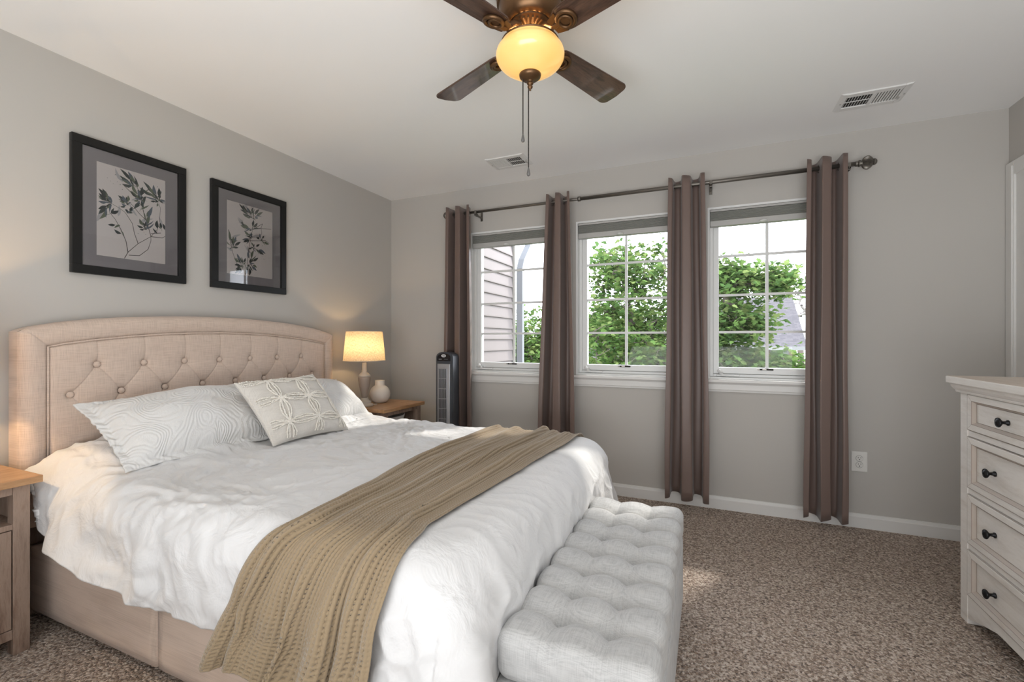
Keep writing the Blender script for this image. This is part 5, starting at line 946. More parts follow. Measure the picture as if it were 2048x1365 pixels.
[14,0,0,0,0,0,1,1,0,0,0,1,-1,-1,0,2,-3,1,1,-1,1,0,0,0,0,0,0,0,0,0,1,-1,0,0,0,-1,1,0,0,0,0,0,0,0,0,0,0,0,0,-1,1,0,-1,1,0,0,1,-1,0,0,0,0,0,0,0,0,1,0],
[14,0,1,1,-3,3,0,-1,1,0,0,0,-1,0,0,-2,2,0,2,1,-1,-1,-1,0,1,0,0,0,1,0,-1,1,-1,0,0,0,0,0,0,1,-1,0,0,0,-1,1,1,-1,0,1,-1,1,0,0,1,-1,-1,0,0,0,0,0,0,0,0,-1,1,0],
[14,0,1,-4,3,1,1,-1,-1,2,0,0,-1,1,-1,0,1,-1,0,0,2,-2,1,0,0,0,1,0,-1,0,0,0,0,0,0,0,0,0,0,0,0,0,0,0,0,-1,1,0,0,0,1,0,0,-1,0,1,-1,1,-1,0,0,0,0,0,0,1,-1,0],
[14,1,-2,2,-2,2,1,0,-1,-1,2,-1,2,-1,-1,1,-1,1,-1,0,-2,2,0,1,0,0,0,-1,1,0,0,0,0,0,0,0,-1,0,1,0,0,0,-1,1,0,0,-1,1,1,-1,0,0,0,0,0,0,1,-1,1,-1,0,0,1,-2,0,1,1,0],
[14,0,1,0,1,-1,0,1,0,-1,1,1,0,-2,1,0,0,1,0,-1,0,0,0,1,0,0,-1,1,0,0,0,-2,1,0,0,-1,1,1,-1,0,0,0,0,0,0,0,0,1,0,0,-1,0,0,0,0,0,0,0,0,0,0,-1,2,-1,2,-1,-1,-1],
[15,0,-1,1,0,1,-1,0,0,2,-1,0,-1,0,1,0,1,-1,-1,0,0,1,1,-1,0,1,0,0,-1,0,0,1,-1,0,0,0,1,0,0,-1,0,0,0,0,-1,1,0,0,0,0,1,0,0,-1,0,0,0,1,-1,0,0,0,-1,2,-1,0,0,0],
[14,0,1,1,-2,1,0,0,1,0,-1,-1,0,1,1,1,-2,0,1,0,0,1,-1,0,0,0,0,0,0,0,0,0,0,0,0,2,-1,-1,0,0,0,0,0,-1,1,0,0,0,0,1,-1,0,0,0,0,0,0,0,0,0,-1,1,1,-1,-1,0,1,0],
[14,0,1,0,0,1,-1,-1,1,-1,1,1,-2,2,0,-1,-1,-1,-1,2,2,-1,1,-1,0,1,1,-1,0,0,1,0,0,0,0,0,-1,0,0,0,0,0,0,1,0,0,0,-1,1,-1,0,-1,0,1,0,0,1,-1,0,0,0,1,0,-1,0,0,0,0],
[14,0,1,-1,1,0,-1,1,1,0,0,-3,1,0,2,0,0,-1,0,-1,0,2,-2,0,2,0,0,0,1,0,0,0,0,-1,0,0,0,0,0,0,0,0,1,-1,1,-1,0,1,-2,1,0,1,0,-1,0,0,0,0,0,0,1,-1,-1,1,0,0,0,0],
[14,0,1,0,-1,-1,2,1,-1,1,-1,-1,0,1,-2,1,2,-1,1,0,-1,-1,2,-1,-1,2,-1,1,0,0,-1,1,0,0,0,-1,1,0,0,1,0,-1,0,0,-1,1,0,-1,1,0,0,0,0,0,0,0,0,0,0,1,0,-1,0,1,0,0,-1,1],
[14,1,-1,1,1,-2,1,1,0,0,-2,0,0,-1,1,1,-1,0,1,0,1,0,-1,1,0,-1,2,-1,0,0,0,0,-1,1,0,0,0,0,0,0,0,0,0,0,0,0,-1,1,1,0,0,-1,0,0,-1,2,0,-1,0,-1,1,1,0,-1,0,0,0,0],
[14,0,-1,2,0,0,0,0,0,0,-1,1,0,1,-1,0,1,1,-2,1,-1,0,0,1,0,-1,1,0,0,-1,1,-1,1,1,-1,0,0,0,0,0,0,0,0,0,0,-1,1,1,-1,0,0,0,0,0,1,-1,0,1,-1,1,-1,1,-1,0,0,0,0,0],
[15,-1,1,1,0,0,-1,0,0,-1,1,0,1,0,0,0,0,1,-1,-1,1,-1,1,2,0,-1,-1,1,-1,1,-2,0,1,0,-1,1,0,0,0,0,0,0,0,0,0,0,1,-1,0,0,0,1,0,0,0,0,-1,0,1,-1,0,-1,0,0,0,0,1,0],
[14,0,1,0,1,-1,0,0,0,0,-1,2,0,-1,1,0,0,0,0,-1,0,1,0,0,0,0,0,0,0,0,1,0,-2,-1,2,1,0,-1,0,0,0,0,0,0,0,0,0,0,0,0,0,0,0,1,-1,0,0,0,0,0,0,0,-1,1,0,1,-1,0],
[14,0,1,-1,1,0,1,-3,1,0,1,0,0,1,0,0,0,0,0,0,-1,0,1,-1,-1,2,-1,0,1,0,0,0,0,0,0,0,0,0,1,-1,1,0,-1,0,1,0,-1,0,0,0,0,0,0,0,0,0,0,0,0,1,0,-1,0,0,1,-2,1,0],
[14,0,1,-1,0,1,0,1,-1,0,1,0,0,0,0,0,0,-1,0,1,0,0,-1,0,2,-1,0,0,0,0,0,-1,1,1,0,-1,-1,1,-1,1,-1,1,0,0,0,0,0,0,0,0,0,-1,1,-1,1,0,1,0,0,-1,0,0,0,0,0,1,-1,0],
[14,1,0,0,-2,2,-1,-1,1,2,0,0,-1,0,1,-1,0,1,0,0,0,0,0,-1,1,0,0,1,-1,0,0,1,0,-1,0,0,0,-1,1,0,1,-1,0,0,0,0,0,0,0,-1,1,0,-1,1,0,0,1,-1,0,0,0,0,0,0,-1,1,1,0],
[14,0,0,-1,3,0,-1,-1,0,0,2,-1,1,0,-1,1,0,-1,1,0,0,-1,1,0,-1,0,1,0,0,0,1,-1,0,0,0,-1,1,1,-1,0,-1,1,0,0,-1,1,0,0,0,1,-2,1,0,0,0,0,-1,1,0,0,0,0,0,0,1,0,0,0],
[14,1,-3,2,1,-1,-1,2,1,-1,0,1,0,0,0,0,0,0,0,0,-1,1,0,0,0,1,-1,0,0,0,0,0,0,-1,0,1,-1,0,1,0,0,0,0,0,0,0,0,1,1,0,-1,-1,0,0,0,0,0,0,1,-1,0,0,1,0,-2,2,-1,-1],
[14,0,1,0,1,-2,0,1,0,0,0,1,0,0,0,0,1,1,-1,-1,0,0,-1,2,0,-1,0,0,1,-1,-1,1,0,0,0,-1,1,0,0,0,0,0,0,0,1,-1,-1,1,0,0,1,-1,0,0,0,0,0,1,-1,0,0,1,-1,0,1,-2,1,1],
[15,0,0,-2,1,0,1,0,-1,2,-1,0,1,0,0,0,0,1,0,-1,0,-1,1,0,0,0,1,-1,0,0,0,0,0,0,0,0,0,0,0,0,0,0,0,0,0,0,1,-1,0,-1,0,1,0,0,1,0,0,-1,1,-1,0,-1,3,-3,1,1,-1,0],
[14,0,-3,4,0,0,1,0,0,0,-1,1,-1,1,0,0,0,-1,1,0,0,1,-1,0,0,0,0,0,0,0,0,0,-1,1,-1,1,0,0,0,1,-1,-1,1,0,-1,2,0,-1,-1,0,1,0,0,0,0,0,0,0,0,1,-2,1,0,1,0,-1,1,-1],
[14,0,1,-1,-1,2,1,0,0,-1,1,-3,3,0,0,0,0,0,-1,0,1,0,1,-1,0,0,0,0,0,0,0,0,0,0,1,-1,-1,1,0,0,0,0,0,1,0,-2,1,0,0,0,0,0,0,0,0,0,0,0,0,0,1,0,-2,0,3,0,-1,0],
[14,0,2,-1,-1,1,1,0,0,0,0,1,-1,0,0,0,0,0,0,0,-2,1,0,0,0,1,0,0,0,0,0,-1,0,1,0,-1,1,-1,1,-1,1,0,0,-1,0,1,0,0,0,0,0,0,0,0,0,-1,1,0,0,0,1,-1,0,4,-3,-1,1,-1],
[14,0,1,0,-1,2,-1,0,0,0,1,1,-2,1,0,-1,1,0,1,-2,1,-2,1,1,0,0,0,0,-1,1,-1,-1,1,1,0,1,-1,1,-1,0,0,0,0,0,0,0,0,0,0,1,-1,0,0,0,0,1,-1,1,-1,0,0,0,2,-3,1,1,-1,1],
[14,0,0,2,0,-1,0,0,1,0,-1,1,0,-1,0,0,0,1,-1,1,-1,1,-1,0,1,0,0,0,0,-1,0,1,1,-1,0,1,0,-1,0,0,0,0,0,0,0,1,-1,0,0,-1,0,1,0,1,-1,1,0,-1,0,0,0,1,0,1,-2,1,0,-1],
[14,1,0,1,0,0,-1,1,0,-1,1,0,0,0,-1,1,-1,1,0,1,0,0,0,0,-1,0,0,0,1,-1,0,1,-1,0,1,-1,0,0,0,0,0,0,0,0,0,0,0,0,0,0,1,-1,0,0,0,0,0,0,0,1,0,0,2,0,0,-2,-1,0],
[14,0,2,0,0,-1,1,0,-1,1,0,-1,1,-1,1,0,0,-1,0,2,0,-1,0,-1,1,0,0,0,0,1,0,0,0,0,0,0,-1,0,0,0,0,0,0,0,1,-1,0,1,0,-1,0,0,0,0,1,-1,0,0,0,0,0,0,-4,-1,1,1,1,1],
[15,-1,2,0,-1,1,0,0,1,-1,0,0,0,0,0,0,1,-2,0,0,0,1,0,0,0,0,0,1,-1,0,0,0,1,0,-1,-1,1,0,0,0,0,0,0,0,-1,0,1,0,0,1,-1,0,0,0,0,0,0,0,0,0,0,0,0,0,0,0,-1,0],
[14,1,-4,4,1,0,-1,0,0,1,-1,0,1,0,0,0,-2,0,1,1,0,0,-1,1,0,0,1,-1,0,0,1,0,-1,-1,0,0,1,0,0,-1,0,1,0,0,0,0,0,0,0,0,0,0,0,0,0,0,0,0,-1,0,0,0,1,0,0,-1,1,1],
[14,0,0,-4,5,0,0,1,0,-1,0,1,0,0,0,-1,1,1,-1,-1,1,-1,1,0,0,1,-1,-1,1,0,0,0,0,0,-1,1,0,-1,-1,2,0,0,-1,1,0,0,0,0,0,0,0,0,0,0,0,0,0,0,0,-1,1,0,0,0,0,-1,1,-2],
[14,0,0,1,0,0,0,1,-1,0,1,0,0,0,0,1,0,0,0,-2,0,0,0,1,0,0,-1,2,-1,0,0,1,-1,0,0,0,0,1,0,-1,0,0,0,-1,0,0,1,0,0,0,0,0,0,0,0,0,0,0,0,0,0,-2,-1,0,1,1,-1,-1],
[14,0,1,0,0,1,0,-1,1,0,-1,1,0,-1,1,-1,1,1,0,0,-2,1,0,0,0,0,0,-1,1,0,0,-1,1,0,-1,0,1,0,0,1,0,-1,0,0,0,0,0,0,0,0,0,0,0,0,0,1,-1,0,0,0,-2,2,0,0,-1,-2,-6,-8],
[14,1,1,0,-1,0,1,0,0,0,0,-1,1,0,0,0,0,0,0,0,1,0,0,-1,0,0,1,0,-1,0,0,0,0,-1,0,1,0,0,1,-1,0,0,0,0,0,0,0,0,0,0,0,0,0,0,0,0,1,-1,0,0,0,-1,0,1,-2,-9,-5,4],
[14,1,0,0,0,0,1,-1,0,1,0,0,-1,1,-1,0,-1,1,0,1,0,0,0,0,0,0,1,0,0,-1,0,0,0,0,1,-1,-1,1,0,0,0,0,0,0,0,0,-1,0,0,0,1,0,0,0,0,0,0,0,0,0,0,0,0,-3,-6,1,4,3],
[15,-1,0,0,-1,0,2,1,0,-2,2,0,0,1,-1,0,0,-2,1,0,1,0,0,0,0,0,0,0,0,1,-1,0,0,1,0,0,0,-1,0,0,0,-1,1,0,0,0,0,0,0,0,0,0,0,0,1,-1,0,0,0,-1,0,-2,-4,-3,2,5,3,0],
[13,2,-1,2,-2,0,-1,2,-2,0,-2,4,1,0,0,0,0,1,-1,-1,1,0,0,0,1,0,0,-1,0,0,0,0,0,0,0,0,0,0,-1,0,0,1,0,0,0,0,0,0,0,0,0,0,0,0,0,1,-1,0,-1,-1,-5,-1,2,2,3,0,0,1],
[7,7,-1,0,2,0,-1,0,2,-1,-5,2,3,1,1,0,-1,0,0,0,-1,0,0,1,0,0,-1,2,-1,0,0,-1,1,0,1,-1,0,-1,1,1,-1,0,0,-1,1,0,0,-1,0,1,0,0,0,1,-1,0,1,-2,-2,0,2,-1,-1,-3,0,3,3,2],
[9,0,4,1,2,-1,1,-2,-1,2,-1,-6,2,6,0,0,0,-2,1,0,0,1,0,-1,0,0,1,-2,1,0,-1,2,0,1,-2,1,0,1,-1,-1,1,0,-1,1,0,0,0,0,0,0,-1,0,1,-1,1,-1,-1,1,-1,-3,3,0,-2,0,1,2,1,0],
[12,2,-1,1,-2,2,-1,1,-1,-3,4,0,-5,2,4,2,-2,0,0,-1,2,-2,0,0,0,-1,-1,2,1,-2,1,0,0,0,1,-1,0,0,1,-1,0,0,-1,1,0,1,-1,0,1,-1,0,0,-1,0,1,0,0,-1,0,-1,-4,2,-1,5,3,-4,0,0],
[13,-1,1,-6,6,-3,3,-2,0,-1,5,0,-1,-10,8,3,0,0,-5,3,-2,1,-1,2,-3,2,-1,0,0,2,-1,-1,2,-3,1,1,0,0,0,0,0,-1,1,-1,0,0,1,0,0,0,0,0,-1,2,-4,1,-2,5,-1,-1,-1,2,1,3,-1,2,-6,-1],
[9,-2,5,-7,-1,7,-3,1,-3,7,0,0,-2,1,-6,3,3,-4,4,-1,1,0,-1,-2,1,-3,3,-5,0,0,3,1,-2,3,-1,1,0,-1,0,2,-2,0,0,0,0,-1,0,1,-1,1,1,-1,1,-1,1,-5,6,-11,6,8,0,-5,5,-6,-1,-2,2,-3],
[1,9,2,-1,-5,-2,7,-4,5,2,1,-1,-4,-2,-1,2,-2,0,3,-3,1,-2,2,0,-2,1,-3,2,-1,2,-2,1,0,1,0,-1,-1,3,-2,-3,2,0,1,1,-1,0,-1,1,0,0,-1,2,-1,1,1,-2,1,3,-11,2,11,1,-4,5,-4,-3,-2,-1],
[11,0,2,-2,-7,-1,-1,10,-4,0,1,0,-1,-2,-1,1,1,-3,1,2,-2,1,-2,-1,2,-3,-2,0,0,2,2,-1,1,-4,4,0,0,-1,-3,2,0,1,-1,0,1,-1,1,-2,1,2,2,-3,0,0,3,-1,0,6,-1,-13,2,11,0,-7,5,5,-1,-3],
[10,1,2,0,-4,-4,-4,-1,10,-9,-2,-1,3,2,2,-3,1,6,-9,4,-1,-2,1,-3,-1,7,0,-4,-1,-2,3,1,-1,0,-1,1,-1,-2,5,1,-2,0,-1,2,0,-4,1,1,3,3,-7,-1,0,-4,-1,14,0,0,2,-2,-11,0,13,1,-10,-2,4,7],
[9,2,1,2,-1,-6,-1,-4,-1,9,-11,-3,2,-1,2,2,0,4,2,-9,1,1,-1,1,0,2,-5,4,-1,-1,0,1,0,3,-1,0,2,0,-2,-2,2,-2,3,0,-1,2,-4,3,4,-7,-2,3,1,1,-5,7,5,-1,1,-1,-7,-6,0,11,3,-6,-1,-1],
[9,2,-3,2,2,-2,-6,-1,-3,1,9,-2,-5,-1,-7,0,6,-1,5,4,-4,-1,-1,0,-2,-5,5,0,2,-2,-3,0,3,1,3,-1,-6,-4,3,4,1,2,-2,-3,-1,3,4,4,-9,-2,1,2,1,-3,2,-1,6,3,-1,0,0,-2,-10,0,11,2,-1,-4],
[10,1,-1,-1,3,-1,-3,-3,-2,-3,1,8,2,-1,-5,-13,1,9,-1,2,6,0,-3,-4,2,-5,1,3,0,3,0,0,-3,3,-3,-5,1,4,3,-2,-3,-2,-2,-2,2,2,7,-8,0,-2,5,-2,-3,3,3,1,0,5,-1,2,1,-2,0,-11,0,13,-5,7],
[12,-1,0,-2,-3,5,-1,-2,1,-4,-5,-2,4,2,2,1,-8,-5,4,2,-3,0,1,3,2,3,2,-2,0,-1,0,-2,1,-4,-3,5,5,1,-5,-2,0,1,1,2,-1,2,-6,-3,-1,5,0,1,1,-1,0,1,0,3,0,-4,-1,5,3,1,-7,-4,4,2],
[10,0,2,0,-3,-2,4,-4,-5,1,0,-4,0,3,3,4,1,-5,-3,-1,1,1,3,3,0,-1,-2,-1,-1,-1,0,0,-2,1,2,0,-3,-1,1,3,2,0,1,0,0,-5,-2,3,1,-2,-2,-1,0,2,3,-2,1,1,0,0,-5,-7,3,5,-2,-5,10,0],
],
[
[286,0,-5,-18,-16,-18,-13,-8,-7,-6,-1,-2,-1,-3,-5,-5,-6,-5,-3,-1,-1,0,-1,-2,-5,-2,-1,0,1,2,0,0,-2,-1,1,0,0,-2,-1,-1,1,1,1,1,0,-1,-2,-3,-1,0,0,1,2,1,-1,-1,-2,-1,2,-1,-10,-14,-14,-15,-13,-11,-10,-8],
[13,-4,3,0,-2,2,2,1,1,-1,0,1,-1,-1,-2,0,1,1,1,0,-1,1,1,0,1,-1,0,0,0,0,0,0,0,0,0,1,0,1,0,-1,-1,0,0,0,0,0,0,0,0,0,0,0,0,0,1,0,2,0,-1,-3,-3,1,1,1,-1,1,0,1],
[7,1,3,0,0,2,2,1,-1,1,-1,0,-5,-1,3,0,0,0,-1,0,2,1,0,1,1,0,0,0,0,-1,1,0,0,1,-1,0,1,0,-1,0,0,-1,0,1,0,0,0,0,-1,0,1,0,0,0,0,1,0,1,-1,-4,0,-1,1,1,0,-2,2,1],
[6,3,2,0,0,4,1,-1,1,0,-4,-6,5,4,0,1,0,-1,0,0,1,-1,1,-1,0,1,0,0,-1,0,1,0,0,0,0,-1,-1,2,0,0,0,0,1,-1,0,0,0,0,1,-1,0,0,0,0,0,0,1,0,-3,-3,0,1,0,0,1,1,0,0],
[7,1,2,0,2,3,0,0,-1,-7,1,6,2,0,0,0,-1,1,0,0,-1,1,0,0,0,0,0,0,1,0,-1,-1,1,-1,1,0,0,-1,1,1,-1,1,-1,1,-1,0,0,1,-1,1,-1,0,1,0,-1,0,0,-1,-3,-1,-1,0,-1,0,3,2,0,-3],
[6,2,1,1,5,-4,-2,2,-6,5,5,1,-1,0,0,0,2,-1,0,0,0,0,0,0,-1,1,0,0,0,1,-1,0,0,0,-1,0,1,0,0,0,1,-1,1,-1,0,0,0,0,0,0,0,0,-1,1,-1,1,-1,-1,-4,-1,1,0,1,1,0,0,-1,-4],
[6,1,1,2,1,-6,2,-2,7,3,-2,1,1,0,0,1,-1,1,0,0,1,-1,-1,1,0,-2,2,0,0,-1,2,0,-1,0,0,0,0,0,0,0,0,0,-1,0,1,0,0,0,0,-1,0,1,-1,0,0,-2,0,-2,-2,0,1,2,-1,0,1,-3,-5,-1],
[7,0,1,3,-5,0,0,5,3,-3,2,0,2,-2,2,-3,2,1,0,0,-1,1,1,-1,1,1,-1,0,0,0,-1,1,1,-2,0,1,-1,0,1,0,-1,1,0,-1,0,0,1,-1,1,0,-1,1,0,-1,0,-1,1,-7,1,1,2,-1,0,-1,-6,-3,-3,0],
[5,2,3,-3,-3,6,4,1,-4,0,2,0,0,2,-4,4,-4,0,4,-1,1,-2,2,-1,0,1,-1,1,-1,0,-2,2,2,-2,0,1,-1,1,-1,1,0,-1,1,-1,0,1,-2,2,1,-1,1,-2,0,0,1,0,-8,1,0,3,-5,-4,0,-3,-2,-3,0,0],
[4,1,3,-4,1,8,2,-2,-5,4,-3,3,-2,-7,5,-1,6,-1,-2,2,-1,2,0,-1,1,-1,3,-3,0,0,1,-2,2,1,-1,-1,1,0,0,-2,2,0,1,-1,1,-1,0,0,2,2,-3,1,-2,0,0,-2,-1,-1,1,-7,-1,-1,-5,-1,0,0,0,-3],
[2,2,0,0,5,0,-3,5,1,-1,-9,-5,3,4,2,3,-1,1,0,0,1,0,-1,1,0,0,-3,4,1,-2,0,0,-5,6,0,-2,1,1,-1,0,0,2,-4,3,-2,1,2,-1,-3,2,2,-2,1,-1,0,-2,-4,4,-6,-2,-2,-1,0,-1,-1,0,0,0],
[-8,10,0,4,4,-7,6,-2,5,-9,2,-2,-2,2,-1,3,1,1,0,-2,4,-2,-5,9,-2,-2,0,-1,-2,2,3,-3,1,-2,3,-1,1,-1,0,1,-1,-2,1,-1,2,0,0,2,-1,-2,1,2,-1,0,-1,-1,1,-3,-2,0,0,-1,-2,0,0,0,-1,1],
[5,-1,-1,0,-6,9,-3,-1,-1,4,0,-2,-4,3,1,-2,-1,1,2,2,-2,-2,2,-1,-1,2,1,0,0,-1,-1,3,-1,-1,-2,6,-3,-4,3,1,-1,0,1,0,-1,-1,2,-1,2,0,0,-2,1,0,0,0,1,-5,1,0,0,0,1,-1,0,0,0,-2],
[5,-1,-2,-2,5,0,-1,1,-2,4,0,2,-4,-5,-1,-2,2,1,0,3,-6,1,2,1,3,-3,0,0,0,2,-5,3,-1,3,-1,0,-1,2,-3,3,-1,-1,0,0,-1,1,-1,1,2,0,1,-2,-1,0,0,1,0,-1,0,1,0,3,-1,0,-2,0,0,0],
[4,-3,-1,1,2,0,3,-2,1,1,0,0,-1,-3,-3,1,-1,1,1,0,-3,1,0,2,0,0,-2,1,0,0,1,-1,0,-1,3,-1,0,-3,2,0,2,-2,0,0,0,0,2,1,-4,1,1,-2,1,0,2,-1,-1,3,1,-1,-1,-1,0,-1,1,0,1,0],
[3,-3,-3,5,1,2,-3,2,2,-1,-1,-6,5,-3,-1,3,1,-3,-1,2,0,1,0,-1,-2,1,0,-1,2,0,0,-3,2,-1,-1,0,5,-3,2,-3,2,-1,1,-2,1,3,-2,-3,2,-1,-1,2,0,1,-2,4,-1,-1,1,1,0,0,-3,1,1,2,0,1],
[2,-1,-1,1,5,-4,1,0,-1,0,3,-1,-1,5,-3,-8,1,4,-2,1,1,2,1,-8,3,0,0,-1,3,-1,-3,1,1,0,-1,-1,4,1,-4,1,-2,3,-1,0,1,2,-2,-2,0,0,-1,2,1,0,-1,0,3,-1,1,0,2,0,8,-4,1,-4,0,-1],
[1,0,4,-2,-4,2,2,-3,3,3,-4,3,-6,-2,8,-3,-1,-2,2,0,1,-2,-1,-2,2,0,2,-1,1,-1,0,0,0,1,-1,-1,-1,6,-2,-2,-1,4,-4,2,0,-2,-2,4,-1,0,0,1,0,-1,0,1,-1,4,-2,0,-1,-1,1,1,-1,1,0,1],
[2,0,3,-1,-3,1,0,-1,1,-1,2,-3,-1,2,0,4,-7,0,1,0,-1,-1,-2,4,-4,4,1,1,-4,3,0,0,0,0,2,-2,-3,5,-3,-1,4,-2,2,-1,-2,-4,5,2,1,-2,0,-1,-2,1,1,1,0,1,0,-1,0,0,1,-1,0,-1,1,-1],
[0,-1,-2,10,-4,1,-4,2,2,-5,3,-1,0,-1,0,6,1,-3,-3,-3,0,3,0,-3,2,0,1,-2,0,1,0,0,0,-1,-1,2,-3,0,5,-2,-3,-1,5,1,-2,2,-2,-3,0,3,1,0,-1,-1,2,-1,1,-1,-1,1,1,0,-1,0,-1,2,0,1],
[1,-4,-3,11,2,-3,-4,2,-5,7,-2,-1,1,4,-2,-5,3,5,-3,-9,5,2,-1,-1,3,0,-4,1,-1,1,0,1,-1,1,-1,0,0,-5,6,-1,0,1,-1,-2,1,2,-2,1,1,0,-1,0,5,-3,-1,-2,1,-2,2,-1,0,1,0,0,1,0,0,0],
[0,-1,-2,3,7,-5,0,-2,2,-3,0,4,-1,2,-7,-4,2,-1,6,0,4,-2,-5,2,-1,4,1,-2,-1,0,1,0,0,-1,0,1,5,-5,-4,5,-1,-1,0,-2,4,-3,2,3,-3,-3,3,-3,-2,2,4,-3,0,0,-1,1,-1,0,1,1,0,0,0,0],
[1,3,-5,-7,10,0,-2,-1,4,-3,2,-2,7,-8,-5,2,0,-1,7,6,-5,-6,2,1,1,-4,4,-2,1,0,-1,2,-2,1,1,-1,3,3,-6,0,0,0,-1,1,-2,3,0,-3,0,2,0,0,0,2,-2,-1,0,-1,0,0,0,1,2,-1,0,-2,0,-1],
[0,3,3,-11,-2,10,-3,1,-3,4,-2,3,-4,-4,1,4,1,-1,-1,6,-2,-6,5,0,-4,3,-2,3,-1,-1,0,1,-1,-1,2,-1,-3,-2,4,0,1,0,-1,2,1,-3,1,-1,2,-1,0,0,-1,0,-2,2,-1,1,0,-1,0,-1,-2,4,0,-1,-1,-1],
[0,-1,-1,0,0,5,-2,0,-2,1,0,-3,2,-3,3,1,0,2,0,-4,-2,2,1,2,-1,0,0,-1,3,-2,1,-2,3,-1,-2,4,-7,3,2,-2,2,-1,-1,2,-2,0,1,-1,0,1,-1,1,0,-1,0,1,-1,-1,0,0,0,1,-8,1,0,4,-1,0],
[0,-3,-3,3,2,2,3,-7,5,-3,2,1,-6,0,4,-1,1,2,1,-4,-1,2,0,4,0,-4,-2,2,0,0,0,-1,4,-1,1,-2,-2,2,-3,2,2,-3,1,-1,0,1,0,0,0,0,-1,1,0,0,0,-1,0,1,-1,-1,1,-1,0,-1,-2,1,1,0],
[0,-4,-3,4,-1,3,3,0,-3,1,-4,-2,1,6,-1,0,4,0,-4,2,-4,2,4,-2,-4,1,2,-1,-1,0,3,-1,-2,3,2,-4,1,-4,3,1,1,-2,0,-1,2,-1,0,1,-1,1,-1,0,0,0,0,0,0,-2,1,1,-1,1,0,0,0,-2,-1,0],
[0,-3,3,-1,-3,-1,3,-1,1,-2,2,0,3,2,-2,2,-7,-2,-3,5,5,2,0,-6,8,-7,5,-3,-2,1,-1,4,0,2,-6,-2,4,2,-1,1,-2,1,-2,2,0,-1,-2,3,1,-1,0,0,0,1,-2,0,-1,1,-1,0,1,1,-1,0,0,-2,0,0],
[0,2,0,4,-9,-3,-2,5,2,2,-4,6,4,0,-2,-8,2,1,-2,-4,7,-2,-5,4,4,-1,-2,3,-2,1,-2,-1,6,-2,-6,2,1,3,-2,-1,-2,5,-2,1,0,2,-2,-2,0,1,-2,2,0,-1,2,-1,0,0,0,0,-2,2,0,0,0,0,0,0],
[0,4,3,-3,-5,-7,7,-1,-1,-3,7,-3,-4,5,8,0,-5,-2,0,-1,-4,7,-4,2,-5,12,-4,-5,2,0,4,-5,2,-2,0,1,0,0,-1,-1,1,3,-2,1,-2,3,0,-1,-2,-1,2,0,-1,3,0,-2,1,0,0,-2,0,1,1,-2,1,1,0,1],
[0,1,5,-4,-3,-5,2,3,-4,4,-3,-4,0,-3,2,7,4,2,-4,-2,4,-5,7,0,-3,-4,1,1,1,0,1,3,-5,1,0,0,1,-1,0,0,0,-1,1,-1,0,1,-1,0,1,0,1,-1,1,1,-5,4,0,0,0,1,0,-3,0,2,-1,2,1,0],
[0,-1,-6,5,1,-3,1,-1,0,0,-4,0,0,3,0,1,5,-4,8,-4,-3,4,-2,-2,-2,0,4,0,0,-3,2,4,-4,1,2,0,0,-2,0,0,3,-6,3,-1,2,-5,2,1,1,1,0,0,-1,0,0,1,0,-1,1,1,0,-2,1,2,1,0,1,0],
[0,-4,-3,3,3,-2,-2,2,-1,-3,1,2,4,1,0,3,-8,1,0,9,-4,-2,0,-3,3,1,-5,4,0,-1,3,-7,2,1,6,1,-2,-3,2,0,-1,-2,1,0,1,0,-1,0,1,0,-2,0,3,-4,2,0,0,1,1,0,1,1,8,-5,1,-3,-1,0],
[0,-3,-2,1,3,3,-4,-2,-1,0,-1,6,5,-1,-4,-1,0,1,-3,4,4,-3,-6,1,7,-4,-2,3,0,-1,0,-2,-2,-1,1,3,1,-1,0,3,-3,1,0,0,-2,0,2,0,2,0,-2,0,1,-3,3,-2,1,1,-1,0,1,-1,1,0,-2,1,0,0],
[0,3,-4,0,0,6,-4,-8,1,-1,6,6,0,-8,2,-2,4,0,0,-4,6,-4,3,1,-7,2,6,-4,0,0,0,-1,-1,-1,0,2,0,-1,3,-4,3,0,1,0,-2,0,1,3,-1,-4,6,-4,1,-2,2,-1,0,0,1,0,0,0,-1,0,-1,1,1,0],
[0,3,1,-8,8,-2,-4,-1,-2,2,3,-1,-1,0,2,0,2,-1,-2,2,-3,1,-1,3,-1,2,-1,-2,0,2,-3,1,1,0,1,3,-7,6,-4,0,0,1,0,2,1,-1,0,1,-6,2,1,1,-1,1,-2,2,-2,3,-2,0,1,-1,-1,1,0,0,0,0],
[0,2,4,-1,-8,2,-3,9,0,-3,-1,-1,1,-1,1,1,-5,2,2,-2,0,-1,3,3,1,-3,-2,0,0,0,0,0,0,0,4,-5,-1,1,3,0,-3,1,1,-3,2,2,1,-3,-1,0,0,-1,0,1,0,0,1,1,-1,0,-1,1,0,0,0,1,-1,1],
[0,3,5,-1,-7,-1,5,2,1,1,-5,-3,0,0,1,-4,4,0,-3,1,0,0,2,0,0,1,-2,0,1,-1,1,-1,0,4,-2,-8,4,0,0,3,-2,1,0,-1,-2,-1,1,2,6,-2,-5,2,-2,2,0,0,4,-4,0,0,-1,1,1,-1,0,-1,1,-1],
[0,3,7,-6,-2,-5,11,-1,-3,2,-2,-2,0,-1,-2,1,3,-4,1,0,0,0,3,-7,-1,2,-1,5,-1,-1,0,1,3,-1,-4,0,2,1,1,-5,2,2,-1,-1,1,0,0,-1,5,0,-5,1,-1,1,0,1,-4,-1,2,1,1,-1,-1,1,2,-2,1,0],
[0,1,-4,6,0,4,-1,1,1,-4,1,-3,-2,0,-1,2,-2,1,0,2,-2,1,-5,2,0,0,2,-1,1,1,-4,4,-1,2,-1,0,-1,-1,-1,2,0,0,0,3,-1,0,-4,1,1,3,0,-2,-1,1,-1,-1,1,0,-1,0,0,1,-1,1,-1,1,-2,1],
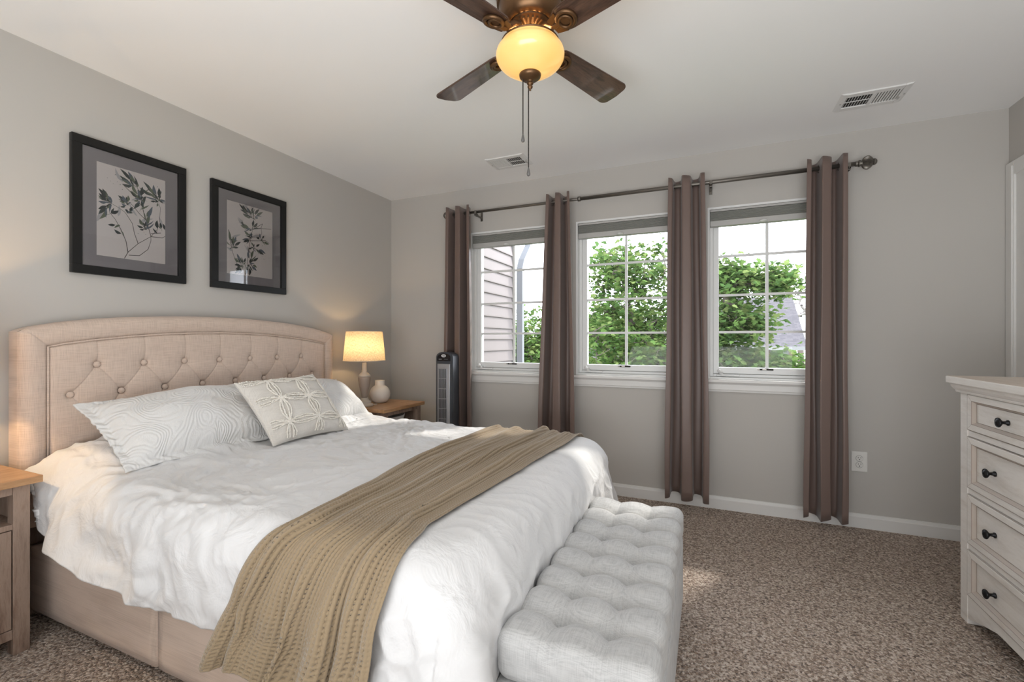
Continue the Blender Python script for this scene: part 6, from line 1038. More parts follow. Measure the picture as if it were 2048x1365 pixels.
[0,-2,2,-2,7,-4,3,2,0,-3,2,-1,-2,-1,0,-1,-1,1,1,0,-1,-1,0,0,2,-1,-1,1,1,-1,0,0,2,4,-3,-3,2,-2,1,1,-2,0,-2,0,5,-1,-1,-2,-3,0,2,1,1,-1,1,-1,0,0,1,-1,0,0,-7,5,2,-1,0,-1],
[0,-4,-6,13,2,-1,-8,5,3,0,0,0,-2,0,-3,0,0,3,-3,2,-1,1,-1,-1,3,-1,-1,0,2,-1,-2,4,5,-7,-5,4,-1,3,-3,-1,2,-1,1,0,-5,3,3,-1,-5,-1,4,2,0,0,0,1,-1,-1,0,0,0,-1,0,-1,-1,2,-1,0],
[0,-5,-3,2,12,-6,0,-1,2,3,2,2,-6,-1,-1,0,-1,-1,4,-1,-2,1,1,0,0,-1,2,-1,1,-4,3,3,-1,-5,1,1,5,-6,0,1,0,0,1,-2,2,-2,-1,1,1,0,0,0,0,0,0,2,-2,0,-1,0,-1,1,1,-1,-5,2,1,0],
[0,-3,2,2,-3,1,2,-1,2,4,-4,-4,6,-3,1,-1,0,-2,2,0,3,-2,-1,2,-6,2,-1,3,-1,0,3,-1,-7,4,-2,5,-3,0,1,0,1,-1,-1,3,-3,0,2,0,-1,1,-1,1,-1,0,1,-3,2,0,-1,0,0,0,1,-6,6,-1,0,-1],
[0,2,0,-3,0,2,3,0,0,-1,-4,0,2,0,0,3,-3,1,-1,0,-3,1,5,-4,-1,2,-1,0,-1,5,1,-7,-1,2,1,-2,-1,2,1,1,-2,1,0,-2,2,1,1,-4,2,0,4,-2,-2,0,-1,0,0,0,1,0,-1,-1,-2,5,-2,0,0,0],
[-1,3,3,-5,3,0,0,-6,1,3,-1,2,0,-1,1,-5,4,-2,5,-1,-6,1,-2,4,2,-3,1,0,0,3,-7,0,3,0,2,-2,-1,2,1,-2,0,1,0,0,1,-1,-1,2,0,0,-2,-2,3,0,0,0,0,-1,1,-1,1,0,-1,0,1,1,-1,0],
[0,0,-1,1,1,1,-6,3,-1,0,7,-1,-3,1,-5,1,-1,5,4,-3,-3,0,2,-2,1,1,-1,-1,0,-3,0,3,-3,0,2,1,1,-1,-1,1,0,1,0,1,-1,0,-1,1,-2,0,-1,3,0,-1,0,0,0,1,-1,1,0,-1,3,-1,0,-1,0,0],
[-1,1,0,1,1,2,-2,-1,-3,0,3,4,-5,1,-3,2,0,3,0,-3,2,-2,1,-3,-1,0,3,1,-1,-3,1,1,2,-4,2,2,0,-1,0,0,0,-1,2,-1,-2,3,-1,-2,2,1,-2,0,2,-1,0,1,0,1,-1,0,0,0,1,0,1,-2,-1,0],
[0,-3,4,-1,1,1,2,-7,2,1,0,-2,1,0,2,0,2,1,-9,-1,2,4,-1,-1,2,0,-1,2,-1,-1,1,-1,1,-2,4,1,-4,2,0,2,0,-3,2,-4,4,-2,1,0,2,-4,2,0,-3,2,0,1,2,-2,0,0,0,0,0,1,0,0,-2,1],
[-2,0,-5,9,-1,3,-4,-1,3,-6,3,2,-1,0,1,3,2,-10,-4,4,4,1,-4,4,-1,0,1,-1,-1,1,0,1,-1,2,-4,-2,3,3,1,-5,1,1,2,-2,3,-2,-2,1,0,0,-1,0,1,0,1,-2,0,1,0,0,1,-1,1,0,0,1,1,0],
[-1,0,2,-9,6,1,-3,4,-2,3,-6,6,-1,0,-1,-3,-3,4,2,-4,6,2,-4,0,2,0,1,-5,0,5,-1,0,-1,-1,4,-1,0,-1,-3,2,-2,3,-3,4,-2,-3,2,3,-4,2,1,0,-1,0,0,0,-2,2,1,0,-1,1,-1,0,0,1,2,1],
[-2,4,-4,-1,-1,0,1,2,-3,1,0,0,3,0,1,0,-2,2,0,2,-1,1,1,-5,2,0,-4,3,1,-2,4,-3,-1,-1,3,0,-2,3,0,-3,1,1,-2,1,0,-1,2,-2,0,1,0,0,0,0,-1,0,0,0,0,1,0,0,1,0,0,-1,1,1],
[-3,3,0,-3,-1,1,1,-1,1,0,-1,0,3,-1,1,2,-1,-3,-2,4,4,-2,-4,4,-3,0,2,-1,-2,2,-1,3,-3,3,-4,-1,5,-3,-1,5,-1,-2,-2,1,0,3,-1,-2,4,-3,-1,1,0,1,-1,0,0,-1,1,0,0,0,-1,0,0,3,3,4],
[-4,2,2,-2,-3,2,1,0,1,-1,0,-1,3,0,1,1,0,-1,-1,-4,2,-1,3,-2,2,1,-1,1,0,-2,-1,2,1,-3,1,2,-2,-3,3,-2,2,0,0,0,1,1,-3,2,3,-2,0,-1,0,1,-1,1,0,-1,0,-1,0,0,0,0,1,6,2,-3],
[-5,3,3,-4,-2,1,2,-1,2,-2,2,1,-1,0,2,-5,8,-1,0,-3,-3,2,0,1,-1,3,-3,2,-2,1,-1,0,-2,2,0,2,-3,1,1,1,-1,0,0,0,-2,0,1,4,-7,5,-1,0,0,0,0,0,-2,2,-1,0,1,0,0,1,3,-2,-3,-1],
[-6,4,5,-5,-6,-1,8,-2,0,1,6,-1,-4,-1,-2,2,-1,8,-1,1,-4,0,-1,0,1,-2,2,-2,1,0,2,-5,2,2,3,-4,0,0,0,0,1,-1,0,0,-1,1,1,-4,0,0,3,-1,2,-3,2,-1,1,-1,1,0,0,1,2,2,-1,-6,-3,2],
[-6,7,3,-4,-4,-1,-1,5,-7,4,-3,4,2,2,-1,0,-4,2,-1,-2,5,1,-1,0,-1,2,-1,-2,3,-1,-1,-1,2,-1,2,-1,1,0,0,-2,1,-1,2,0,-1,-1,0,1,1,0,-1,0,-1,1,-1,0,0,1,-1,2,3,1,-1,-3,-3,-1,1,0],
[-3,-2,5,3,-7,-2,-1,0,4,-3,-6,1,7,7,-3,1,-1,-3,3,0,-5,3,2,0,0,-3,2,1,-3,1,1,0,1,0,-2,0,1,1,-1,0,-1,2,0,-1,0,0,1,1,-1,-1,0,1,-1,0,0,-1,1,-1,1,2,-3,0,0,1,0,0,0,-1],
[-12,3,1,10,-4,-4,3,-4,-1,1,-2,-5,3,12,-1,-4,1,-4,8,-2,2,-4,4,-3,0,-2,0,-1,0,2,-3,3,0,0,-3,3,0,-1,-1,1,0,2,-2,1,-1,0,1,-3,0,2,0,1,2,-2,-2,1,-1,0,0,-1,2,0,0,2,2,1,0,-3],
[-3,0,-5,4,5,-3,-6,2,-2,-2,4,-1,-4,1,10,-2,-4,-1,1,4,-2,-1,-2,0,-1,-1,-2,2,4,-4,2,-1,0,2,-1,-1,0,-1,1,0,1,-1,0,0,0,2,-4,2,1,0,1,-1,-1,-1,2,-1,2,0,1,-1,0,2,1,-1,4,2,2,1],
[0,-1,-6,-5,9,-5,1,-3,-1,1,5,0,-2,-8,5,6,-1,1,-7,4,-2,-1,0,1,-2,0,0,0,-1,2,-1,0,1,-2,1,1,-1,1,0,0,-1,-1,1,0,0,0,1,-1,1,0,0,0,-2,2,-2,2,-1,6,2,1,-1,0,-1,3,-3,0,0,2],
[-6,-5,3,-6,-1,9,-7,1,0,3,-1,0,0,1,-4,0,5,-3,1,-1,2,0,-2,-1,-1,-1,2,-3,-1,1,1,1,-1,1,0,-1,1,-1,0,3,-2,0,0,0,0,-1,1,0,0,0,0,-1,2,0,0,-2,5,-3,2,4,2,-2,2,-4,0,0,0,0],
[-13,2,2,-3,-2,0,7,-6,5,2,0,-1,-6,-1,-1,2,-1,1,1,-1,0,-1,1,-1,0,0,-2,0,0,0,0,0,1,1,-1,1,-1,0,0,-1,1,0,0,0,1,-1,-1,1,0,0,0,1,-1,-1,1,-1,2,3,-2,2,3,3,-1,1,-1,-1,-1,-1],
[-11,1,1,-1,-5,1,1,7,-7,0,2,-2,0,-1,-1,0,1,-1,1,-1,1,-1,-1,1,0,-2,0,1,0,0,1,0,-1,0,1,0,0,0,-1,-1,1,0,0,0,0,1,-1,0,0,0,1,0,0,1,-1,0,0,3,1,-2,1,3,2,1,0,-1,-1,0],
[-11,1,1,0,-3,-2,-1,1,5,-6,-2,1,1,2,-1,-2,1,4,-4,1,-1,0,0,-1,1,0,-1,0,0,0,0,0,1,-1,0,0,0,0,1,0,-1,0,0,1,0,-1,1,-1,0,1,0,0,-1,0,2,2,0,-1,2,1,-1,-1,2,2,2,0,0,-2],
[-11,1,1,1,0,-6,-1,0,1,4,-5,-2,2,0,1,-2,0,2,2,-3,-1,0,0,1,-2,1,1,-1,0,0,0,0,-1,1,0,0,0,0,0,0,0,0,1,-1,0,0,0,0,1,-1,0,0,0,0,-1,4,2,-1,-1,1,1,-1,0,0,1,4,1,0],
[-12,1,-1,3,-1,-2,-2,-1,0,0,3,-1,-2,-1,1,0,-1,-1,2,2,-2,0,0,-1,1,-1,0,0,0,0,0,0,0,-1,1,0,1,-1,0,0,0,0,0,0,1,0,-1,1,-1,1,-1,0,1,-1,0,1,1,2,0,2,0,0,-1,0,-1,1,3,2],
[-11,0,0,-1,3,-1,-3,-2,-1,0,1,2,2,-1,-3,0,1,-2,0,1,2,0,-1,-1,0,0,-1,0,0,1,0,1,-1,0,0,0,-1,1,0,0,-1,0,0,1,0,-1,2,-1,0,-1,0,0,0,0,0,0,1,1,1,6,-1,-1,0,-2,0,-1,1,4],
[-9,0,-2,-1,-1,4,-3,-1,0,-2,-1,0,1,0,0,-1,-1,2,-1,0,1,0,-1,1,-1,1,1,0,0,0,0,-2,1,0,-1,0,1,1,-1,-1,0,0,-1,1,-1,2,-1,0,0,0,0,0,0,0,0,1,-2,3,3,2,6,-1,-3,0,-2,-1,0,1],
[-10,0,3,-1,-3,-2,3,-3,-2,1,-1,0,-1,1,1,0,0,-1,-1,0,0,1,2,0,-1,-1,0,0,0,-2,0,1,0,-1,1,1,-1,-1,0,2,1,0,0,-1,0,-1,0,0,-1,1,0,1,0,-1,1,0,0,-1,4,-2,7,2,0,-1,0,0,-1,-2],
],
]
_e = np.array(DUVET_STEPS)
D0 = np.moveaxis(np.cumsum(np.cumsum(_e, 1), 2), 0, 2)/500.0
D0 = D0.copy()
wm = np.clip((.75-D0[...,0])/.3, 0, 1)*np.clip((-2.25-D0[...,1])/.15, 0, 1)          # smooth the bunched cloth at the near pillow corner
wf = np.clip((D0[...,0]-2.0)/.12, 0, 1)*np.clip((-2.30-D0[...,1])/.12, 0, 1)*.8
wg = np.clip((D0[...,0]-1.55)/.5, 0, 1)*.35
wm = np.maximum(np.maximum(wm, wf), np.maximum(wg*.6, .03))[...,None]
for it in range(14):
    A_ = D0.copy(); A_[1:-1,1:-1] = (D0[:-2,1:-1]+D0[2:,1:-1]+D0[1:-1,:-2]+D0[1:-1,2:])/4; D0 = D0+(A_-D0)*wm
cap = np.interp(D0[...,0], [.3,.45,.56,.62], [.76,.70,.635,.610]); D0[...,2] = np.where(D0[...,2] > cap, cap+(D0[...,2]-cap)*.35, D0[...,2])
hx = np.clip(1-(D0[...,0]-.2)/.4, 0, 1)                       # tuck the head end in beside the headboard
ylim = -2.60+.085*np.clip(hx*2, 0, 1); D0[...,1] = np.where(D0[...,1] < ylim, ylim+(D0[...,1]-ylim)*.15, D0[...,1])
D0[...,1] = np.minimum(D0[...,1], -.755)
D0[...,0] = np.maximum(D0[...,0], .165)
Pd = upsample(D0, 5); Nd = gnormals(Pd); 
if Nd[150,150,2] < 0: Nd = -Nd
top = np.clip((Nd[...,2]-.3)/.5, 0, 1)
X, Y, Z = Pd[...,0], Pd[...,1], Pd[...,2]
puff = .010+.007*vnoise(X*3.1, Y*3.3, 3)
# long soft creases pulled across the top, shorter crumples, hanging folds on the sides
wx, wy = X+.10*vnoise(X*4, Y*4, 11), Y+.10*vnoise(X*4, Y*4, 12)
def ridge(a, b, s): n = vnoise(a, b, s); return 1-np.abs(n)*2
mid = np.exp(-((X-1.1)/.42)**2)
cr = .0060*ridge(wx*7+wy*3, wy*16-wx*5, 21) + (.0025+.0030*mid)*ridge(wx*13+wy*6, wy*24+wx*8, 22) + .0022*mid*ridge(wx*30, wy*40, 23)
head = np.clip((1.75-X)/.5, .35, 1)
q_ = np.where(Nd[...,1] < 0, X, Y)
qs = np.where(X > 2.12, Y, X)
hang = (1-top)*np.clip((X-.35)/.25,.25,1)*(.019*vnoise(qs*11+1.1*vnoise(qs*4, Z*5, 31), Z*2.6, 32)*np.clip((.62-Z)/.2, 0, 1.2) + .007*ridge(qs*8+Z*6, Z*9-qs*4, 33) + .004*ridge(qs*19+Z*9, Z*14-qs*6, 34))
Pd = Pd + Nd*(puff + top*cr*head + hang)[...,None]
_m = Pd[...,1] < -2.40; 
duv = grid_obj('duvet', Pd, M['duvet']); tag(duv, 'rumpled white cotton duvet spread over the bed', 'duvet')
sm = duv.modifiers.new('thick', 'SOLIDIFY'); sm.thickness = .014; sm.offset = -1 if True else 1
# ================================================================ THROW
me_ = duv.data; bvh = BVHTree.FromPolygons([tuple(v.co) for v in me_.vertices], [tuple(p.vertices) for p in me_.polygons])
nc, nt_ = 46, 150
yc, zc = -2.28, .36
T0 = np.zeros((nt_, nc, 3)); 
def edge_x(y, z, side):
    if side == 'L': return float(np.interp(-y, [.8,1.17,1.75,2.13,2.42,2.60],[1.50,1.515,1.515,1.575,1.590,1.600])) if z > .58 else float(np.interp(z, [.2,.255,.459,.60],[1.385,1.400,1.475,1.560]))
    return float(np.interp(-y, [.8,1.14,1.90,2.23,2.45,2.6],[2.045,2.040,1.990,1.978,1.960,1.975])) if z > .62 else float(np.interp(z, [.2,.43,.62],[1.960,1.975,1.990]))
for j in range(nt_):
    t = j/(nt_-1)
    for i in range(nc):
        p = i/(nc-1)
        if t < .62:
            y = -.835-(2.28-.835)*(t/.62); zz = .8
            x0, x1 = edge_x(y, .8, 'L'), edge_x(y, .8, 'R'); x = x0+(x1-x0)*p
            h = bvh.ray_cast(Vector((x,y,1.2)), Vector((0,0,-1)))[0]; z = h.z if h else .55
            T0[j,i] = (x, y, z)
        elif t < .86:
            th = PI/2+(PI/2)*((t-.62)/.24); dr = Vector((0, math.cos(th), math.sin(th)))
            za = zc+.27*math.sin(th); x0, x1 = edge_x(-2.28+.3*math.cos(th), za+.0, 'L'), edge_x(-2.28+.3*math.cos(th), za, 'R'); x = x0+(x1-x0)*p
            o_ = Vector((x,yc,zc)); h = bvh.ray_cast(o_+dr*.8, -dr)[0]
            r_ = (h-o_).length if h else .27
            T0[j,i] = (x, yc+dr.y*r_, zc+dr.z*r_)
        else:
            k = (t-.86)/.14; zb = .36-k*(.100-.02*math.sin(p*7)+.04*p); x0, x1 = edge_x(-2.6, zb, 'L'), edge_x(-2.6, zb, 'R'); x = x0+(x1-x0)*p
            T0[j,i] = (x, T0[int(.86*nt_)-1,i,1]-.015*k, zb)
# stiff cloth bridges small hollows: smooth along and across
for it in range(10):
    A_ = T0.copy(); A_[1:-1] = (T0[:-2]+2*T0[1:-1]+T0[2:])/4; T0[:,:,1:] = A_[:,:,1:]
    A_ = T0.copy(); A_[:,1:-1] = (T0[:,:-2]+2*T0[:,1:-1]+T0[:,2:])/4; T0[:,:,1:] = A_[:,:,1:]
for it in range(6): T0[1:-1,:,0] = (T0[:-2,:,0]+2*T0[1:-1,:,0]+T0[2:,:,0])/4
k_ = 9; ky = 5
def up1(A, k):
    n = A.shape[0]; t = np.linspace(0, n-1, (n-1)*k+1); i = np.minimum(t.astype(int), n-2); f = (t-i)[:,None,None]; g = lambda j: A[np.clip(j,0,n-1)]
    p0, p1, p2, p3 = g(i-1), g(i), g(i+1), g(i+2); return .5*(2*p1+(p2-p0)*f+(2*p0-5*p1+4*p2-p3)*f*f+(3*p1-p0-3*p2+p3)*f**3)
T1 = up1(up1(T0, ky).transpose(1,0,2), k_).transpose(1,0,2)
Nt = gnormals(T1); 
if Nt[60,100,2] < 0: Nt = -Nt
R_, C_ = T1.shape[:2]; tt, pp = np.meshgrid(np.linspace(0,1,R_), np.linspace(0,1,C_), indexing='ij')
hangk = np.clip((tt-.66)/.30, 0, 1); hangk = hangk*hangk*(3-2*hangk)
def bumpf(c, wdt, a): return a*np.exp(-((pp-c)/wdt)**2)
f_ = np.zeros_like(pp)
for c0, dr_, wdt, a, ph in ((.03,.02,.045,.016,0),(.20,.05,.050,.020,1.2),(.36,-.05,.060,.012,2.1),(.52,.07,.045,.021,.4),(.70,-.04,.055,.014,3.0),(.86,.03,.045,.018,1.9),(.975,.0,.035,.010,.7)):
    c = c0+dr_*np.sin(tt*6+ph)+.03*np.sin(tt*2.2+ph*2); amp = a*(.55+.45*np.sin(tt*5+ph*3)); f_ += bumpf(c, wdt*(.8+.45*hangk), 1)*(1.5*amp*(1-hangk)+.070*hangk*(.7+.3*math.sin(ph*5)))
base_ = .009+.014*hangk
T1 = T1+Nt*(f_+base_)[...,None]
T1[...,0] += .018*np.sin(pp*2*PI*3.2+.5)*hangk + .006*np.sin(tt*9+pp*12)*(1-hangk)
# texture coordinates in metres of cloth
du = np.concatenate([np.zeros((R_,1)), np.linalg.norm(np.diff(T1, axis=1), axis=2)], 1); um = np.cumsum(du, 1); um = um*(1-.0)+0
um = np.repeat(um.mean(0)[None], R_, 0); scale_u = 1.0
dv = np.concatenate([np.zeros((1,C_)), np.linalg.norm(np.diff(T1, axis=0), axis=2)], 0); vm = np.cumsum(dv, 0); vm = np.repeat(vm.mean(1)[:,None], C_, 1)
cu, cv = .0150, .0125
fu, fv = np.abs(((um/cu) % 1)-.5)*2, np.abs(((vm/cv+.5*0) % 1)-.5)*2         # 1 at cell edges
hole = np.clip((1-fu)*1.6, 0, 1)*np.clip((1-fv)*1.9, 0, 1)
rib = .0040*np.maximum(fu**2, .72*fv**2) - .0050*hole
mE = np.minimum(np.minimum(um, um.max()-um), vm.max()-vm); flat = np.clip(1-mE/.012, 0, 1)
rib = rib*(1-flat)+.001*flat
Nt = gnormals(T1)
if Nt[60,100,2] < 0: Nt = -Nt
T1 = T1+Nt*rib[...,None]
thr = grid_obj('throw_blanket', T1, M['throw'], None, np.stack([um,vm],2)); tag(thr, 'tan waffle knit throw blanket laid across the foot of the bed', 'blanket')
sm = thr.modifiers.new('thick', 'SOLIDIFY'); sm.thickness = .004; sm.offset = -1

# ================================================================ PILLOWS
def pillow_surf(n, w, h, th, ear=.07, flange=0, seed=0, sag=.0):
    """front/back closed surface in local x (width), y (height), z (thickness)"""
    g = np.linspace(-1, 1, n); U, V = np.meshgrid(g, g)
    f = 1-2*flange/np.array([w,h]) if flange else np.array([1,1])
    uu, vv = np.clip(np.abs(U)/f[0], 0, 1), np.clip(np.abs(V)/f[1], 0, 1)
    prof = ((1-uu**2.2)*(1-vv**2.2)).clip(0)**.5
    x = w/2*U*(1-ear*(1-V**2)*np.abs(U)**2); y = h/2*V*(1-ear*(1-U**2)*np.abs(V)**2)
    t = th/2*prof*(1+.10*vnoise(U*2.1+seed, V*2.1, seed)+.05*vnoise(U*5, V*5+seed, seed+1))
    edge = np.exp(-(1-np.maximum(uu,vv))/.12)*(prof > 0)
    t = t*(1+.0*edge); wr = .0035*vnoise(U*14, V*3, seed+2)*edge*(prof > 0)+.0035*vnoise(U*3, V*14, seed+3)*edge*(prof > 0)
    fl = (prof <= 0)*(.005*vnoise(U*16+V*16, U*3, seed+4))
    return U, V, x, y, t+wr+.003, -(t*.8)-.003+0*wr, fl
def frame_from(BL, BR, TL, TR):
    BL, BR, TL, TR = map(Vector, (BL,BR,TL,TR)); c = (BL+BR+TL+TR)/4; ux = ((BR-BL)+(TR-TL)); ux.normalize(); uy = ((TL-BL)+(TR-BR)); uy = uy-ux*uy.dot(ux); uy.normalize(); return c, ux, uy, ux.cross(uy)
def pillow(name, label, cat, corners, th, matn, flange=0, seed=0, ear=.07, uvs=1.0, group=None, extra=None, bend=0):
    BL, BR, TL, TR = [np.array(c, float) for c in corners]; n = 120
    w = (np.linalg.norm(BR-BL)+np.linalg.norm(TR-TL))/2; h = (np.linalg.norm(TL-BL)+np.linalg.norm(TR-BR))/2
    U, V, x, y, zf, zb, fl = pillow_surf(n, w, h, th, ear, flange, seed)
    c, ux, uy, uz = frame_from(*corners); c_, ux, uy, uz = map(np.array, (c, ux, uy, uz))
    # bilinear patch so that the outline follows the four corners
    a, b = (x/w+.5)[...,None], (y/h+.5)[...,None]
    base = BL*(1-a)*(1-b)+BR*a*(1-b)+TL*(1-a)*b+TR*a*b
    base = base + uz*(bend*(1-U**2)*(1-V**2))[...,None]
    r = thing(name, label, cat, tuple(c_), 0, group)
    Fp = base+uz*(zf+fl)[...,None]; Bp = base+uz*(zb+fl)[...,None]
    # stitch front and back by going round: stack front rows then back rows reversed
    full = np.concatenate([Fp, Bp[::-1]], 0)-c_
    uv = np.stack([U*w/2*uvs, V*h/2*uvs], 2); uvf = np.concatenate([uv, uv[::-1]], 0)
    me_o = grid_obj('cover', full, matn, r, uvf)
    bmx = bmesh.new(); bmx.from_mesh(me_o.data)
    bmx.verts.ensure_lookup_table(); R2 = 2*n
    idx = lambda j, i: bmx.verts[j*n+i]
    for j in range(n-1):
        for i in (0, n-1):
            try: bmx.faces.new((idx(j,i), idx(j+1,i), idx(R2-2-j,i), idx(R2-1-j,i)) if i == 0 else (idx(R2-1-j,i), idx(R2-2-j,i), idx(j+1,i), idx(j,i)))
            except ValueError: pass
    for i in range(n-1):
        try: bmx.faces.new((idx(0,i+1), idx(0,i), idx(R2-1,i), idx(R2-1,i+1)))
        except ValueError: pass
    bmesh.ops.recalc_face_normals(bmx, faces=bmx.faces); bmx.to_mesh(me_o.data); bmx.free()
    for p in me_o.data.polygons: p.use_smooth = True
    def surf(u, v, lift=0):      # point on the front face, u,v in -1..1
        i = (u+1)/2*(n-1); j = (v+1)/2*(n-1); i0, j0 = int(max(0, min(i, n-2))), int(max(0, min(j, n-2))); fi, fj = i-i0, j-j0
        q = Fp[j0,i0]*(1-fi)*(1-fj)+Fp[j0,i0+1]*fi*(1-fj)+Fp[j0+1,i0]*(1-fi)*fj+Fp[j0+1,i0+1]*fi*fj
        return Vector(q-c_)+Vector(uz)*lift
    if extra: extra(r, surf, Vector(ux), Vector(uy), Vector(uz))
    return r
pillow('pillow_sham', 'large white embossed pillow sham at the near side, left of the tufted cushion', 'pillow',
    [(.620,-2.385,.640),(.600,-1.620,.635),(.275,-2.400,.885),(.255,-1.640,.910)], .21, M['sham'], .035, 3, .05, 1.0, 'embossed white shams', bend=.03)
pillow('pillow_sham', 'white embossed pillow sham behind the tufted cushion, at the window side', 'pillow',
    [(.600,-1.600,.635),(.560,-.865,.600),(.255,-1.560,.885),(.250,-.930,.870)], .20, M['sham'], .035, 8, .05, 1.0, 'embossed white shams', bend=.03)
def tufts(r, surf, ux, uy, uz):
    bm = B(); rnd = random.Random(5)
    def strand(pts):
        # a row of small looped tufts
        acc = 0; prev = None
        for a, b in zip(pts, pts[1:]):
            d_ = math.hypot((b[0]-a[0])*.21, (b[1]-a[1])*.21); k = max(1, int(d_/.0052))
            for q in range(k):
                f = q/k; u_, v_ = a[0]+(b[0]-a[0])*f, a[1]+(b[1]-a[1])*f
                if abs(u_) > .97 or abs(v_) > .97: continue
                c_ = surf(u_, v_, .0045+rnd.uniform(-.0008,.0012)); rr = rnd.uniform(.0038,.0056)
                bmesh.ops.create_icosphere(bm, subdivisions=1, radius=rr, matrix=Matrix.Translation(c_+ux*rnd.uniform(-.0012,.0012)+uy*rnd.uniform(-.0012,.0012)))
    def petal(a, b, fat):
        A_, B_ = Vector(a), Vector(b); d_ = B_-A_; n_ = Vector((-d_.y, d_.x))
        for s in (-1, -.45, .45, 1):
            strand([tuple(A_+d_*t+n_*(s*fat*math.sin(PI*t))) for t in [k/14 for k in range(15)]])
    ns = [(-.52,-.55),(-.52,.22),(-.52,.98),(.22,-.55),(.22,.22),(.22,.98),(.95,-.55),(.95,.22),(.95,.98),(-.15,-1.0),(.6,-1.0)]
    nodes = [(.05+.62*i, -.02+.62*j) for i in (-1,0,1) for j in (-1,0,1)]
    G = {(i,j): (.18+.70*i+.06*j, .12+.70*j-.05*i) for i in (-2,-1,0,1) for j in (-2,-1,0,1)}
    for (i, j), q in G.items():
        for di, dj in ((1,0),(0,1)):
            if (i+di, j+dj) in G and not (i == -2 and dj) and not (i == -2 and j == -2): petal(q, G[(i+di,j+dj)], .16)
    obj('tufted_embroidery', bm, M['tuft'], r, smooth=True)
    bm = B()
    for e_ in range(4):
        for k in range(70):
            t = -1+2*k/69; u_, v_ = ((t,1),(1,t),(t,-1),(-1,t))[e_]
            bmesh.ops.create_icosphere(bm, subdivisions=1, radius=.0038 if e_ < 1 else .0022, matrix=Matrix.Translation(surf(u_*.995, v_*.995, -.002)))
    obj('edge_trim', bm, M['tuft'], r, smooth=True)
pillow('throw_cushion', 'square off-white cushion with tufted ring embroidery leaning on the shams', 'cushion',
    [(.760,-1.850,.638),(.755,-1.345,.628),(.550,-1.900,.937),(.500,-1.375,.943)], .15, M['deco'], 0, 14, .09, 1.0, None, tufts)

# ================================================================ OUTSIDE
GZ = -3.1
bm = B(); box(bm, -60, 90, .16, 120, GZ-.2, GZ); g_ = obj('lawn', bm, M['grass']); g_['kind'] = 'structure'; g_.name = 'ground'
# projecting wing of the same house, clad in siding, with downspout
wing = thing('house_wing', 'pale siding clad house wing seen through the left window', 'building', (.75,.2,0))
bm = B(); y0, y1 = .16, 1.12; c = .112; z = GZ
pr = []
while z < 3.0: pr += [(.742, z), (.757, z+.002), (.757, z+.012), (.744, z+c-.002)]; z += c
pts = pr+[(.60, z), (.60, GZ)]
bm = B(); prism(bm, [(x-.75, zz) for x, zz in pts], 'y', y0-.2, y1-.2-.03); obj('siding', bm, M['siding'], wing)
bm = B(); box(bm, .60-.75, .762-.75, y1-.2-.035, y1-.2, GZ, 3.0); obj('corner_post', bm, M['housewhite2'] if 'housewhite2' in M else M['housewhite'], wing)
M['spout'] = mat('spout_white', (.24,.25,.27), .5)
bm = B(); sp = [(.06,.97,GZ),(.06,.97,1.93),(.06,1.02,2.02),(.06,1.20,2.20),(.06,1.26,2.30),(.06,1.26,2.62)]
for a, b in zip(sp, sp[1:]): pass
rings = []
for i, p in enumerate(sp):
    t = Vector(sp[min(i+1,len(sp)-1)])-Vector(sp[max(i-1,0)]); t.normalize(); u_ = Vector((1,0,0)); v_ = t.cross(u_)
    rings.append([bm.verts.new(Vector(p)+u_*a*.034+v_*b*.026) for a, b in ((-1,-1),(1,-1),(1,1),(-1,1))])
for a, b in zip(rings, rings[1:]):
    for k in range(4): bm.faces.new((a[k], a[(k+1)%4], b[(k+1)%4], b[k]))
bmesh.ops.recalc_face_normals(bm, faces=bm.faces); obj('downspout', bm, M['spout'], wing)
bm = B(); box(bm, -.4, .12, 1.18, 1.34, 2.55, 2.68); box(bm, -.5, .12, -.0, 1.22, 2.62, 2.9); obj('gutter', bm, M['spout'], wing)

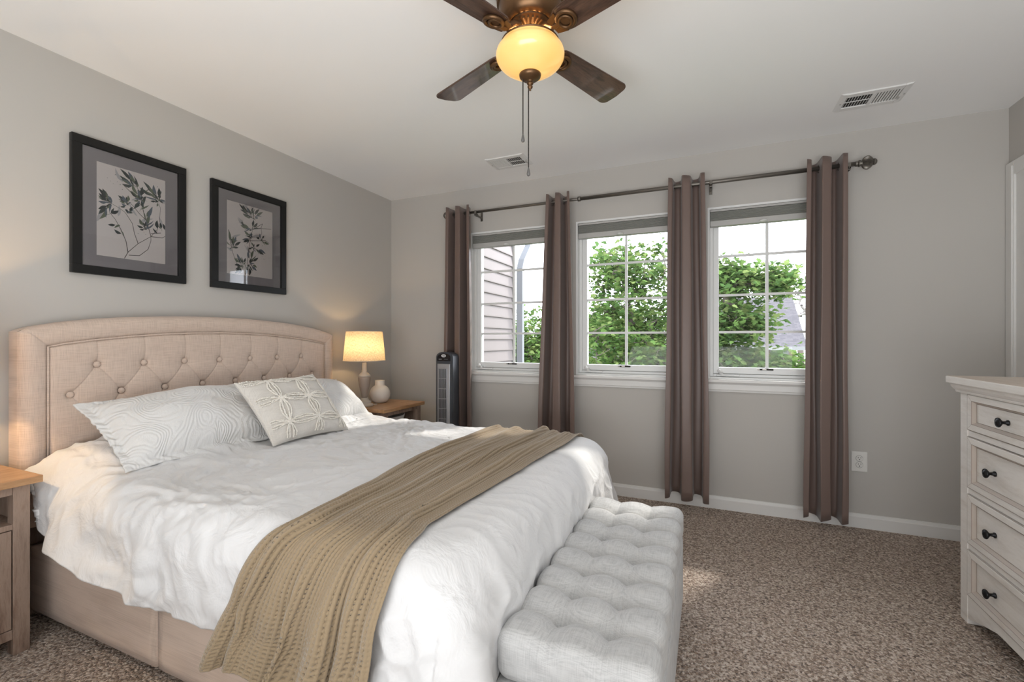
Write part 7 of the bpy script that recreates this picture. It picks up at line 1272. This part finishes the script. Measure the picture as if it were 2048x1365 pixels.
LEAFO = [(0,0),(.16,.10),(.50,.06),(.40,.30),(.52,.52),(.26,.55),(.20,.85),(0,1.05),(-.20,.85),(-.26,.55),(-.52,.52),(-.40,.30),(-.50,.06),(-.16,.10)]
def tree(label, base, height, trunk_r, centres, n_twigs, leaves_per, leafsize, seed, group='trees outside the windows', spread=.30, bare=False):
    rnd = random.Random(seed); b = Vector(base); r = thing('bare_tree' if bare else 'maple_tree', label, 'tree', tuple(b), 0, group)
    tips = []
    while len(tips) < n_twigs:
        c, rad = centres[rnd.randrange(len(centres))]
        v = Vector((rnd.gauss(0,1), rnd.gauss(0,1), rnd.gauss(0,1))).normalized()*rnd.random()**.4
        tips.append(Vector(c)-b+Vector((v.x*rad[0], v.y*rad[1], v.z*rad[2])))
    # trunk and limbs: each tip joins the nearest lower node
    nodes = [(Vector((0,0,0)), -1), (Vector((.03,0,height*.3)), 0), (Vector((-.02,.02,height*.42)), 1)]
    cen = Vector(centres[0][0])-b
    for a in range(7):
        an = a*2*PI/7+rnd.uniform(-.3,.3); nodes.append((Vector((.35*math.cos(an), .35*math.sin(an), height*.5))+Vector((cen.x*.3, cen.y*.3, 0)), 2))
    tips.sort(key=lambda t: (t-nodes[2][0]).length)
    for t in tips:
        best = min(range(2, len(nodes)), key=lambda i: (nodes[i][0]-t).length*(1.0 if nodes[i][0].z < t.z+.1 else 1.6))
        p = nodes[best][0]; mid = p+(t-p)*.5+Vector((rnd.uniform(-.06,.06), rnd.uniform(-.06,.06), rnd.uniform(-.10,.02)))
        nodes.append((mid, best)); nodes.append((t, len(nodes)-1))
    w_ = [0]*len(nodes)
    for i in range(len(nodes)-1, 0, -1): w_[i] += 1; w_[nodes[i][1]] += w_[i]
    tot = w_[0]
    rad_ = [trunk_r*(max(1, q)/tot)**.5 for q in w_]; rad_ = [max(.006, q) for q in rad_]
    bm = B()
    tube(bm, [nodes[0][0], nodes[1][0], nodes[2][0]], [rad_[0]*1.1, rad_[1], rad_[2]], 10); obj('trunk', bm, M['bark'], r, smooth=True)
    bm = B()
    for i in range(3, len(nodes)):
        p = nodes[nodes[i][1]][0]; q = nodes[i][0]; tube(bm, [p, q], [min(rad_[nodes[i][1]], rad_[i]*1.5), rad_[i]*.8], 5, cap=False)
    obj('branches', bm, M['bark' if not bare else 'barkpale'], r, smooth=True)
    if bare: return r
    V, F, MI = [], [], []
    for t in tips:
        for k in range(leaves_per):
            o_ = t+Vector((rnd.gauss(0,spread*.6), rnd.gauss(0,spread*.6), rnd.gauss(0,spread*.38)-.03)); s_ = leafsize*rnd.uniform(.6,1.15)
            az = rnd.uniform(0,2*PI); tilt = rnd.uniform(-.9,.5); d_ = Vector((math.cos(az)*math.cos(tilt), math.sin(az)*math.cos(tilt), math.sin(tilt)))
            sd = d_.cross(Vector((rnd.uniform(-.6,.6), rnd.uniform(-.6,.6), 1))).normalized(); up_ = sd.cross(d_); i0 = len(V)
            for x, y in LEAFO: V.append(o_+d_*(y*s_)+sd*(x*s_)+up_*(-.22*abs(x)*s_))
            F.append(tuple(range(i0, i0+len(LEAFO)))); MI.append(rnd.choices((0,1,2), (5,2.5,2.5))[0])
    me = bpy.data.meshes.new('foliage'); me.from_pydata(V, [], F); me.polygons.foreach_set('material_index', MI); me.update()
    finish(bpy.data.objects.new('foliage', me), 'foliage', [M['leaf'],M['leaf2'],M['leaf3']], r, False)
    return r
M['barkpale'] = mat('bark_pale', (.30,.27,.26), .9)
tree('leafy green maple filling the middle window', (1.45,5.0,GZ), 6.4, .15,
     [((1.45,4.9,1.7),(1.10,1.0,1.25)), ((1.30,4.8,.9),(1.2,1.0,.9)), ((1.35,5.0,2.5),(.8,.8,.45)), ((1.5,5.0,1.4),(1.0,.9,1.3)), ((2.85,4.9,1.10),(.60,.6,.55)), ((3.0,4.9,2.15),(.22,.3,.30)), ((3.4,4.8,.75),(.70,.5,.28)), ((3.62,4.9,2.12),(.26,.3,.17)), ((3.1,4.8,1.45),(.5,.4,.3))], 540, 26, .10, 4, spread=.26)
tree('rounded green maple beyond the downspout in the left window', (-1.9,8.6,GZ), 4.6, .13,
     [((-1.7,8.6,1.1),(1.3,1.2,1.1)), ((-1.2,8.4,.3),(1.4,1.2,1.0)), ((-2.4,8.6,.6),(1.0,1.0,1.0))], 300, 26, .13, 9)
tree('yellow green maple lower down behind the middle window tree', (1.0,10.5,GZ), 4.2, .13,
     [((.6,10.4,.7),(2.0,1.2,1.1)), ((3.5,10.4,.15),(1.3,1.0,.50)), ((.2,10.4,1.6),(1.3,1.0,.7))], 300, 24, .14, 12)
tree('bare twiggy tree beyond the grey roofs', (8.9,35,GZ), 9.5, .2, [((8.9,35,4.6),(2.8,1.5,2.0))], 260, 0, .1, 21, 'trees outside the windows', bare=True)
# houses across the way
def house(label, x0, x1, y0, y1, eave, ridge, axis, wallm, group=None, extras=()):
    r = thing('neighbouring_house', label, 'house', ((x0+x1)/2,(y0+y1)/2,GZ), 0, group); ox_, oy_ = (x0+x1)/2, (y0+y1)/2
    def LL(bm): bmesh.ops.translate(bm, verts=bm.verts, vec=(-ox_,-oy_,-GZ)); return bm
    bm = B(); box(bm, x0, x1, y0, y1, GZ, eave)
    if axis == 'y': prism(bm, [(x0,eave),(x1,eave),((x0+x1)/2,ridge-.12)], 'y', y0, y1)
    obj('walls', LL(bm), wallm, r)
    bm = B(); ov = .4; th = .15
    if axis == 'x':
        ym_ = (y0+y1)/2; s = (ridge-eave)/(ym_-y0)
        prism(bm, [(y0-ov,eave-ov*s),(ym_,ridge),(y1+ov,eave-ov*s),(y1+ov,eave-ov*s-th),(ym_,ridge-th),(y0-ov,eave-ov*s-th)], 'x', x0-ov, x1+ov)
    else:
        xm_ = (x0+x1)/2; s = (ridge-eave)/(xm_-x0)
        prism(bm, [(x0-ov,eave-ov*s),(xm_,ridge),(x1+ov,eave-ov*s),(x1+ov,eave-ov*s-th),(xm_,ridge-th),(x0-ov,eave-ov*s-th)], 'y', y0-ov, y1+ov)
    obj('roof', LL(bm), M['shingle'], r)
    bm = B()
    if axis == 'x': box(bm, x0-ov, x1+ov, y0-ov-.12, y0-ov, eave-ov*s-.16, eave-ov*s)
    else:
        for sg in (-1, 1):
            a = ((x0+x1)/2, ridge); b_ = (x0-ov if sg < 0 else x1+ov, eave-ov*s); tube(bm, [(a[0],y0-ov-.03,a[1]-.05),(b_[0],y0-ov-.03,b_[1]-.05)], .11, 4)
    obj('eave_trim', LL(bm), M['housewhite'], r)
    for (nm, a, b_, c_, d_, mm) in extras:
        bm = B(); box(bm, a, b_, y0-.08, y0+.02, c_, d_); f_ = obj(nm, LL(bm), mm, r)
        bm = B(); box(bm, (a+b_)/2-.03, (a+b_)/2+.03, y0-.12, y0-.07, c_, d_); box(bm, a, b_, y0-.12, y0-.07, (c_+d_)/2-.03, (c_+d_)/2+.03); obj('mullion', LL(bm), M['housewhite'], f_)
    return r
M['garage'] = mat('garage_panel', (.22,.22,.24), .6)
M['pane'] = mat('far_pane', (.20,.21,.23), .3)
house('brick house with dark grey roof seen through the right window', 3.0, 6.35, 20.5, 27.5, 1.12, 3.42, 'x', M['brick'], 'grey roofed houses', [('window', 5.35,6.1,-.75,.72,M['garage']), ('window', 3.4,4.3,-.6,.6,M['pane'])])
house('pale house half hidden behind the middle window tree', -8, -.4, 25, 31, .3, 2.4, 'x', M['housepink'], 'grey roofed houses', [('window', -3,-1.8,-1.4,-.1,M['pane']), ('window', 1.0,2.2,-1.4,-.1,M['pane'])])
